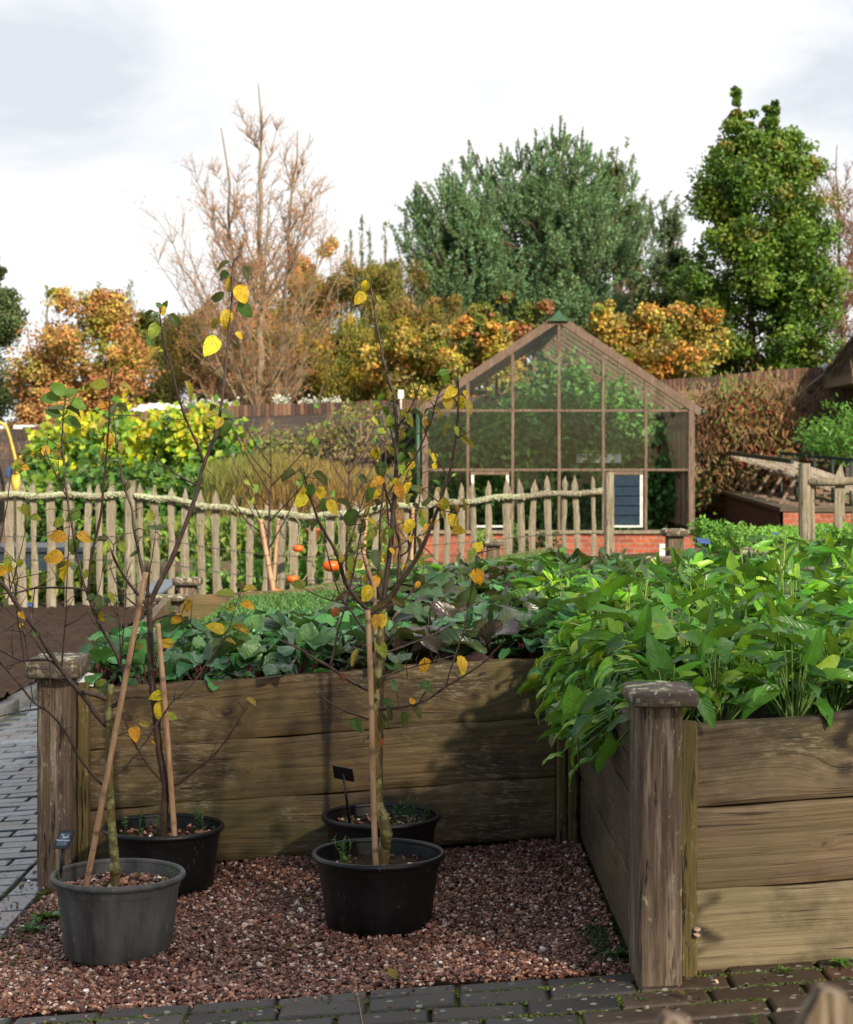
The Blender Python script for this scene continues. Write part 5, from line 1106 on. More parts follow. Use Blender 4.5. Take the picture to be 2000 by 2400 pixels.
# ---------------------------------------------------------------- chestnut fence
def picket_mesh(r, w, h, pointed=True, thick=.02):
    """cleft pale: rough, slightly bent, with a sharpened top"""
    mb = MB(); n = 9; vs = []; b = r.normal(0, .012); tw = r.normal(0, .12)
    zs = list(np.linspace(-.1, h-w*1.6, n))+[h-w*.8, h]
    for k, z in enumerate(zs):
        t = max(z, 0)/h; ww = w*(1+.10*r.standard_normal())*(1 if k < n else (.62 if k == n else .10)); cx = b*math.sin(t*3)+ (r.normal(0, .003)); tt = thick*(1+.2*r.standard_normal())*(1 if k < n else .6)
        vs += [(cx-ww/2, -tt/2, z), (cx-ww*.1, -tt*.75, z), (cx+ww/2, -tt*.4, z), (cx+ww/2, tt/2, z), (cx-ww/2, tt/2, z)]
    f = []
    for k in range(len(zs)-1):
        for e in range(5): f.append([k*5+e, k*5+(e+1) % 5, k*5+5+(e+1) % 5, k*5+5+e])
    m = (len(zs)-1)*5; f.append([m, m+1, m+2, m+3, m+4]); mb.add(vs, f); return mb
FD = 16.5
def fpt(px, py, D=FD): return P(px, py, D)
fence = empty('picket_fence', (0, 0, 0), 'weathered chestnut picket fence with a lichen-covered rail that dips in the middle, behind the beets', 'fence')
tops = lambda px: np.interp(px, [-60, 0, 290, 400, 540, 650, 760, 900, 1000, 1090, 1200, 1300, 1400], [1126, 1125, 1128, 1140, 1156, 1178, 1180, 1168, 1146, 1130, 1122, 1117, 1114])
rail = lambda px: np.interp(px, [-60, 0, 290, 340, 420, 520, 640, 720, 800, 900, 1000, 1130, 1250, 1412], [1160, 1162, 1162, 1164, 1176, 1192, 1206, 1210, 1207, 1190, 1183, 1173, 1160, 1153])
left = [-52, -17, 20, 55, 83, 122, 164, 205, 233, 266]; mid = list(np.arange(328, 960, 36.4)); right_ = [984, 1012, 1046, 1081, 1114, 1150, 1186, 1221, 1253, 1290, 1323, 1353, 1384]
r9 = np.random.default_rng(9)
for px in left+mid+right_:
    px2 = px+r9.normal(0, 1.5); t = fpt(px2, float(tops(px2))+r9.normal(0, 2.5)); wpx = r9.uniform(12, 22) if px < 900 else r9.uniform(9, 16)
    if px == 1186: wpx = 22
    zb = float(np.interp(px, [0, 400, 900, 1400], [-.16, -.16, -.02, .10])); h = t[2]-zb
    o = picket_mesh(r9, wpx/F*FD, h).build('picket', M['picket'], fence, smooth=False); o.location = (t[0], FD, zb); o.rotation_euler = (0, r9.normal(0, .022), r9.normal(0, .15))
for (px, w, lean, tp) in ((305, .095, 0, 1126), (1428, .085, -.03, 1107)):
    t = fpt(px, tp); post(fence, t[0]-w/2, t[0]+w/2, FD-.06, FD+.05, -.3 if px < 800 else -.1, t[2], 'picket', seed=int(px), name='post', ch=.015)
def railtube(x0, x1, name):
    pxs = np.linspace(x0, x1, 50); pts = np.array([fpt(q, float(rail(q)), FD-.045) for q in pxs]); pts[:, 2] += .010*np.sin(pxs*.05)+rng.normal(0, .003, 50)
    mb = MB(); mb.tube(pts, .028*(1+.12*np.sin(pxs*.09)), 7); return mb.build(name, M['picket'], fence)
railtube(-70, 296, 'rail'); railtube(314, 1412, 'rail')
# lichen crusting the rail: thick on the shaded stretch, patchy towards the gate
n = 9000; px = rng.uniform(-70, 1412, n); dens = np.interp(px, [-70, 800, 990, 1010, 1100, 1120, 1180, 1240, 1300, 1412], [1, 1, 1, .1, .1, .9, .9, .1, .05, .1])*(.55+.45*(np.sin(px*.06)+np.sin(px*.023) > -.4)); k = rng.random(n) < dens; k &= np.abs(px-305) > 10; px = px[k]
pos = np.array([fpt(a, float(rail(a)), FD-.05) for a in px]); ang = rng.normal(1.0, .75, len(px)); pos[:, 1] -= .020*np.cos(ang)*1.0; pos[:, 2] += .026*np.sin(ang)+.010*np.sin(px*.05)
mb = MB(); lumps(mb, pos, rng.uniform(.004, .013, len(px)), np.full((len(px), 3), .5), flat=.7); mb.build('lichen', M['lichen'], fence, smooth=False)
# thin wires across the pales
for (dy, ) in ((95,), (150,)):
    mb = MB(); pxs = np.linspace(-60, 1425, 60); mb.tube(np.array([fpt(q, float(rail(q))+dy, FD-.02) for q in pxs]), .0025, 4, (.10, .10, .09)); mb.build('wire', M['painted'], fence)
fence2 = empty('picket_fence', (0, 0, 0), 'short run of pale picket fence beside the gateway, in front of the brick cold frame', 'fence')
FG = 12.7
t = P(1886, 1086, FG); post(fence2, t[0]-.037, t[0]+.037, FG-.05, FG+.04, -.1, t[2], 'picket', seed=99, name='post', ch=.014)
for (px, tp, wpx) in ((1907, 1103, 11), (1950, 1086, 22), (1992, 1082, 19), (2032, 1084, 22), (2070, 1088, 16), (2110, 1086, 22)):
    t = P(px, tp, FG); o = picket_mesh(r9, wpx/F*FG, t[2]-.05).build('picket', M['picket'], fence2, smooth=False); o.location = (t[0], FG, .05); o.rotation_euler = (0, r9.normal(0, .03), 0)
mb = MB(); mb.tube([P(1894, 1130, FG-.03), P(1950, 1130, FG-.035), P(2010, 1127, FG-.03), P(2120, 1125, FG-.03)], .030, 7); mb.build('rail', M['picket'], fence2)

# ---------------------------------------------------------------- pumpkins, pots, tank, vegetables behind the fence
def pumpkin(px, py, D, wpx, label):
    mb = MB(); R0 = wpx/2/F*D; nu, nv = 32, 12; th = np.linspace(0, 2*np.pi, nu+1)[:-1]; ph = np.linspace(.02, np.pi-.02, nv); Tt, Pp = np.meshgrid(th, ph)
    rr = R0*(1+.07*np.abs(np.sin(Tt*4.5)))*np.sin(Pp)**.85; z = R0*.72*np.cos(Pp)-.18*R0*np.exp(-(Pp/.5)**2)
    v = np.stack([rr*np.cos(Tt), rr*np.sin(Tt), z], -1).reshape(-1, 3); i, j = np.meshgrid(np.arange(nv-1), np.arange(nu), indexing='ij'); a = (i*nu+j).ravel(); b = (i*nu+(j+1) % nu).ravel(); mb.add(v, np.stack([a, a+nu, b+nu, b], -1))
    o = mb.build('pumpkin', M['pumpkin']); o.location = P(px, py, D); s = MB(); s.tube([(0, 0, R0*.5), (.01, 0, R0*.8), (.03, 0, R0*1.0)], [.018, .012, .010], 6, (.18, .16, .07)); s.build('stem', M['twigcol'], o); return tag(o, label, 'pumpkin')
pumpkin(777, 1326, 16.1, 40, 'largest orange pumpkin, hung on dry vine against the pickets beside the bushy potted tree')
pumpkin(699, 1285, 16.2, 25, 'small orange pumpkin, highest of those hung against the picket fence')
pumpkin(686, 1357, 16.1, 28, 'orange pumpkin hanging low behind a spotted yellow-green leaf')
pumpkin(645, 1385, 16.15, 22, 'half-hidden orange pumpkin at the foot of the two pale canes')
mb = MB()
for pl in ([(700, 1268), (704, 1230), (690, 1205)], [(777, 1305), (770, 1280), (742, 1275), (735, 1320), (712, 1362), (690, 1370)], [(777, 1305), (795, 1270), (792, 1215)], [(686, 1343), (676, 1300), (680, 1240), (668, 1208)], [(645, 1372), (660, 1350), (686, 1343)], [(735, 1320), (742, 1370), (750, 1395)], [(800, 1330), (815, 1370), (822, 1395)]):
    q = np.array([P(a, b, 16.25) for a, b in pl]); t = np.linspace(0, 1, len(q)); tt = np.linspace(0, 1, 14); mb.tube(np.stack([np.interp(tt, t, q[:, k]) for k in range(3)], -1)+rng.normal(0, .006, (14, 3)), .006, 5, (.30, .26, .17))
tag(mb.build('pumpkin_vine', M['twigcol']), 'dried tan pumpkin vine clinging to the fence and carrying the pumpkins', 'vine')
def clay_pot(px, py, D, w, label, col='terracotta', group=None):
    mb = MB(); r_o = w/2/F*D; h = r_o*1.7; lathe(mb, [(.001, 0), (r_o*.7, 0), (r_o*.92, h*.78), (r_o, h*.8), (r_o, h), (r_o*.88, h), (r_o*.86, h*.85), (.001, h*.85)], 24); o = mb.build('terracotta_pot', M[col]); o.location = P(px, py, D); return tag(o, label, 'flower pot', group)
clay_pot(733, 1268, 19.5, 36, 'round terracotta pot with a green plant behind the pickets, above the largest pumpkin')
clay_pot(688, 1268, 19.8, 26, 'smaller terracotta pot behind the pickets, above the small pumpkin')
bushy('potted_plant', 733, 1236, 19.5, .22, .2, 300, .05, .03, [(.08, .22, .05)], 'green plant growing in the round terracotta pot', 'plant')
bushy('potted_plant', 688, 1248, 19.8, .25, .2, 300, .05, .03, [(.07, .19, .05)], 'green plant growing in the smaller terracotta pot', 'plant')
t = empty('water_tank', (0, 0, 0), 'flat dark slate-blue water tank behind the first pickets of the lichened fence', 'tank')
p0, p1 = P(-30, 1268, 19.0), P(225, 1322, 18.0); mb = MB(); mb.box(p0[0], p1[0]-.05, 18.0, 19.2, -.4, p1[2]+.12); mb.build('body', M['water'], t, smooth=False); mb = MB(); mb.box(p0[0]-.03, p1[0]-.02, 17.97, 19.23, p1[2]+.123, p1[2]+.17); mb.build('lid', M['water'], t, smooth=False)
# green tangle between the fence and the greenhouse / the wall
vz = lambda x, y: -.25+0*x
tuft_stuff('vegetable_patch', -5.5, -.2, 17.2, 19.6, vz, 16000, .10, .05, [(.13, .26, .04), (.20, .33, .05), (.09, .18, .05), (.05, .14, .06)], 'mixed green vegetables growing behind the fence', 'vegetables', .4, layers=.42, seed=8)
tuft_stuff('vegetable_patch', -3.6, -.5, 20.5, 23.5, lambda x, y: -.28+0*x, 18000, .12, .05, [(.16, .27, .045), (.24, .30, .05), (.10, .20, .045)], 'taller yellowish green vegetables in front of the grassy patch', 'vegetables', .5, layers=.85, seed=9)
# green lettuce row by the pumpkins
for k, (px, D) in enumerate(((580, 17), (600, 17.1), (725, 17), (760, 17.1), (815, 17), (480, 17.2))):
    bushy('salad_plant', px, 1400, D, .34, .36, 320, .11, .06, [(.25, .48, .10), (.2, .42, .08)], 'pale green salad plant behind the pickets beside the pumpkins', 'salad plant', 'pale salad plants behind the fence', seed=k)
for k, (px, py, D) in enumerate(((5, 1440, 17.2), (38, 1440, 17.4), (100, 1440, 17.3), (150, 1435, 17.3), (188, 1430, 17.5), (240, 1430, 17.4))):
    bushy('salad_plant', px, py, D, .5, .5, 300, .16, .10, [(.30, .38, .05), (.20, .32, .05), (.38, .42, .08)], 'yellowish cabbage-like plant behind the first pickets, below the water tank', 'salad plant', 'yellowish cabbages behind the fence', seed=20+k)
# dark timber edging seen through the pickets
mb = MB(); mb.beam(P(330, 1335, 17.6), P(640, 1335, 17.9), .1, .16); mb.beam(P(330, 1378, 17.3), P(640, 1372, 17.6), .08, .10); tag(mb.build('timber_edging', M['plank_dark'], smooth=False), 'dark horizontal timber edging seen through the middle pickets', 'edging')
mb = MB(); mb.beam(P(352, 1392, 12.0), P(396, 1360, 13.0), .16, .015); tag(mb.build('slate_tile', M['label_face'], smooth=False), 'pale grey slab tilted beside the second capped post', 'slab')
# asparagus-like grass, tall, brown at the bottom and green at the top corner
n = 42000; r = np.random.default_rng(12); y = r.uniform(23.5, 28.5, n); x = r.uniform(-.125, -.012, n)*y; h = 1.38+.10*np.sin(x*2.1)+.25*r.random(n)
z0 = -.3; t = r.random(n)**.8; zc = z0+t*h; g = (np.clip(t*1.5-.75-.5*(x/y+.07)*9+.25*np.sin(x*1.7+1)+.12*r.standard_normal(n), 0, 1))[:, None]; col = (1-g)*np.array([.30, .17, .075])+g*np.array([.20, .22, .06])
mb = MB(); d = rand_dir(n, r)*.35; d[:, 2] += 1; mb.quads(np.stack([x, y, zc], -1), d, rand_dir(n, r)+[0, -1, 0], .22, .012, jit(col, n, .15, r), .1)
struct(mb.build('tall_grass', M['dull_leaf']), 'stuff', 'soft patch of tall grass turning from green to brown in front of the brick wall', 'tall grass')

# ---------------------------------------------------------------- brick garden wall
def wall_run(label, pts, D, mat, zb=-.6, th=.34, parts=True):
    root = empty('brick_wall', (0, 0, 0), label, 'brick wall'); v = []; f = []; mb = MB()
    a = [P(px, py, D) for px, py in pts]
    for k in range(len(a)-1):
        (x0, _, z0), (x1, _, z1) = a[k], a[k+1]; n = max(2, int((x1-x0)/.12)); xs_ = np.linspace(x0, x1, n)
        zt = z0+(z1-z0)*(xs_-x0)/(x1-x0)-.21
        o = MB(); V = np.concatenate([np.c_[xs_, np.full(n, D), np.full(n, zb)], np.c_[xs_, np.full(n, D), zt], np.c_[xs_, np.full(n, D+th), zt], np.c_[xs_, np.full(n, D+th), np.full(n, zb)]]); i = np.arange(n-1)
        mb.add(V, np.concatenate([np.stack([i+q*n, i+1+q*n, i+1+(q+1)*n, i+(q+1)*n], -1) for q in range(3)]))
    mb.build('masonry', M[mat], root, smooth=False)
    # bricks on edge along the top
    cb = MB(); x0, x1 = a[0][0], a[-1][0]; x = x0; xz = np.array([(q[0], q[2]) for q in a]); r = np.random.default_rng(3)
    while x < x1:
        w = .078; z = float(np.interp(x, xz[:, 0], xz[:, 1])); c = np.array([[.15, .075, .05], [.10, .06, .048], [.20, .115, .075], [.075, .055, .045]])[r.integers(0, 4)]
        cb.box(x+.004, x+w-.004, D-.012+r.normal(0, .004), D+th+.01, z-.209, z+r.normal(0, .006), col=np.clip(c*(1+.15*r.standard_normal()), .02, 1)); x += w
    cb.build('coping', M['matte'], root, smooth=False); return root
wall_run('old brick garden wall topped by bricks on edge, behind the hedge and grassy patch', [(-150, 1012), (40, 1004), (300, 965), (560, 950), (990, 935)], 32, 'brick_old_dark')
wall_run('warm brown brick garden wall beyond the cold frame, overgrown with a dry climber', [(1480, 896), (1640, 884), (1800, 868), (1960, 858), (2300, 850)], 33.5, 'brick_old')
wall_run('stretch of brick garden wall seen through the greenhouse glass', [(992, 940), (1250, 915), (1478, 898)], 34.2, 'brick_old_dark')
# pier, hose
mb = MB(); mb.box(P(-60, 0, 27)[0], P(22, 0, 27)[0], 27, 27.5, -.5, P(0, 1005, 27)[2]); tag(mb.build('brick_pier', M['brick_old_dark'], smooth=False), 'dark brick pier behind the yellow hose', 'brick pier')
hz = empty('hose_reel', (0, 0, 0), 'yellow garden hose arching over a blue and yellow reel before the brick pier', 'hose')
q = [P(a, b, 26.5) for a, b in ((-30, 985), (0, 990), (14, 998), (22, 1020), (30, 1050), (37, 1080), (40, 1110))]; t_ = np.linspace(0, 1, len(q)); tt = np.linspace(0, 1, 24); q = np.array(q); mb = MB(); mb.tube(np.stack([np.interp(tt, t_, q[:, k]) for k in range(3)], -1), .022, 6); mb.build('hose', M['yellow'], hz)
mb = MB(); mb.tube([P(37, 1113, 26.4), P(38, 1160, 26.4)], [.065, .06], 12); mb.build('hose_coil', M['yellow'], hz)
mb = MB(); a = np.linspace(1.2, 3.4, 10); c = P(34, 1112, 26.3); mb.tube(np.stack([c[0]+.10*np.cos(a), np.full(10, c[1]), c[2]+.12*np.sin(a)], -1), .022, 6); mb.build('reel_frame', M['blue'], hz)

# ---------------------------------------------------------------- greenhouse
GX0, GX1, GD, GL_ = P(990, 0, 27)[0], P(1629, 0, 27)[0], 27.0, 6.2
GXC = (GX0+GX1)/2; ZS = P(0, 1243, 27)[2]; ZE = P(0, 957, 27)[2]; ZA = P(0, 748, 27)[2]
gh = empty('greenhouse', (0, 0, 0), 'timber-framed greenhouse with a glazed gable on a low orange brick base', 'greenhouse')
mb = MB(); mb.box(GX0, GX1, GD, GD+.22, -.45, ZS-.05); mb.build('brick_base', M['brick_orange'], gh, smooth=False)
mb = MB(); mb.box(GX0, GX0+.22, GD+.223, GD+GL_, -.45, ZS-.05); mb.box(GX1-.22, GX1, GD+.223, GD+GL_, -.45, ZS-.05); mb.build('brick_base', M['brick_orange_y'], gh, smooth=False)
mb = MB(); mb.box(GX0-.05, GX1+.05, GD-.05, GD+.25, ZS-.048, ZS); mb.build('sill', M['picket'], gh, smooth=False)
mb = MB(); yf = GD+.05
roofz = lambda x: ZA-(ZA-ZE)*abs(x-GXC)/(GXC-GX0)
mul = [P(q, 0, 27)[0] for q in (1097, 1202, 1311, 1415, 1515)]
for x in mul: mb.box(x-.021, x+.021, yf-.035, yf+.035, ZS+.003, roofz(x)-.06)
for x in (GX0+.045, GX1-.045): mb.box(x-.045, x+.045, yf-.045, yf+.045, ZS+.002, ZE-.03)
xsx = [GX0+.09]+mul+[GX1-.09]
for a, b in zip(xsx[:-1], xsx[1:]):
    o1 = .021; 
    for py, hh in ((962, .018), (1101, .018)): z = P(0, py, 27)[2]; mb.box(a+o1*(a > GX0+.1), b-o1*(b < GX1-.1), yf-.028, yf+.028, z-hh, z+hh)
mb.build('frame', M['greywood'], gh, smooth=False)
mb = MB()
for s in (-1, 1):
    a = np.array([GXC+s*.03, yf, ZA+.0]); b = np.array([GXC+s*(GXC-GX0+.10), yf, roofz(GXC+s*(GXC-GX0+.10))]); mb.beam(a, b, .12, .10, up=(0, 1, 0))
    for k in range(9):   # rafters down the length
        y = GD+.7+k*.68; mb.beam([a[0], y, a[2]-.02], [b[0], y, b[2]-.02], .05, .05, up=(0, 1, 0))
    x = GX0+.045 if s < 0 else GX1-.045
    mb.beam([x, GD+.1, ZE], [x, GD+GL_, ZE], .09, .07); mb.beam([x, GD+.1, ZS+.03], [x, GD+GL_, ZS+.03], .09, .05)
    for k in range(12): y = GD+.5+k*.48; mb.box(x-.03, x+.03, y-.03, y+.03, ZS+.055, ZE-.036)
    mb.beam([x, GD+.3, P(0, 1101, 27)[2]], [x, GD+GL_, P(0, 1101, 27)[2]], .04, .04)
mb.beam([GXC, GD, ZA-.03], [GXC, GD+GL_, ZA-.03], .05, .12)
for x in mul: mb.box(x-.03, x+.03, GD+GL_-.035, GD+GL_, -.3, roofz(x)-.06)
mb.beam([GX0, GD+GL_, ZE], [GX1, GD+GL_, ZE], .05, .06)
mb.build('roof_timber', M['greywood'], gh, smooth=False)
mb = MB(); zz = P(0, 722, 27)[2]; w = .16
mb.add([(GXC-w, GD-.06, ZA-.03), (GXC+w, GD-.06, ZA-.03), (GXC, GD-.06, ZA+.14), (GXC-w, GD+GL_, ZA-.03), (GXC+w, GD+GL_, ZA-.03), (GXC, GD+GL_, ZA+.14)], [np.array([[0, 1, 2], [3, 5, 4]]), np.array([[0, 2, 5, 3], [1, 4, 5, 2], [0, 3, 4, 1]])]); mb.build('ridge_cap', M['green_metal'], gh, smooth=False)
mb = MB(); mb.tube([P(980, 955, 26.93), P(980, 1240, 26.93)], .03, 8); mb.build('downpipe', M['green_metal'], gh); mb = MB(); mb.tube([[GX0-.13, GD, ZE-.05], [GX0-.13, GD+GL_, ZE-.05]], .04, 8); mb.build('gutter', M['green_metal'], gh); mb = MB(); mb.tube([[GX1+.13, GD, ZE-.05], [GX1+.13, GD+GL_, ZE-.05]], .04, 8); mb.build('gutter', M['green_metal'], gh)
def pane_poly(mb, poly, y): mb.add([(x, y, z) for x, z in poly], [list(range(len(poly)))])
mb = MB(); zz_ = [ZS+.01, P(0, 1101, 27)[2], P(0, 962, 27)[2]]
vents = {(1, 0), (5, 0)}
for k, (a, b) in enumerate(zip(xsx[:-1], xsx[1:])):
    for q in range(2):
        if (k, q) in vents: continue
        pane_poly(mb, [(a, zz_[q]), (b, zz_[q]), (b, zz_[q+1]), (a, zz_[q+1])], yf+rng.normal(0, .003))
    pane_poly(mb, [(a, zz_[2]), (b, zz_[2]), (b, roofz(b)-.05)]+([(GXC, ZA-.05)] if a < GXC < b else [])+[(a, roofz(a)-.05)], yf+.004)
mb.build('front_glazing', M['glass'], gh, smooth=False)
mb = MB()
for s in (-1, 1):
    x = GX0+.045 if s < 0 else GX1-.045; mb.add([(x, GD+.1, ZS), (x, GD+GL_, ZS), (x, GD+GL_, ZE), (x, GD+.1, ZE)], [[0, 1, 2, 3]])
    xe = GXC+s*(GXC-GX0+.08); mb.add([(GXC, GD+.08, ZA+.035), (GXC, GD+GL_, ZA+.035), (xe, GD+GL_, roofz(xe)+.035), (xe, GD+.08, roofz(xe)+.035)], [[0, 1, 2, 3]])
mb.add([(GX0, GD+GL_-.02, ZS), (GX1, GD+GL_-.02, ZS), (GX1, GD+GL_-.02, ZE), (GXC, GD+GL_-.02, ZA), (GX0, GD+GL_-.02, ZE)], [[0, 1, 2, 3, 4]])
mb.build('side_glazing', M['glass_side'], gh, smooth=False)
def vent(k0, px0, px1, closed):
    x0, x1 = P(px0, 0, 27)[0], P(px1, 0, 27)[0]; z0, z1 = P(0, 1236, 27)[2], P(0, 1113, 27)[2]; z1b = zz_[1]-.024
    mb = MB(); mb.box(x0-.03, x1+.03, yf-.02, yf+.03, z1+.003, z1b-.002); mb.build('vent_head', M['greywood'], gh, smooth=False)
    mb = MB(); mb.box(x0-.02, x0+.022, yf-.05, yf+.0, z0, z1); mb.box(x1-.022, x1+.02, yf-.05, yf+.0, z0, z1); mb.box(x0+.024, x1-.024, yf-.048, yf-.002, z0, z0+.03); wf = mb.build('vent_window', M['white'], gh, smooth=False)
    mb = MB(); n = 5
    for q in range(n):
        za = z0+.04+(z1-z0-.06)*q/n; dz = (z1-z0)/n; 
        if closed: mb.add([(x0+.024, yf-.045, za), (x1-.024, yf-.045, za), (x1-.024, yf-.015, za+dz*.97), (x0+.024, yf-.015, za+dz*.97)], [[0, 1, 2, 3]])
        else: mb.add([(x0+.024, yf-.08, za+.03), (x1-.024, yf-.08, za+.03), (x1-.024, yf+.05, za+dz*.5), (x0+.024, yf+.05, za+dz*.5)], [[0, 1, 2, 3]])
    mb.build('louvre', M['louvre'] if closed else M['glass'], wf, smooth=False)
vent(1, 1108, 1190, False); vent(5, 1432, 1504, True)
# planting inside
tl = ['tall leafy tomato plant behind the greenhouse glass, its top reaching the gable', 'tomato plant inside the greenhouse']
ins = [(1060, 27.9, 1.0, .6, 1.9, 'tomato plant behind the narrow left-hand end panes of the greenhouse'.replace('left-hand ', ''), [(.08, .19, .05), (.12, .24, .05)]), (1165, 28.2, 1.1, .7, 2.0, 'cucumber plant with pale leaves behind the pane above the open louvre window', [(.13, .26, .05), (.10, .22, .05)]),
       (1235, 28.4, 1.2, 1.0, 2.1, 'dense tomato plant behind the pane to the side of the open louvre window', [(.07, .20, .04), (.10, .26, .05)]), (1300, 29.2, 1.3, 1.0, 2.7, 'tallest dark tomato plant under the ridge of the greenhouse', [(.06, .15, .05), (.08, .19, .05)]),
       (1360, 28.3, 1.2, 1.0, 2.6, 'tomato plant with red fruit beside the centre bar of the gable', [(.07, .18, .05), (.10, .24, .05)]), (1430, 28.6, 1.2, .9, 2.4, 'tomato plant with pale unripe fruit above the closed louvre window', [(.07, .19, .045), (.11, .26, .06)]), (1485, 28.8, 1.1, .8, 1.9, 'bushy plant inside the greenhouse by its last full pane', [(.06, .16, .04), (.04, .11, .03)])]
for k, (px, D, w, w2, h, lab, cols) in enumerate(ins):
    o = bushy('tomato_plant', px, 1290, D, w*1.35, h*1.08, 8000, .15, .075, [tuple(q*1.5 for q in c) for c in cols], lab, 'greenhouse plant', seed=40+k, stems=10, base=(P(px, 0, D)[0], D, -.1), up=-.2)
    for (q, dx, dz) in ((k*7+1, -.2, .5), (k*7+2, .25, .7), (k*7+3, .1, .35)):
        if k in (4, 5, 2):
            m2 = MB(); lathe(m2, [(.001, -.035), (.03, -.02), (.04, 0), (.03, .02), (.001, .032)], 10); t = m2.build('tomato', M['tomato'] if k != 5 else M['pumpkin_y'] if 'pumpkin_y' in M else M['yellow'], o); t.location = (dx, -.45, dz+.55)
mb = MB(); mb.box(-.5, .5, -.3, .3, 0, .2); 
o = mb.build('planting_trough', M['label_black'], smooth=False); p = P(1542, 1090, 28.6); o.location = (p[0], p[1], p[2]-.1); o.scale = (.55, .8, 1); tag(o, 'black trough of flowers on a shelf inside the last bay of the greenhouse', 'trough')
bushy('trough_flowers', 1542, 1078, 28.5, .5, .28, 400, .08, .05, [(.12, .26, .04), (.30, .45, .10), (.35, .05, .03)], 'green and red flowering plants in the black trough inside the greenhouse', 'flowers')
mb = MB(); mb.box(-.30, .30, -.35, .35, -.03, 0); 
o = mb.build('shelf', M['greywood'], smooth=False); o.location = (p[0], p[1], p[2]-.103); 
for (sx, sy) in ((-.26, -.3), (.26, -.3), (-.26, .3), (.26, .3)): l = MB(); l.box(sx-.02, sx+.02, sy-.02, sy+.02, -1.4, -.031); l.build('leg', M['greywood'], o, smooth=False)
tag(o, 'narrow timber bench inside the greenhouse under the black trough', 'bench')
mb = MB(); mb.box(-.35, .35, -.25, .25, 0, .14); o = mb.build('propagator', M['sheet'], smooth=False); p = P(1400, 1085, 27.9); o.location = p; tag(o, 'white propagator lid gleaming inside the greenhouse', 'propagator')
for k, (px, D, h) in enumerate(((1100, 31.5, 2.1), (1180, 31.8, 2.3), (1260, 31.4, 2.8), (1340, 31.9, 3.0), (1420, 31.5, 2.6), (1490, 31.8, 2.1))):
    bushy('tomato_plant', px, 1290, D, 1.5, h, 4200, .16, .08, [(.07, .17, .05), (.10, .24, .06), (.05, .13, .045)], 'leafy vine in the back row inside the greenhouse', 'greenhouse plant', 'back row of vines in the greenhouse', seed=80+k, stems=10, base=(P(px, 0, D)[0], D, -.1), up=-.2)
# low dark plant against the orange bricks and small post seen by the fence
bushy('bronze_plant', 1255, 1318, 24.5, .75, .48, 500, .09, .05, [(.12, .10, .03), (.20, .14, .05), (.07, .10, .03)], 'low bronze bushy plant against the orange brick base of the greenhouse', 'plant')
bushy('leafy_plant', 1130, 1305, 24.5, .3, .4, 200, .09, .05, [(.20, .38, .06)], 'small bright green plant against the orange brick base near the open louvre window', 'plant')
bushy('leafy_plant', 1202, 1310, 24.6, .25, .55, 200, .09, .05, [(.10, .26, .05)], 'slim green plant against the orange brick base between two pickets', 'plant')

# ---------------------------------------------------------------- cold frames
cf = empty('cold_frame', (0, 0, 0), 'brick cold frame with propped slatted lights, beyond the gateway', 'cold frame')
cx0, cx1, cy0, cy1 = 5.42, 7.9, 27.0, 34.0
zt = lambda y: .55+.25*(y-27)/7
mb = MB(); mb.add([(cx0, cy0, -.5), (cx0, cy1, -.5), (cx0, cy1, zt(cy1)), (cx0, cy0, zt(cy0)), (cx0+.22, cy0+.22, -.5), (cx0+.22, cy1, -.5), (cx0+.22, cy1, zt(cy1)), (cx0+.22, cy0+.22, zt(cy0+.22))], np.array([[1, 0, 3, 2], [4, 5, 6, 7], [2, 3, 7, 6]])); mb.build('side_wall', M['brick_shade_y'], cf, smooth=False)
mb = MB(); mb.box(cx0, cx1, cy0-.003, cy0+.22, -.5, .548); mb.build('front_wall', M['brick_orange'], cf, smooth=False)
mb = MB(); mb.beam((cx0+.1, cy0-.03, .59), (cx0+.1, cy1, .84), .30, .06); mb.beam((cx0+.26, cy0+.1, .585), (cx1, cy0+.1, .585), .06, .28, up=(0, 1, 0)); mb.build('coping', M['plank_dark'], cf, smooth=False)
mb = MB(); mb.beam((5.62, 27.3, 1.32), (5.45, 34, 1.56), .05, .07); mb.build('ridge_rail', M['dark_metal'], cf, smooth=False)
for k in range(6):
    y = 27.6+k*1.08; ls = MB(); zr = 1.33+.034*(y-27.3)
    x_a, x_b = 5.66-.02*k, 7.35-.02*k
    for q in (0, .3, .6, .9): ls.beam((x_a, y+q, zr-.04), (x_b, y+q, zr-.62), .09 if q in (0, .9) else .06, .04, up=(0, 1, 0))
    ls.beam((x_b, y, zr-.60), (x_b, y+.9, zr-.60), .06, .04); ls.build('glazed_light', M['silver_wood'], cf, smooth=False)
    pr = MB(); pr.beam((cx0+.12, y+.4, zt(y)+.03), (5.95, y+.55, zr-.12), .045, .045, up=(0, 1, 0)); pp = pr.build('prop', M['greywood'], cf, smooth=False); br = MB(); br.box(5.91, 5.99, y+.5, y+.60, zr-.15, zr-.08); br.build('bracket', M['green_metal'], pp, smooth=False)
    cb = MB(); cb.beam((cx0+.1, y, zt(y)+.05), (7.8, y+.25, zt(y)-.02), .06, .05); cb.build('cross_bar', M['greywood'], cf, smooth=False)
mb = MB(); mb.tube([(5.5, 32.8, .92), (6.6, 32.9, 1.0)], .05, 8); mb.build('roller', M['picket'], cf)
tuft_stuff('frame_plants', 5.7, 7.8, 27.3, 33.8, lambda x, y: .2+.03*(y-27), 5000, .10, .04, [(.12, .30, .04)], 'green seedlings growing inside the brick cold frame', 'seedlings', layers=.35, seed=31)
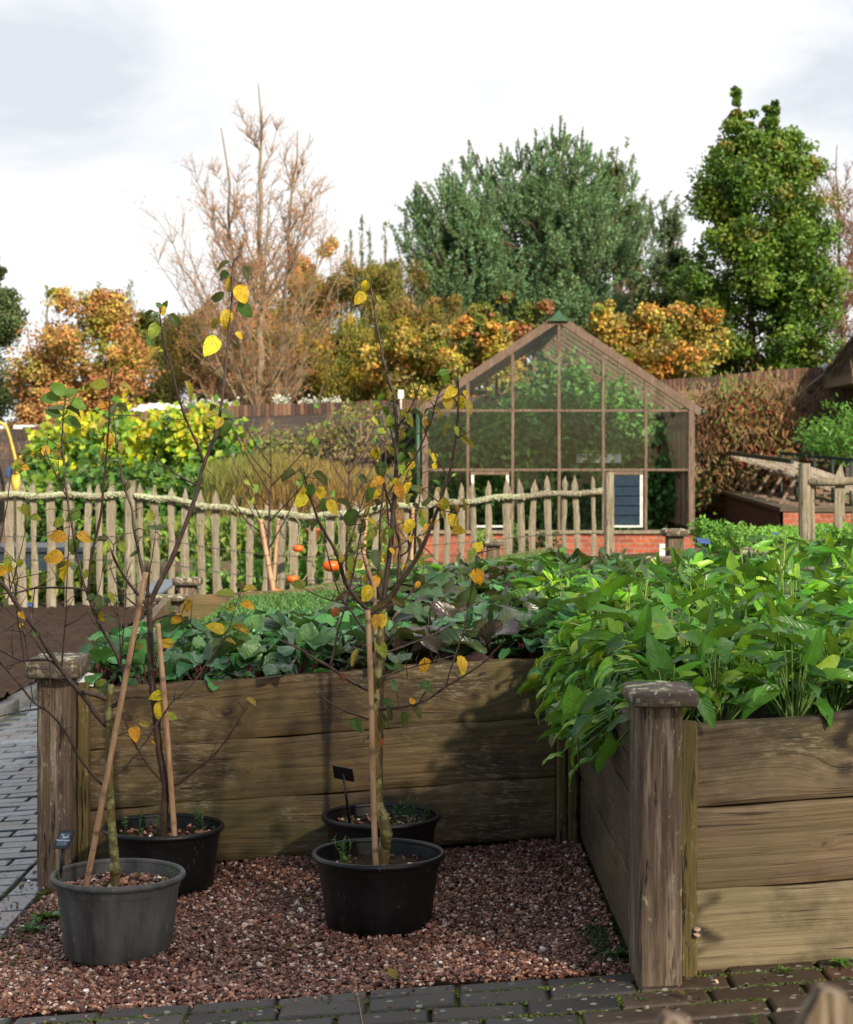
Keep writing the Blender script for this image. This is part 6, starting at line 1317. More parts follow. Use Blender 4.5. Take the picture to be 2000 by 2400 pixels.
rl = empty('hand_rail', (0, 0, 0), 'dark green metal rail behind the cold frame', 'rail'); mb = MB(); mb.beam(P(1830, 1062, 31), P(2060, 1084, 29), .05, .06); mb.build('top_rail', M['dark_metal'], rl, smooth=False)
for px in (1832, 1868, 1910, 1952, 1995): t = P(px, 1066+(px-1830)*.09, 30.6-(px-1830)*.008); mb = MB(); mb.tube([t, t-[0, 0, 1.3]], .025, 6); mb.build('upright', M['dark_metal'], rl)
# ---------------------------------------------------------------- thatched shed at the edge
sh = empty('thatched_building', (0, 0, 0), 'thatched building with a dark open front at the end of the brown brick wall', 'building')
ex = P(1930, 0, 33.3)[0]; ez = P(0, 884, 33.3)[2]
mb = MB(); A_ = np.array([ex, 28.4, ez]); top = np.array([ex+2.3, 30.2, ez+2.1]); n = 2600
mb.add([(ex, 31.0, ez), (ex+9, 31.0, ez), (ex+9, 33.3, ez), (ex, 33.3, ez), (ex+1.5, 32.15, ez+2.2), (ex+7.5, 32.15, ez+2.2), (ex, 31.0, ez-.22), (ex+9, 31.0, ez-.22), (ex+9, 33.3, ez-.22), (ex, 33.3, ez-.22)],
       [np.array([[0, 1, 5, 4], [2, 3, 4, 5], [0, 6, 7, 1], [1, 7, 8, 2], [2, 8, 9, 3], [3, 9, 6, 0], [6, 9, 8, 7]]), np.array([[1, 2, 5], [3, 0, 4]])]); rf = mb.build('roof', M['thatch'], sh, smooth=False)
r = np.random.default_rng(77); n = 9000; mb = MB(); u = r.random(n); v_ = r.random(n)
side = r.random(n) < .55; x0 = np.where(side, ex+2.2*u+(9-4.2)*u*0+ (9-2.2*2*u*1)*v_*1, ex+2.2*u); x0 = np.where(side, ex+1.5*u+(9-3*u)*v_, ex+1.5*u); y0 = np.where(side, 31+1.15*u, 31+1.15*u+(2.3-2.3*u)*v_); z0 = ez+2.2*u
pos = np.stack([x0, y0, z0], -1)+r.normal(0, .02, (n, 3)); dn = np.where(side[:, None], [[0, -1.15, -2.2]], [[-1.5, 0, -2.2]]).astype(float)+r.normal(0, .25, (n, 3)); nn = np.where(side[:, None], [[0, -1., .9]], [[-1., 0, .85]])
mb.quads(pos+nn*.02, dn, nn+r.normal(0, .2, (n, 3)), .30, .022, jit((.15, .105, .06), n, .3), .3); mb.build('reeds', M['twigcol'], rf)
mb = MB(); mb.box(ex+.35, ex+8.6, 33.0, 33.25, -.5, ez-.222); mb.box(ex+5.3, ex+5.5, 31.3, 32.99, -.5, ez-.222); mb.build('wall', M['brick_old_dark'], sh, smooth=False)
mb = MB(); 
for q in (.35, 2.6, 5): mb.box(ex+q, ex+q+.16, 31.2, 31.36, -.5, ez-.222)
mb.build('post', M['plank_dark'], sh, smooth=False)
mb = MB(); lathe(mb, [(.001, -.12), (.03, -.1), (.035, .0), (.07, .03), (.075, .08), (.001, .12)], 12); o = mb.build('wall_lamp', M['white']); p = P(1935, 866, 33.2); o.location = p; tag(o, 'small white insulator-like fitting on top of the wall beside the thatched eave', 'fitting')
mb = MB(); mb.tube([P(1932, 876, 33.1), P(1850, 940, 33.1), P(1862, 938, 33.1)], .018, 5, (.34, .28, .2)); tag(mb.build('wire_stay', M['twigcol']), 'thin diagonal stay running down the brown wall from the white fitting', 'stay')
mb = MB(); mb.box(-.05, .05, -.02, .02, -.08, .08); o = mb.build('sign_plate', M['sheet'], smooth=False); p = P(940, 924, 31.8); o.location = p; tag(o, 'small white plate standing on the wall coping beside the greenhouse', 'plate')
m2 = MB(); m2.box(-.015, .015, -.015, .015, -.35, -.08); m2.build('stake', M['white'], o)

# ---------------------------------------------------------------- climbers on the walls
def hedge_leaves(name, label, cat, px0, px1, top, bot, D, thick, n, L, W, cols, mat='far_leaf', seed=0, stems=60, stemcol=(.2, .15, .09), gaps=.0, droop=-.3):
    r = np.random.default_rng(seed); mb, sm = MB(), MB(); k = n//45
    cpx = r.uniform(px0, px1, k); ct = np.interp(cpx, [q[0] for q in top], [q[1] for q in top]); cpy = ct+(bot-ct)*r.random(k)**.9
    cD = D-r.uniform(0, thick, k); cen = np.array([P(a, b, c) for a, b, c in zip(cpx, cpy, cD)]); idx = r.integers(0, k, n)
    pos = cen[idx]+r.standard_normal((n, 3))*.16; d = rand_dir(n, r); d[:, 2] += droop; c = np.array(cols)[r.integers(0, len(cols), k)][idx]
    mb.quads(pos, d, rand_dir(n, r)*.7+[.2, -1, .5], r.uniform(.6, 1.25, n)*L, r.uniform(.7, 1.2, n)*W, jit(c, n, .2, r))
    o = mb.build(name, M[mat]); 
    for _ in range(stems):
        a = r.uniform(px0, px1); t = np.interp(a, [q[0] for q in top], [q[1] for q in top]); b = a+r.normal(0, 60); q = np.linspace(0, 1, 7)
        pts = np.array([P(a+(b-a)*s+r.normal(0, 6), bot+(t-bot)*s, D-.05-thick*.6*(1-s)) for s in q]); sm.tube(pts, np.linspace(.022, .008, 7), 4, stemcol)
    if stems: sm.build('stems', M['twigcol'], o)
    return tag(o, label, cat)
hedge_leaves('climbing_hydrangea', 'large yellow and green leaved climber spread over the dark wall beyond the fence', 'climber', 62, 560, [(62, 1075), (110, 1020), (200, 980), (300, 978), (420, 995), (500, 968), (560, 1010)], 1150, 31.6, 1.6, 6500, .17, .13, [(.52, .55, .025), (.26, .42, .03), (.10, .26, .03), (.06, .17, .03), (.36, .48, .03), (.55, .50, .03)], seed=1, stems=25)
hedge_leaves('climbing_hydrangea', 'darker green lower part of foliage along the wall foot behind the first pickets', 'climber', 60, 480, [(60, 1120), (480, 1110)], 1260, 30.0, 1.2, 4200, .15, .12, [(.09, .22, .03), (.05, .13, .025), (.16, .30, .03)], seed=2, stems=0)
hedge_leaves('wall_shrub', 'sparse thin-stemmed shrub with small yellowing leaves trained on the dark wall', 'shrub', 500, 960, [(500, 1010), (700, 1030), (820, 955), (960, 950)], 1075, 31.5, .8, 1500, .10, .05, [(.20, .24, .05), (.10, .15, .04), (.30, .22, .06)], seed=3, stems=46, stemcol=(.24, .17, .11))
hedge_leaves('wall_climber', 'dry brown climber with a few drooping green leaves covering the brown wall', 'climber', 1632, 1850, [(1632, 905), (1700, 895), (1850, 905)], 1190, 33.2, .8, 6500, .15, .045, [(.15, .24, .06), (.28, .16, .07), (.20, .10, .05), (.30, .07, .05), (.24, .17, .09), (.14, .08, .05), (.22, .2, .07)], 'dull_leaf', seed=4, stems=90, stemcol=(.28, .20, .12), droop=-1.2)
hedge_leaves('wall_climber', 'thin purplish climber trained on the brown wall near the thatched building', 'climber', 1860, 2010, [(1860, 950), (2010, 930)], 1080, 33.2, .5, 900, .10, .05, [(.14, .08, .12), (.10, .12, .05), (.16, .09, .07)], 'dull_leaf', seed=5, stems=24, stemcol=(.25, .17, .11))
bushy('green_shrub', 1975, 1090, 30.5, 1.6, 1.1, 2400, .12, .03, [(.10, .28, .04), (.15, .34, .05)], 'fresh green feathery shrub behind the cold frame at the foot of the brown wall', 'shrub', seed=3)

# ================================================================ TREES
def tree(name, label, px, D, base_py, top_py, env, ncl, nleaf, crad, L, W, cols, cat='tree', barkm='bark_dark', mat='far_leaf', seed=0, trunk_r=.12, rise=.35, limbs=26, group=None, zbase=-.4, squash=.75, up=.1, lean=0.0, inner=.35, multi=1, spires=()):
    """env: (height fraction, half-width in photo px) pairs. Tapered trunk, limbs, twigs, then leaf clumps hung on the limbs."""
    r = np.random.default_rng(seed); x = P(px, 0, D)[0]; zt = P(0, top_py, D)[2]; H = zt-zbase; k = D/F; ef = [e[0] for e in env]; ew = [e[1]*k for e in env]
    zb = P(0, base_py, D)[2]; tm, cm = MB(), MB(); frac = lambda z: (z-zb)/(zt-zb)
    q = np.linspace(0, 1, 14); stems = []
    for m in range(multi):
        off = (m-(multi-1)/2)*.25; pts = np.stack([off*q*3*(1 if multi > 1 else 0)+lean*q+r.normal(0, .02*H/6, 14)*q, r.normal(0, .02*H/6, 14)*q, zbase+(H*.97)*q*(1-.06*abs(m-(multi-1)/2))], -1); tm.tube(pts, np.linspace(trunk_r, trunk_r*.08, 14), 8); stems.append(pts)
    cl = []
    for m in range(limbs):
        st = stems[r.integers(0, multi)]; t = r.uniform(max(.02, (zb-zbase)/H+.02), .96); a = np.array([np.interp(t, q, st[:, c]) for c in range(3)]); az = r.uniform(0, 6.28)
        fr_ = np.clip(frac(a[2]+.12*H*rise), 0, 1); R_ = np.interp(fr_, ef, ew)*r.uniform(.75, 1.08)
        n = 7; u = np.linspace(0, 1, n)[:, None]; dirv = np.array([math.cos(az), math.sin(az), rise]); pts = a+dirv*R_*u+np.array([0, 0, 1])*rise*.5*R_*u**2+r.normal(0, .03*R_+.01, (n, 3))*u
        tm.tube(pts, np.linspace(trunk_r*.35*(1-t*.6), .008, n), 5)
        for s in range(5):
            j = r.integers(2, n-1); b = pts[j]; e = b+rand_dir(1, r)[0]*R_*.28+[0, 0, .08*R_]; tm.sticks([b], [e], .012, .004, 4); cl.append(e)
        cl += list(pts[3:])
    cl = np.array(cl)
    # fill the envelope
    need = max(0, ncl-len(cl)); f = r.random(need*3)**.9; wv = np.interp(f, ef, ew); keep = r.random(need*3) < (wv/max(ew))**.7; f, wv = f[keep][:need], wv[keep][:need]
    az = r.uniform(0, 6.28, len(f)); rr = wv*np.where(r.random(len(f)) < inner, r.uniform(0, .7, len(f)), r.uniform(.6, 1.02, len(f))); extra = np.stack([rr*np.cos(az)+lean*f, rr*np.sin(az), zb+f*(zt-zb)], -1)
    if len(spires): sp = np.array([P(a, b, D)+[-x, -D+r.normal(0, .15), 0] for a, b in spires for _ in range(3)]); extra = np.concatenate([extra, sp+r.normal(0, .06, sp.shape)])
    cl = np.concatenate([cl, extra]); nc = len(cl); idx = r.integers(0, nc, nleaf); cs = crad*r.uniform(.6, 1.3, nc)*np.clip(np.interp((cl[:, 2]-zb)/(zt-zb), ef, ew)/(crad*2.2), .24, 1)
    off = rand_dir(nleaf, r)*(r.random((nleaf, 1))**.45)*cs[idx][:, None]*[1, 1, squash]; pos = cl[idx]+off
    pal = np.array(cols); cc = pal[r.integers(0, len(pal), nc)][idx]; d = off/(np.linalg.norm(off, axis=1)[:, None]+1e-6)*.5+rand_dir(nleaf, r); d[:, 2] += up
    cm.quads(pos, d, off+rand_dir(nleaf, r)*.15*crad*2+[0, -.02, .05], r.uniform(.6, 1.3, nleaf)*L, r.uniform(.7, 1.2, nleaf)*W, jit(cc, nleaf, .2, r))
    root = empty(name, (x, D, 0), label, cat, group); tm.build('trunk', M[barkm], root); cm.build('crown', M[mat], root); return root
OR = [(.58, .29, .11), (.48, .22, .09), (.64, .37, .12), (.38, .19, .09), (.56, .42, .12)]
tree('autumn_tree', 'rounded orange-leaved tree above the white sheeting, behind the wall', 195, 38, 1060, 675, [(0, 110), (.2, 140), (.5, 158), (.75, 130), (.92, 75), (1, 20)], 270, 26000, .36, .085, .065, OR+[(.30, .30, .05)], seed=1, limbs=34, mat='dull_leaf')
tree('autumn_tree', 'small low orange bush at the foot of the rounded orange tree', 90, 36, 1080, 900, [(0, 60), (.5, 62), (1, 20)], 60, 5000, .25, .075, .06, OR, seed=2, limbs=8, trunk_r=.05)
tree('green_tree', 'dark green bushy tree cut off by the edge beside the rounded orange tree', -30, 40, 1010, 560, [(0, 110), (.3, 112), (.6, 80), (.8, 50), (1, 14)], 240, 26000, .45, .11, .06, [(.09, .14, .05), (.06, .10, .035), (.13, .18, .06)], seed=3, limbs=30)
YG = [(.26, .25, .05), (.18, .20, .045), (.36, .28, .06), (.12, .15, .04)]
tree('green_tree', 'yellow-green bushy tree between the orange tree and the tall bare tree', 335, 40, 1080, 710, [(0, 80), (.5, 75), (1, 15)], 160, 12000, .35, .08, .05, YG, seed=4, limbs=20)
tree('green_tree', 'dark green rounded shrub under the distant hillside, beside the bare tree', 385, 52, 900, 715, [(0, 90), (.5, 85), (1, 20)], 120, 10000, .5, .11, .07, [(.07, .12, .045), (.10, .16, .05)], seed=5, limbs=16)
BR = [(.36, .24, .09), (.30, .22, .07), (.26, .24, .07), (.42, .25, .08), (.22, .16, .07)]
spec = [(455, 42, 960, 740, 90, 'brown-leaved thicket at the foot of the tall bare tree'), (560, 44, 960, 700, 90, 'russet thicket behind the trunk of the tall bare tree'), (700, 42, 960, 640, 105, 'orange-brown bush between the bare tree and the willow scrub'), (800, 41, 950, 610, 105, 'olive-brown willow bush, widest of the scrub beyond the wall'), (905, 40, 950, 560, 90, 'tall olive willow bush with upright shoots beside the pine'), (985, 39, 950, 680, 80, 'olive-brown bush leaning against the foot of the pine'), (640, 40, 960, 760, 100, 'low yellowish bush behind the dark wall coping'), (860, 38, 960, 760, 110, 'low yellow-green bush behind the wall beside the greenhouse gable')]
for k, (px, D, b, t, w_, lab) in enumerate(spec):
    tree('willow_bush', lab, px, D, b+110, t-25, [(0, w_), (.5, w_), (.8, w_*.7), (1, w_*.25)], 230, 19000, .36, .10, .026, [BR, OR[:3]+BR, OR+BR[:2], BR+YG, YG+BR[:3], BR+YG[:2], YG+[(.5, .36, .06)], YG+[(.55, .38, .05)]][k], seed=10+k, limbs=26, trunk_r=.06, rise=1.1, up=1.0, multi=3, mat='dull_leaf')
# thin poplar shoots against the sky
for k, (px, t, D) in enumerate(((822, 540, 47), (848, 505, 47), (866, 525, 47.5), (902, 520, 46), (305, 655, 60), (812, 575, 48), (232, 660, 60), (110, 668, 60))):
    r = np.random.default_rng(60+k); mb, sm = MB(), MB(); x = P(px, 0, D)[0]; z1 = P(0, t, D)[2]; z0 = P(0, 800, D)[2]; n = 150; tt = r.random(n); w_ = (.42 if D < 55 else .9)*(1-tt*.8)*.5
    c = np.stack([r.normal(0, 1, n)*w_*.5, r.normal(0, 1, n)*w_*.5, z0+(z1-z0)*tt], -1); d = rand_dir(n, r)*.5; d[:, 2] += .8; mb.quads(c, d, rand_dir(n, r), .13, .04, jit((.20, .24, .10), n, .2, r)); sm.tube([(0, 0, -.4), (0.03, 0, z0), (0, 0, (z0+z1)/2), (.02, 0, z1)], [.06, .05, .03, .008], 5, (.22, .18, .12))
    root = empty('poplar_sapling', (x, D, 0), ['slender leafy shoot against the sky between the bare tree and the pine', 'faint slender tree top standing alone against the sky near the orange tree'][D > 55], 'tree', ['slender shoots beside the pine', 'faint tree tops over the orange tree'][D > 55]); sm.build('trunk', M['twigcol'], root); mb.build('crown', M['far_leaf'], root)
# tall bare tree
def bare_tree(label, px, D, top_py, widthpx, seed, nl=85, cols=((.62, .27, .13), (.55, .29, .17), (.62, .35, .13)), trunk_r=.13, stems=3, hmin=.16, leaves=3200, leafcol=(.58, .30, .16), name='bare_tree', prof=None, droop=0):
    r = np.random.default_rng(seed); H = P(0, top_py, D)[2]+.4; x = P(px, 0, D)[0]; tm, tw, lf = MB(), MB(), MB(); q = np.linspace(0, 1, 16); S = []
    for m in range(stems):
        dx = (m-(stems-1)/2)*.55; pts = np.stack([dx*(q**.8)*1.4+r.normal(0, .03, 16), r.normal(0, .04, 16)+dx*.3*q, -.4+H*q*(1-.10*abs(m-(stems-1)/2)/max(1, stems-1)*2)], -1); pts[:3, 0] *= .3; tm.tube(pts, np.linspace(trunk_r*(1 if m == stems//2 else .7), .012, 16), 7); S.append(pts)
    prof = prof or [(0, .35), (.3, 1.0), (.5, .95), (.7, .55), (.9, .25), (1, .08)]; A1, B1, ra, rb, T = [], [], [], [], []
    tips = []
    for m in range(nl):
        st = S[r.integers(0, stems)]; t = r.uniform(hmin, .88); a = np.array([np.interp(t, q, st[:, c]) for c in range(3)]); az = r.uniform(0, 6.28); Rr = widthpx*D/F*np.interp(t, [p[0] for p in prof], [p[1] for p in prof])*r.uniform(.55, 1.1)
        n = 8; u = np.linspace(0, 1, n)[:, None]; pts = a+np.array([math.cos(az), math.sin(az), .75])*Rr*u+np.array([0, 0, .9])*Rr*u**1.8+r.normal(0, .05, (n, 3))*u; tm.tube(pts, np.linspace(.032*(1.1-t)+.006, .007, n), 5)
        for s in range(20):
            j = r.integers(1, n); b = pts[j]; dd = rand_dir(1, r)[0]*.7+np.array([math.cos(az)*.3, math.sin(az)*.3, .9-droop]); dd /= np.linalg.norm(dd); l = r.uniform(.25, .9)*(.30+Rr*.42); e = b+dd*l; m_ = (b+e)/2+rand_dir(1, r)[0]*.05*l
            A1 += [b, m_]; B1 += [m_, e]; ra += [.0075, .006]; rb += [.006, .004]; tips.append((b, m_, e, l))
    tm.sticks(A1, B1, ra, rb, 3); a2, b2 = [], []
    for (b, m_, e, l) in tips:
        for s in range(6):
            t = r.uniform(.2, 1); p0 = b+(e-b)*t; dd = rand_dir(1, r)[0]+np.array([0, 0, .7-droop]); dd /= np.linalg.norm(dd); a2.append(p0); b2.append(p0+dd*l*r.uniform(.25, .6))
    cc = np.array(cols)[r.integers(0, len(cols), len(a2))]; tw.sticks(a2, b2, .0038, .0018, 3, jit(cc, len(a2), .15, r))
    root = empty(name, (x, D, 0), label, 'tree'); tm.build('trunk', M['bark_grey'], root); tw.build('twigs', M['twigcol'], root)
    if leaves:
        b2 = np.array(b2); low = b2[b2[:, 2] < H*.75]; c = low[r.integers(0, len(low), leaves)]; lf.quads(c, rand_dir(leaves, r), rand_dir(leaves, r), .06, .035, jit(leafcol, leaves, .2, r)); lf.build('leaves', M['far_leaf'], root)
    return root
bare_tree('tall nearly bare tree with pinkish twigs rising against the white sky', 612, 37.5, 195, 180, 5)
tree('autumn_tree', 'patch of bright orange foliage on the flank of the tall bare tree', 745, 46, 700, 480, [(0, 45), (.5, 40), (1, 18)], 50, 3600, .3, .09, .07, OR, seed=71, limbs=8, trunk_r=.05, multi=2)
bare_tree('copper-brown tree cut off by the edge behind the green conical tree', 1995, 42, 240, 95, 8, nl=70, cols=((.34, .13, .06), (.26, .11, .055), (.40, .18, .08)), leaves=9000, leafcol=(.34, .13, .055), stems=2, hmin=.1, prof=[(0, .8), (.3, 1.2), (.6, 1.0), (.85, .7), (1, .3)])
# green conical tree
tree('pear_tree', 'large glossy green conical tree rising above the brown wall', 1785, 38, 960, 235, [(0, 160), (.15, 178), (.35, 165), (.5, 148), (.63, 128), (.75, 100), (.84, 72), (.92, 40), (1, 10)], 850, 82000, .30, .10, .07, [(.095, .20, .022), (.14, .26, .028), (.06, .14, .022), (.20, .30, .035)]*3+[(.28, .26, .05)], spires=[(1690, 470), (1660, 560), (1630, 640), (1620, 720), (1640, 800), (1900, 400), (1915, 470), (1925, 540), (1930, 640), (1940, 740), (1880, 350), (1880, 820), (1920, 800), (1700, 830), (1760, 840), (1820, 845), (1727, 215), (1730, 228), (1722, 245), (1728, 262), (1735, 280), (1715, 290), (1745, 300), (1720, 310), (1735, 325), (1752, 330), (1705, 335), (1800, 250), (1802, 268), (1798, 290), (1806, 310), (1790, 325), (1812, 335), (1855, 318), (1850, 340), (1845, 360), (1700, 360), (1690, 385), (1665, 420), (1650, 440), (1640, 500)], seed=21, limbs=90, trunk_r=.14, rise=.5, multi=2, inner=.25, zbase=-.2)
# orange/yellow shrubs behind the greenhouse
YS = [(.70, .48, .09), (.54, .40, .09), (.30, .24, .07), (.38, .38, .05), (.22, .28, .04), (.62, .30, .06)]
for k, (px, D, b, t, w_, lab) in enumerate(((1075, 35.5, 960, 735, 95, 'yellow-leaved shrub over the wall beside the greenhouse gable, away from the brown wall'), (1180, 36, 920, 670, 70, 'reddish green shrub rising behind the greenhouse ridge, in front of the pine'), (1420, 36, 905, 700, 80, 'golden shrub directly behind the slope of the greenhouse roof'), (1540, 35.5, 895, 705, 110, 'broad golden-orange shrub over the brown wall next to the conical tree'), (1000, 36.5, 940, 800, 100, 'low yellow-spotted shrub on the wall between the willow scrub and the greenhouse'))):
    cols = YS if k != 1 else [(.22, .26, .05), (.34, .30, .06), (.40, .16, .08), (.16, .22, .04)]
    tree('autumn_shrub', lab, px, D, b+110, t-10, [(0, w_), (.4, w_), (.75, w_*.75), (1, w_*.25)], 190, 13000, .33, .09, .075, cols, cat='shrub', seed=30+k, limbs=24, trunk_r=.05, rise=.8, multi=3)
# dark green trees filling the gap between pine and conical tree
tree('green_tree', 'dark green mixed tree between the pine and the conical tree', 1600, 43, 1000, 540, [(0, 120), (.4, 105), (.75, 60), (1, 16)], 260, 22000, .45, .10, .05, [(.06, .11, .035), (.09, .14, .04), (.045, .08, .03)], seed=41, limbs=34)
tree('green_tree', 'shadowy dark green tree directly behind the golden shrubs', 1500, 44, 1000, 620, [(0, 100), (.5, 90), (1, 20)], 140, 12000, .45, .10, .05, [(.05, .09, .03), (.04, .07, .03), (.10, .07, .05)], seed=42, limbs=20)
tree('autumn_tree', 'distant tan tree glimpsed between the pine and the small conifer', 1490, 60, 760, 585, [(0, 45), (.5, 42), (1, 12)], 50, 5000, .5, .12, .09, [(.50, .30, .15), (.42, .26, .13)], seed=43, limbs=10)

# ---------------------------------------------------------------- conifers
def pine(label, px, D, base_py, top_py, env, nshoot, seed, cols, shootL=.55, needle=.10, trunk_r=.18, limbs=46, candles=(), rise=.9, name='pine_tree', nn=34):
    r = np.random.default_rng(seed); k = D/F; x = P(px, 0, D)[0]; zt = P(0, top_py, D)[2]; zb = P(0, base_py, D)[2]; H = zt+.4; tm, cm = MB(), MB(); ef = [e[0] for e in env]; ew = [e[1]*k for e in env]
    tm.tube([(0, 0, -.4), (.05, 0, zb), (0, .1, (zb+zt)/2), (0, 0, zt-.3)], [trunk_r, trunk_r*.85, trunk_r*.5, .02], 8)
    tips = []
    for m in range(limbs):
        t = r.uniform(.05, .93); z = zb+(zt-zb)*t*.85; az = r.uniform(0, 6.28); R_ = np.interp(t, ef, ew)*r.uniform(.7, 1.05); n = 8; u = np.linspace(0, 1, n)[:, None]
        pts = np.array([0, 0, z])+np.array([math.cos(az), math.sin(az), .10])*R_*u+np.array([0, 0, rise*.5])*R_*u**2+r.normal(0, .06, (n, 3))*u; tm.tube(pts, np.linspace(.07*(1.2-t), .015, n), 5, (.20, .10, .06))
        for s in range(int(nshoot/limbs)):
            j = r.uniform(.25, 1)*(n-1); b = pts[int(j)]+rand_dir(1, r)[0]*R_*.20*[1, 1, .7]; tips.append(b)
    for (cx, cy) in candles:
        w_ = P(cx, cy, D); b = np.array([w_[0]-x, r.normal(0, .3), w_[2]]); tm.sticks([b-[b[0]*.25, 0, 1.4]], [b], .03, .012, 5)
        tips += [b-[r.normal(0, .32), r.normal(0, .2), r.uniform(.9, 1.8)] for _ in range(9)]
        for (ox, tl, L_) in ((0, 0, .75), (0, .45, .45), (0, -.45, .45), (0, .22, .5)):
            a0 = b-[0, 0, .8]; dv = np.array([math.sin(tl), r.normal(0, .2), math.cos(tl)]); m = 110; tq = r.random(m); dq = rand_dir(m, r)*.75+dv*.7; dq /= np.linalg.norm(dq, axis=1)[:, None]; cm.quads(a0+dv*(tq*L_)[:, None]+dq*.04, dq, rand_dir(m, r), .085, .028, jit(cols[r.integers(0, len(cols))], m, .15, r), .1); tm.sticks([a0], [a0+dv*L_], .012, .006, 4)
    f = r.random(nshoot//4); wv = np.interp(f, ef, ew); kp = r.random(len(f)) < (wv/max(ew))**.8*.6; f, wv = f[kp], wv[kp]; az = r.uniform(0, 6.28, len(f)); rr = wv*r.uniform(.35, 1.0, len(f))**.6; spray = np.stack([rr*np.cos(az), rr*np.sin(az), zb+f*(zt-zb-.3)], -1); tips += list(np.repeat(spray, 6, 0)+r.normal(0, 1, (len(spray)*6, 3))*[.34, .34, .2])
    tips = np.array(tips); q_ = np.sin(tips[:, 0]*2.3+seed)+np.sin(tips[:, 2]*2.9+tips[:, 0]*.8+seed)+np.sin(tips[:, 1]*2.1+tips[:, 2]*1.1)+.7*np.sin(tips[:, 0]*5.1+tips[:, 2]*4.3); tips = tips[q_ > -.95]; T = len(tips)
    # each shoot: a few upward 'candles' clothed with needles
    ax = np.stack([r.normal(0, .35, T), r.normal(0, .35, T), np.ones(T)], -1); out = tips*[1, 1, 0]; ax += .5*out/(np.linalg.norm(out, axis=1)[:, None]+.3); ax /= np.linalg.norm(ax, axis=1)[:, None]
    Ls = shootL*r.uniform(.6, 1.25, T); idx = np.repeat(np.arange(T), nn); t = r.random(len(idx)); c = tips[idx]+ax[idx]*(t*Ls[idx])[:, None]; d = rand_dir(len(idx), r)*.8+ax[idx]*.75; d /= np.linalg.norm(d, axis=1)[:, None]
    cc = np.array(cols)[r.integers(0, len(cols), T)][idx]; cm.quads(c+d*needle*.5, d, rand_dir(len(idx), r), needle*r.uniform(.8, 1.2, len(idx)), .030, jit(cc, len(idx), .15, r), .1)
    tm.sticks(tips, tips+ax*Ls[:, None]*.9, .012, .006, 3)
    root = empty(name, (x, D, 0), label, 'pine tree'); tm.build('trunk', M['bark_dark'], root); cm.build('crown', M['far_leaf'], root); return root
PC = [(.15, .30, .15), (.20, .37, .19), (.11, .22, .11), (.24, .40, .18), (.15, .25, .09)]
cand = [(1311, 280), (1255, 302), (1270, 330), (1214, 322), (1232, 340), (1100, 320), (1176, 330), (1188, 345), (1365, 302), (1350, 325), (1040, 385), (1052, 400), (1142, 365), (1150, 380), (975, 425), (985, 450), (1000, 470), (1085, 365), (1295, 290), (1325, 285), (1410, 350), (1480, 375), (1385, 330), (1495, 470), (1120, 350), (1070, 400)]
pine('large blue-green pine with upright candle shoots, tallest evergreen in the photo', 1298, 42, 860, 362, [(0, 195), (.25, 205), (.5, 205), (.65, 180), (.8, 130), (.92, 70), (1, 16)], 2300, 51, PC, candles=cand, limbs=85, nn=34, rise=.25)
pine('smaller blue-green pine merging with the flank of the large pine on the willow scrub side', 1088, 41, 860, 430, [(0, 130), (.3, 138), (.6, 112), (.85, 50), (1, 14)], 900, 52, PC, candles=[(972, 432), (1000, 455), (1060, 410), (1090, 430), (950, 520)], limbs=34, nn=48)
pine('low spreading boughs of a blue-green pine behind the greenhouse ridge', 1215, 41.5, 860, 545, [(0, 190), (.4, 185), (.75, 120), (1, 30)], 900, 55, PC, limbs=40, nn=40, rise=.15)
pine('rounded dull green pine crown showing behind the shoulder of the large pine', 1445, 50, 650, 350, [(0, 40), (.3, 60), (.6, 62), (.85, 50), (1, 22)], 520, 53, [(.14, .20, .08), (.17, .22, .09)], shootL=.35, limbs=26, nn=40, rise=.3)
pine('small pointed conifer against the sky between the pine and the conical tree', 1572, 46, 800, 460, [(0, 70), (.3, 62), (.6, 42), (.85, 20), (1, 5)], 330, 54, [(.11, .17, .09), (.14, .20, .10)], shootL=.4, limbs=34, nn=34, rise=.2)
# ---------------------------------------------------------------- beyond the wall: white sheeting, white flowers, hills
mb = MB(); pts = []; nx = 40
for k in range(nx+1):
    px = 215+300*k/nx; top = np.interp(px, [215, 290, 330, 370, 440, 515], [985, 968, 948, 944, 950, 955])+2*math.sin(px*.3); a, b = P(px, top, 34), P(px, 1010, 33.2); pts.append((a, b, a+[0, 2.5, -.3]))
v = np.array(pts).reshape(-1, 3); i = np.arange(nx)*3; mb.add(v, np.concatenate([np.stack([i+1, i+4, i+3, i], -1), np.stack([i, i+3, i+5, i+2], -1)])); tag(mb.build('white_sheeting', M['sheet']), 'bright white sheeting hump lying just behind the wall coping under the orange tree', 'sheeting')
mb = MB(); a = P(40, 1003, 33.5); mb.box(a[0], a[0]+.95, 33.2, 33.9, a[2]-.6, a[2]+.05); tag(mb.build('white_box', M['sheet'], smooth=False), 'low white block showing over the wall above the yellow hose', 'block')
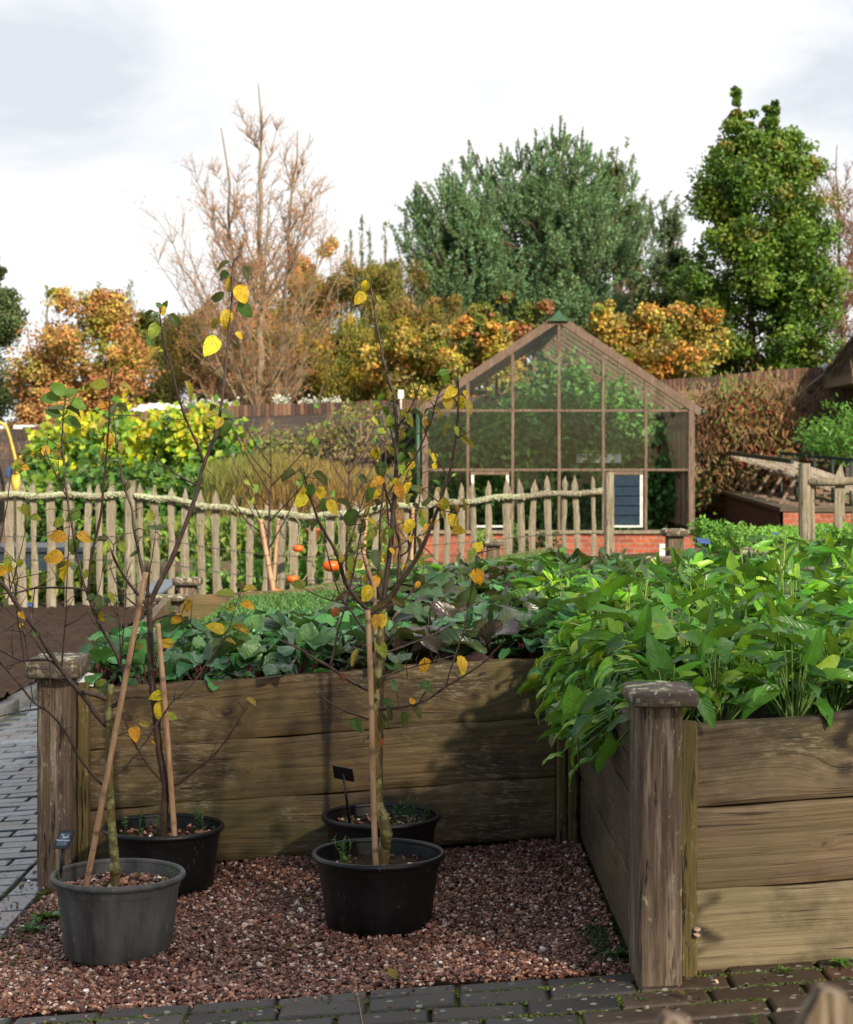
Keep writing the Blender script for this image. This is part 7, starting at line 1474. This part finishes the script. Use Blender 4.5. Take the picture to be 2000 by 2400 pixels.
n = 900; r = np.random.default_rng(90); px = np.r_[r.uniform(430, 560, 500), r.uniform(640, 680, 200), r.uniform(700, 800, 200)]; pos = np.array([P(a, 952+r.normal(0, 7)-(8 if a > 640 else 0), 33.4+r.uniform(0, .4)) for a in px]); mb = MB(); mb.quads(pos, rand_dir(n, r), rand_dir(n, r)+[0, -1, 0], .055, .05, jit((.75, .74, .68), n, .05, r)); 
sm = MB(); b = pos.copy(); b[:, 2] -= r.uniform(.3, .9, n); sm.sticks(b, pos, .006, .004, 3, (.16, .2, .07)); o = struct(mb.build('white_flowers', M['far_leaf']), 'stuff', 'scattered white flowers along the top of the dark wall', 'flowers'); sm.build('stems', M['twigcol'], o)
X, Y = np.meshgrid(np.linspace(-160, 160, 80), np.linspace(90, 190, 20)); Z = -2+(8.0+1.6*np.sin(X*.05)+.9*np.sin(X*.13))*np.sin((Y-90)/100*np.pi*.5)
mb = MB(); i, j = np.meshgrid(np.arange(19), np.arange(79), indexing='ij'); a = (i*80+j).ravel(); mb.add(np.stack([X, Y, Z], -1).reshape(-1, 3), np.stack([a, a+1, a+81, a+80], -1)); M['hill'] = simple('hill_bracken', (.24, .15, .07), .95); struct(mb.build('hills', M['hill']))
# unseen tree added behind the camera, crown shaped to dapple pots and bed walls
r = np.random.default_rng(123); sd = np.array([.5, -.8, .55]); cc = np.array([-.72, 5.15, .15])+sd*17.5
mb, tm = MB(), MB(); nc = 150; c0 = cc+rand_dir(nc, r)*(r.random((nc, 1))**.4)*np.array([1.5, 1.3, 1.2]); n = 1500; idx = r.integers(0, nc, n); pos = c0[idx]+r.standard_normal((n, 3))*.30
mb.quads(pos, rand_dir(n, r), rand_dir(n, r), .14, .10, jit((.10, .16, .04), n, .2, r)); base = np.array([cc[0]+.3, cc[1]-.2, -.2]); tm.tube([base, base+[0, 0, 5], cc-[0, 0, 1]], [.3, .22, .10], 10)
for k in range(0, nc, 5): tm.tube([cc-[0, 0, 1.2], (cc+c0[k])/2, c0[k]], [.06, .035, .012], 5)
root = empty('shade_tree', tuple(base), 'unseen loose-leaved tree added behind the viewpoint to shade the pots', 'tree')
for m in (mb, tm):
    for k in range(len(m.v)): m.v[k] = (m.v[k]-base).astype(np.float32)
tm.build('trunk', M['bark_dark'], root); mb.build('crown', M['far_leaf'], root)
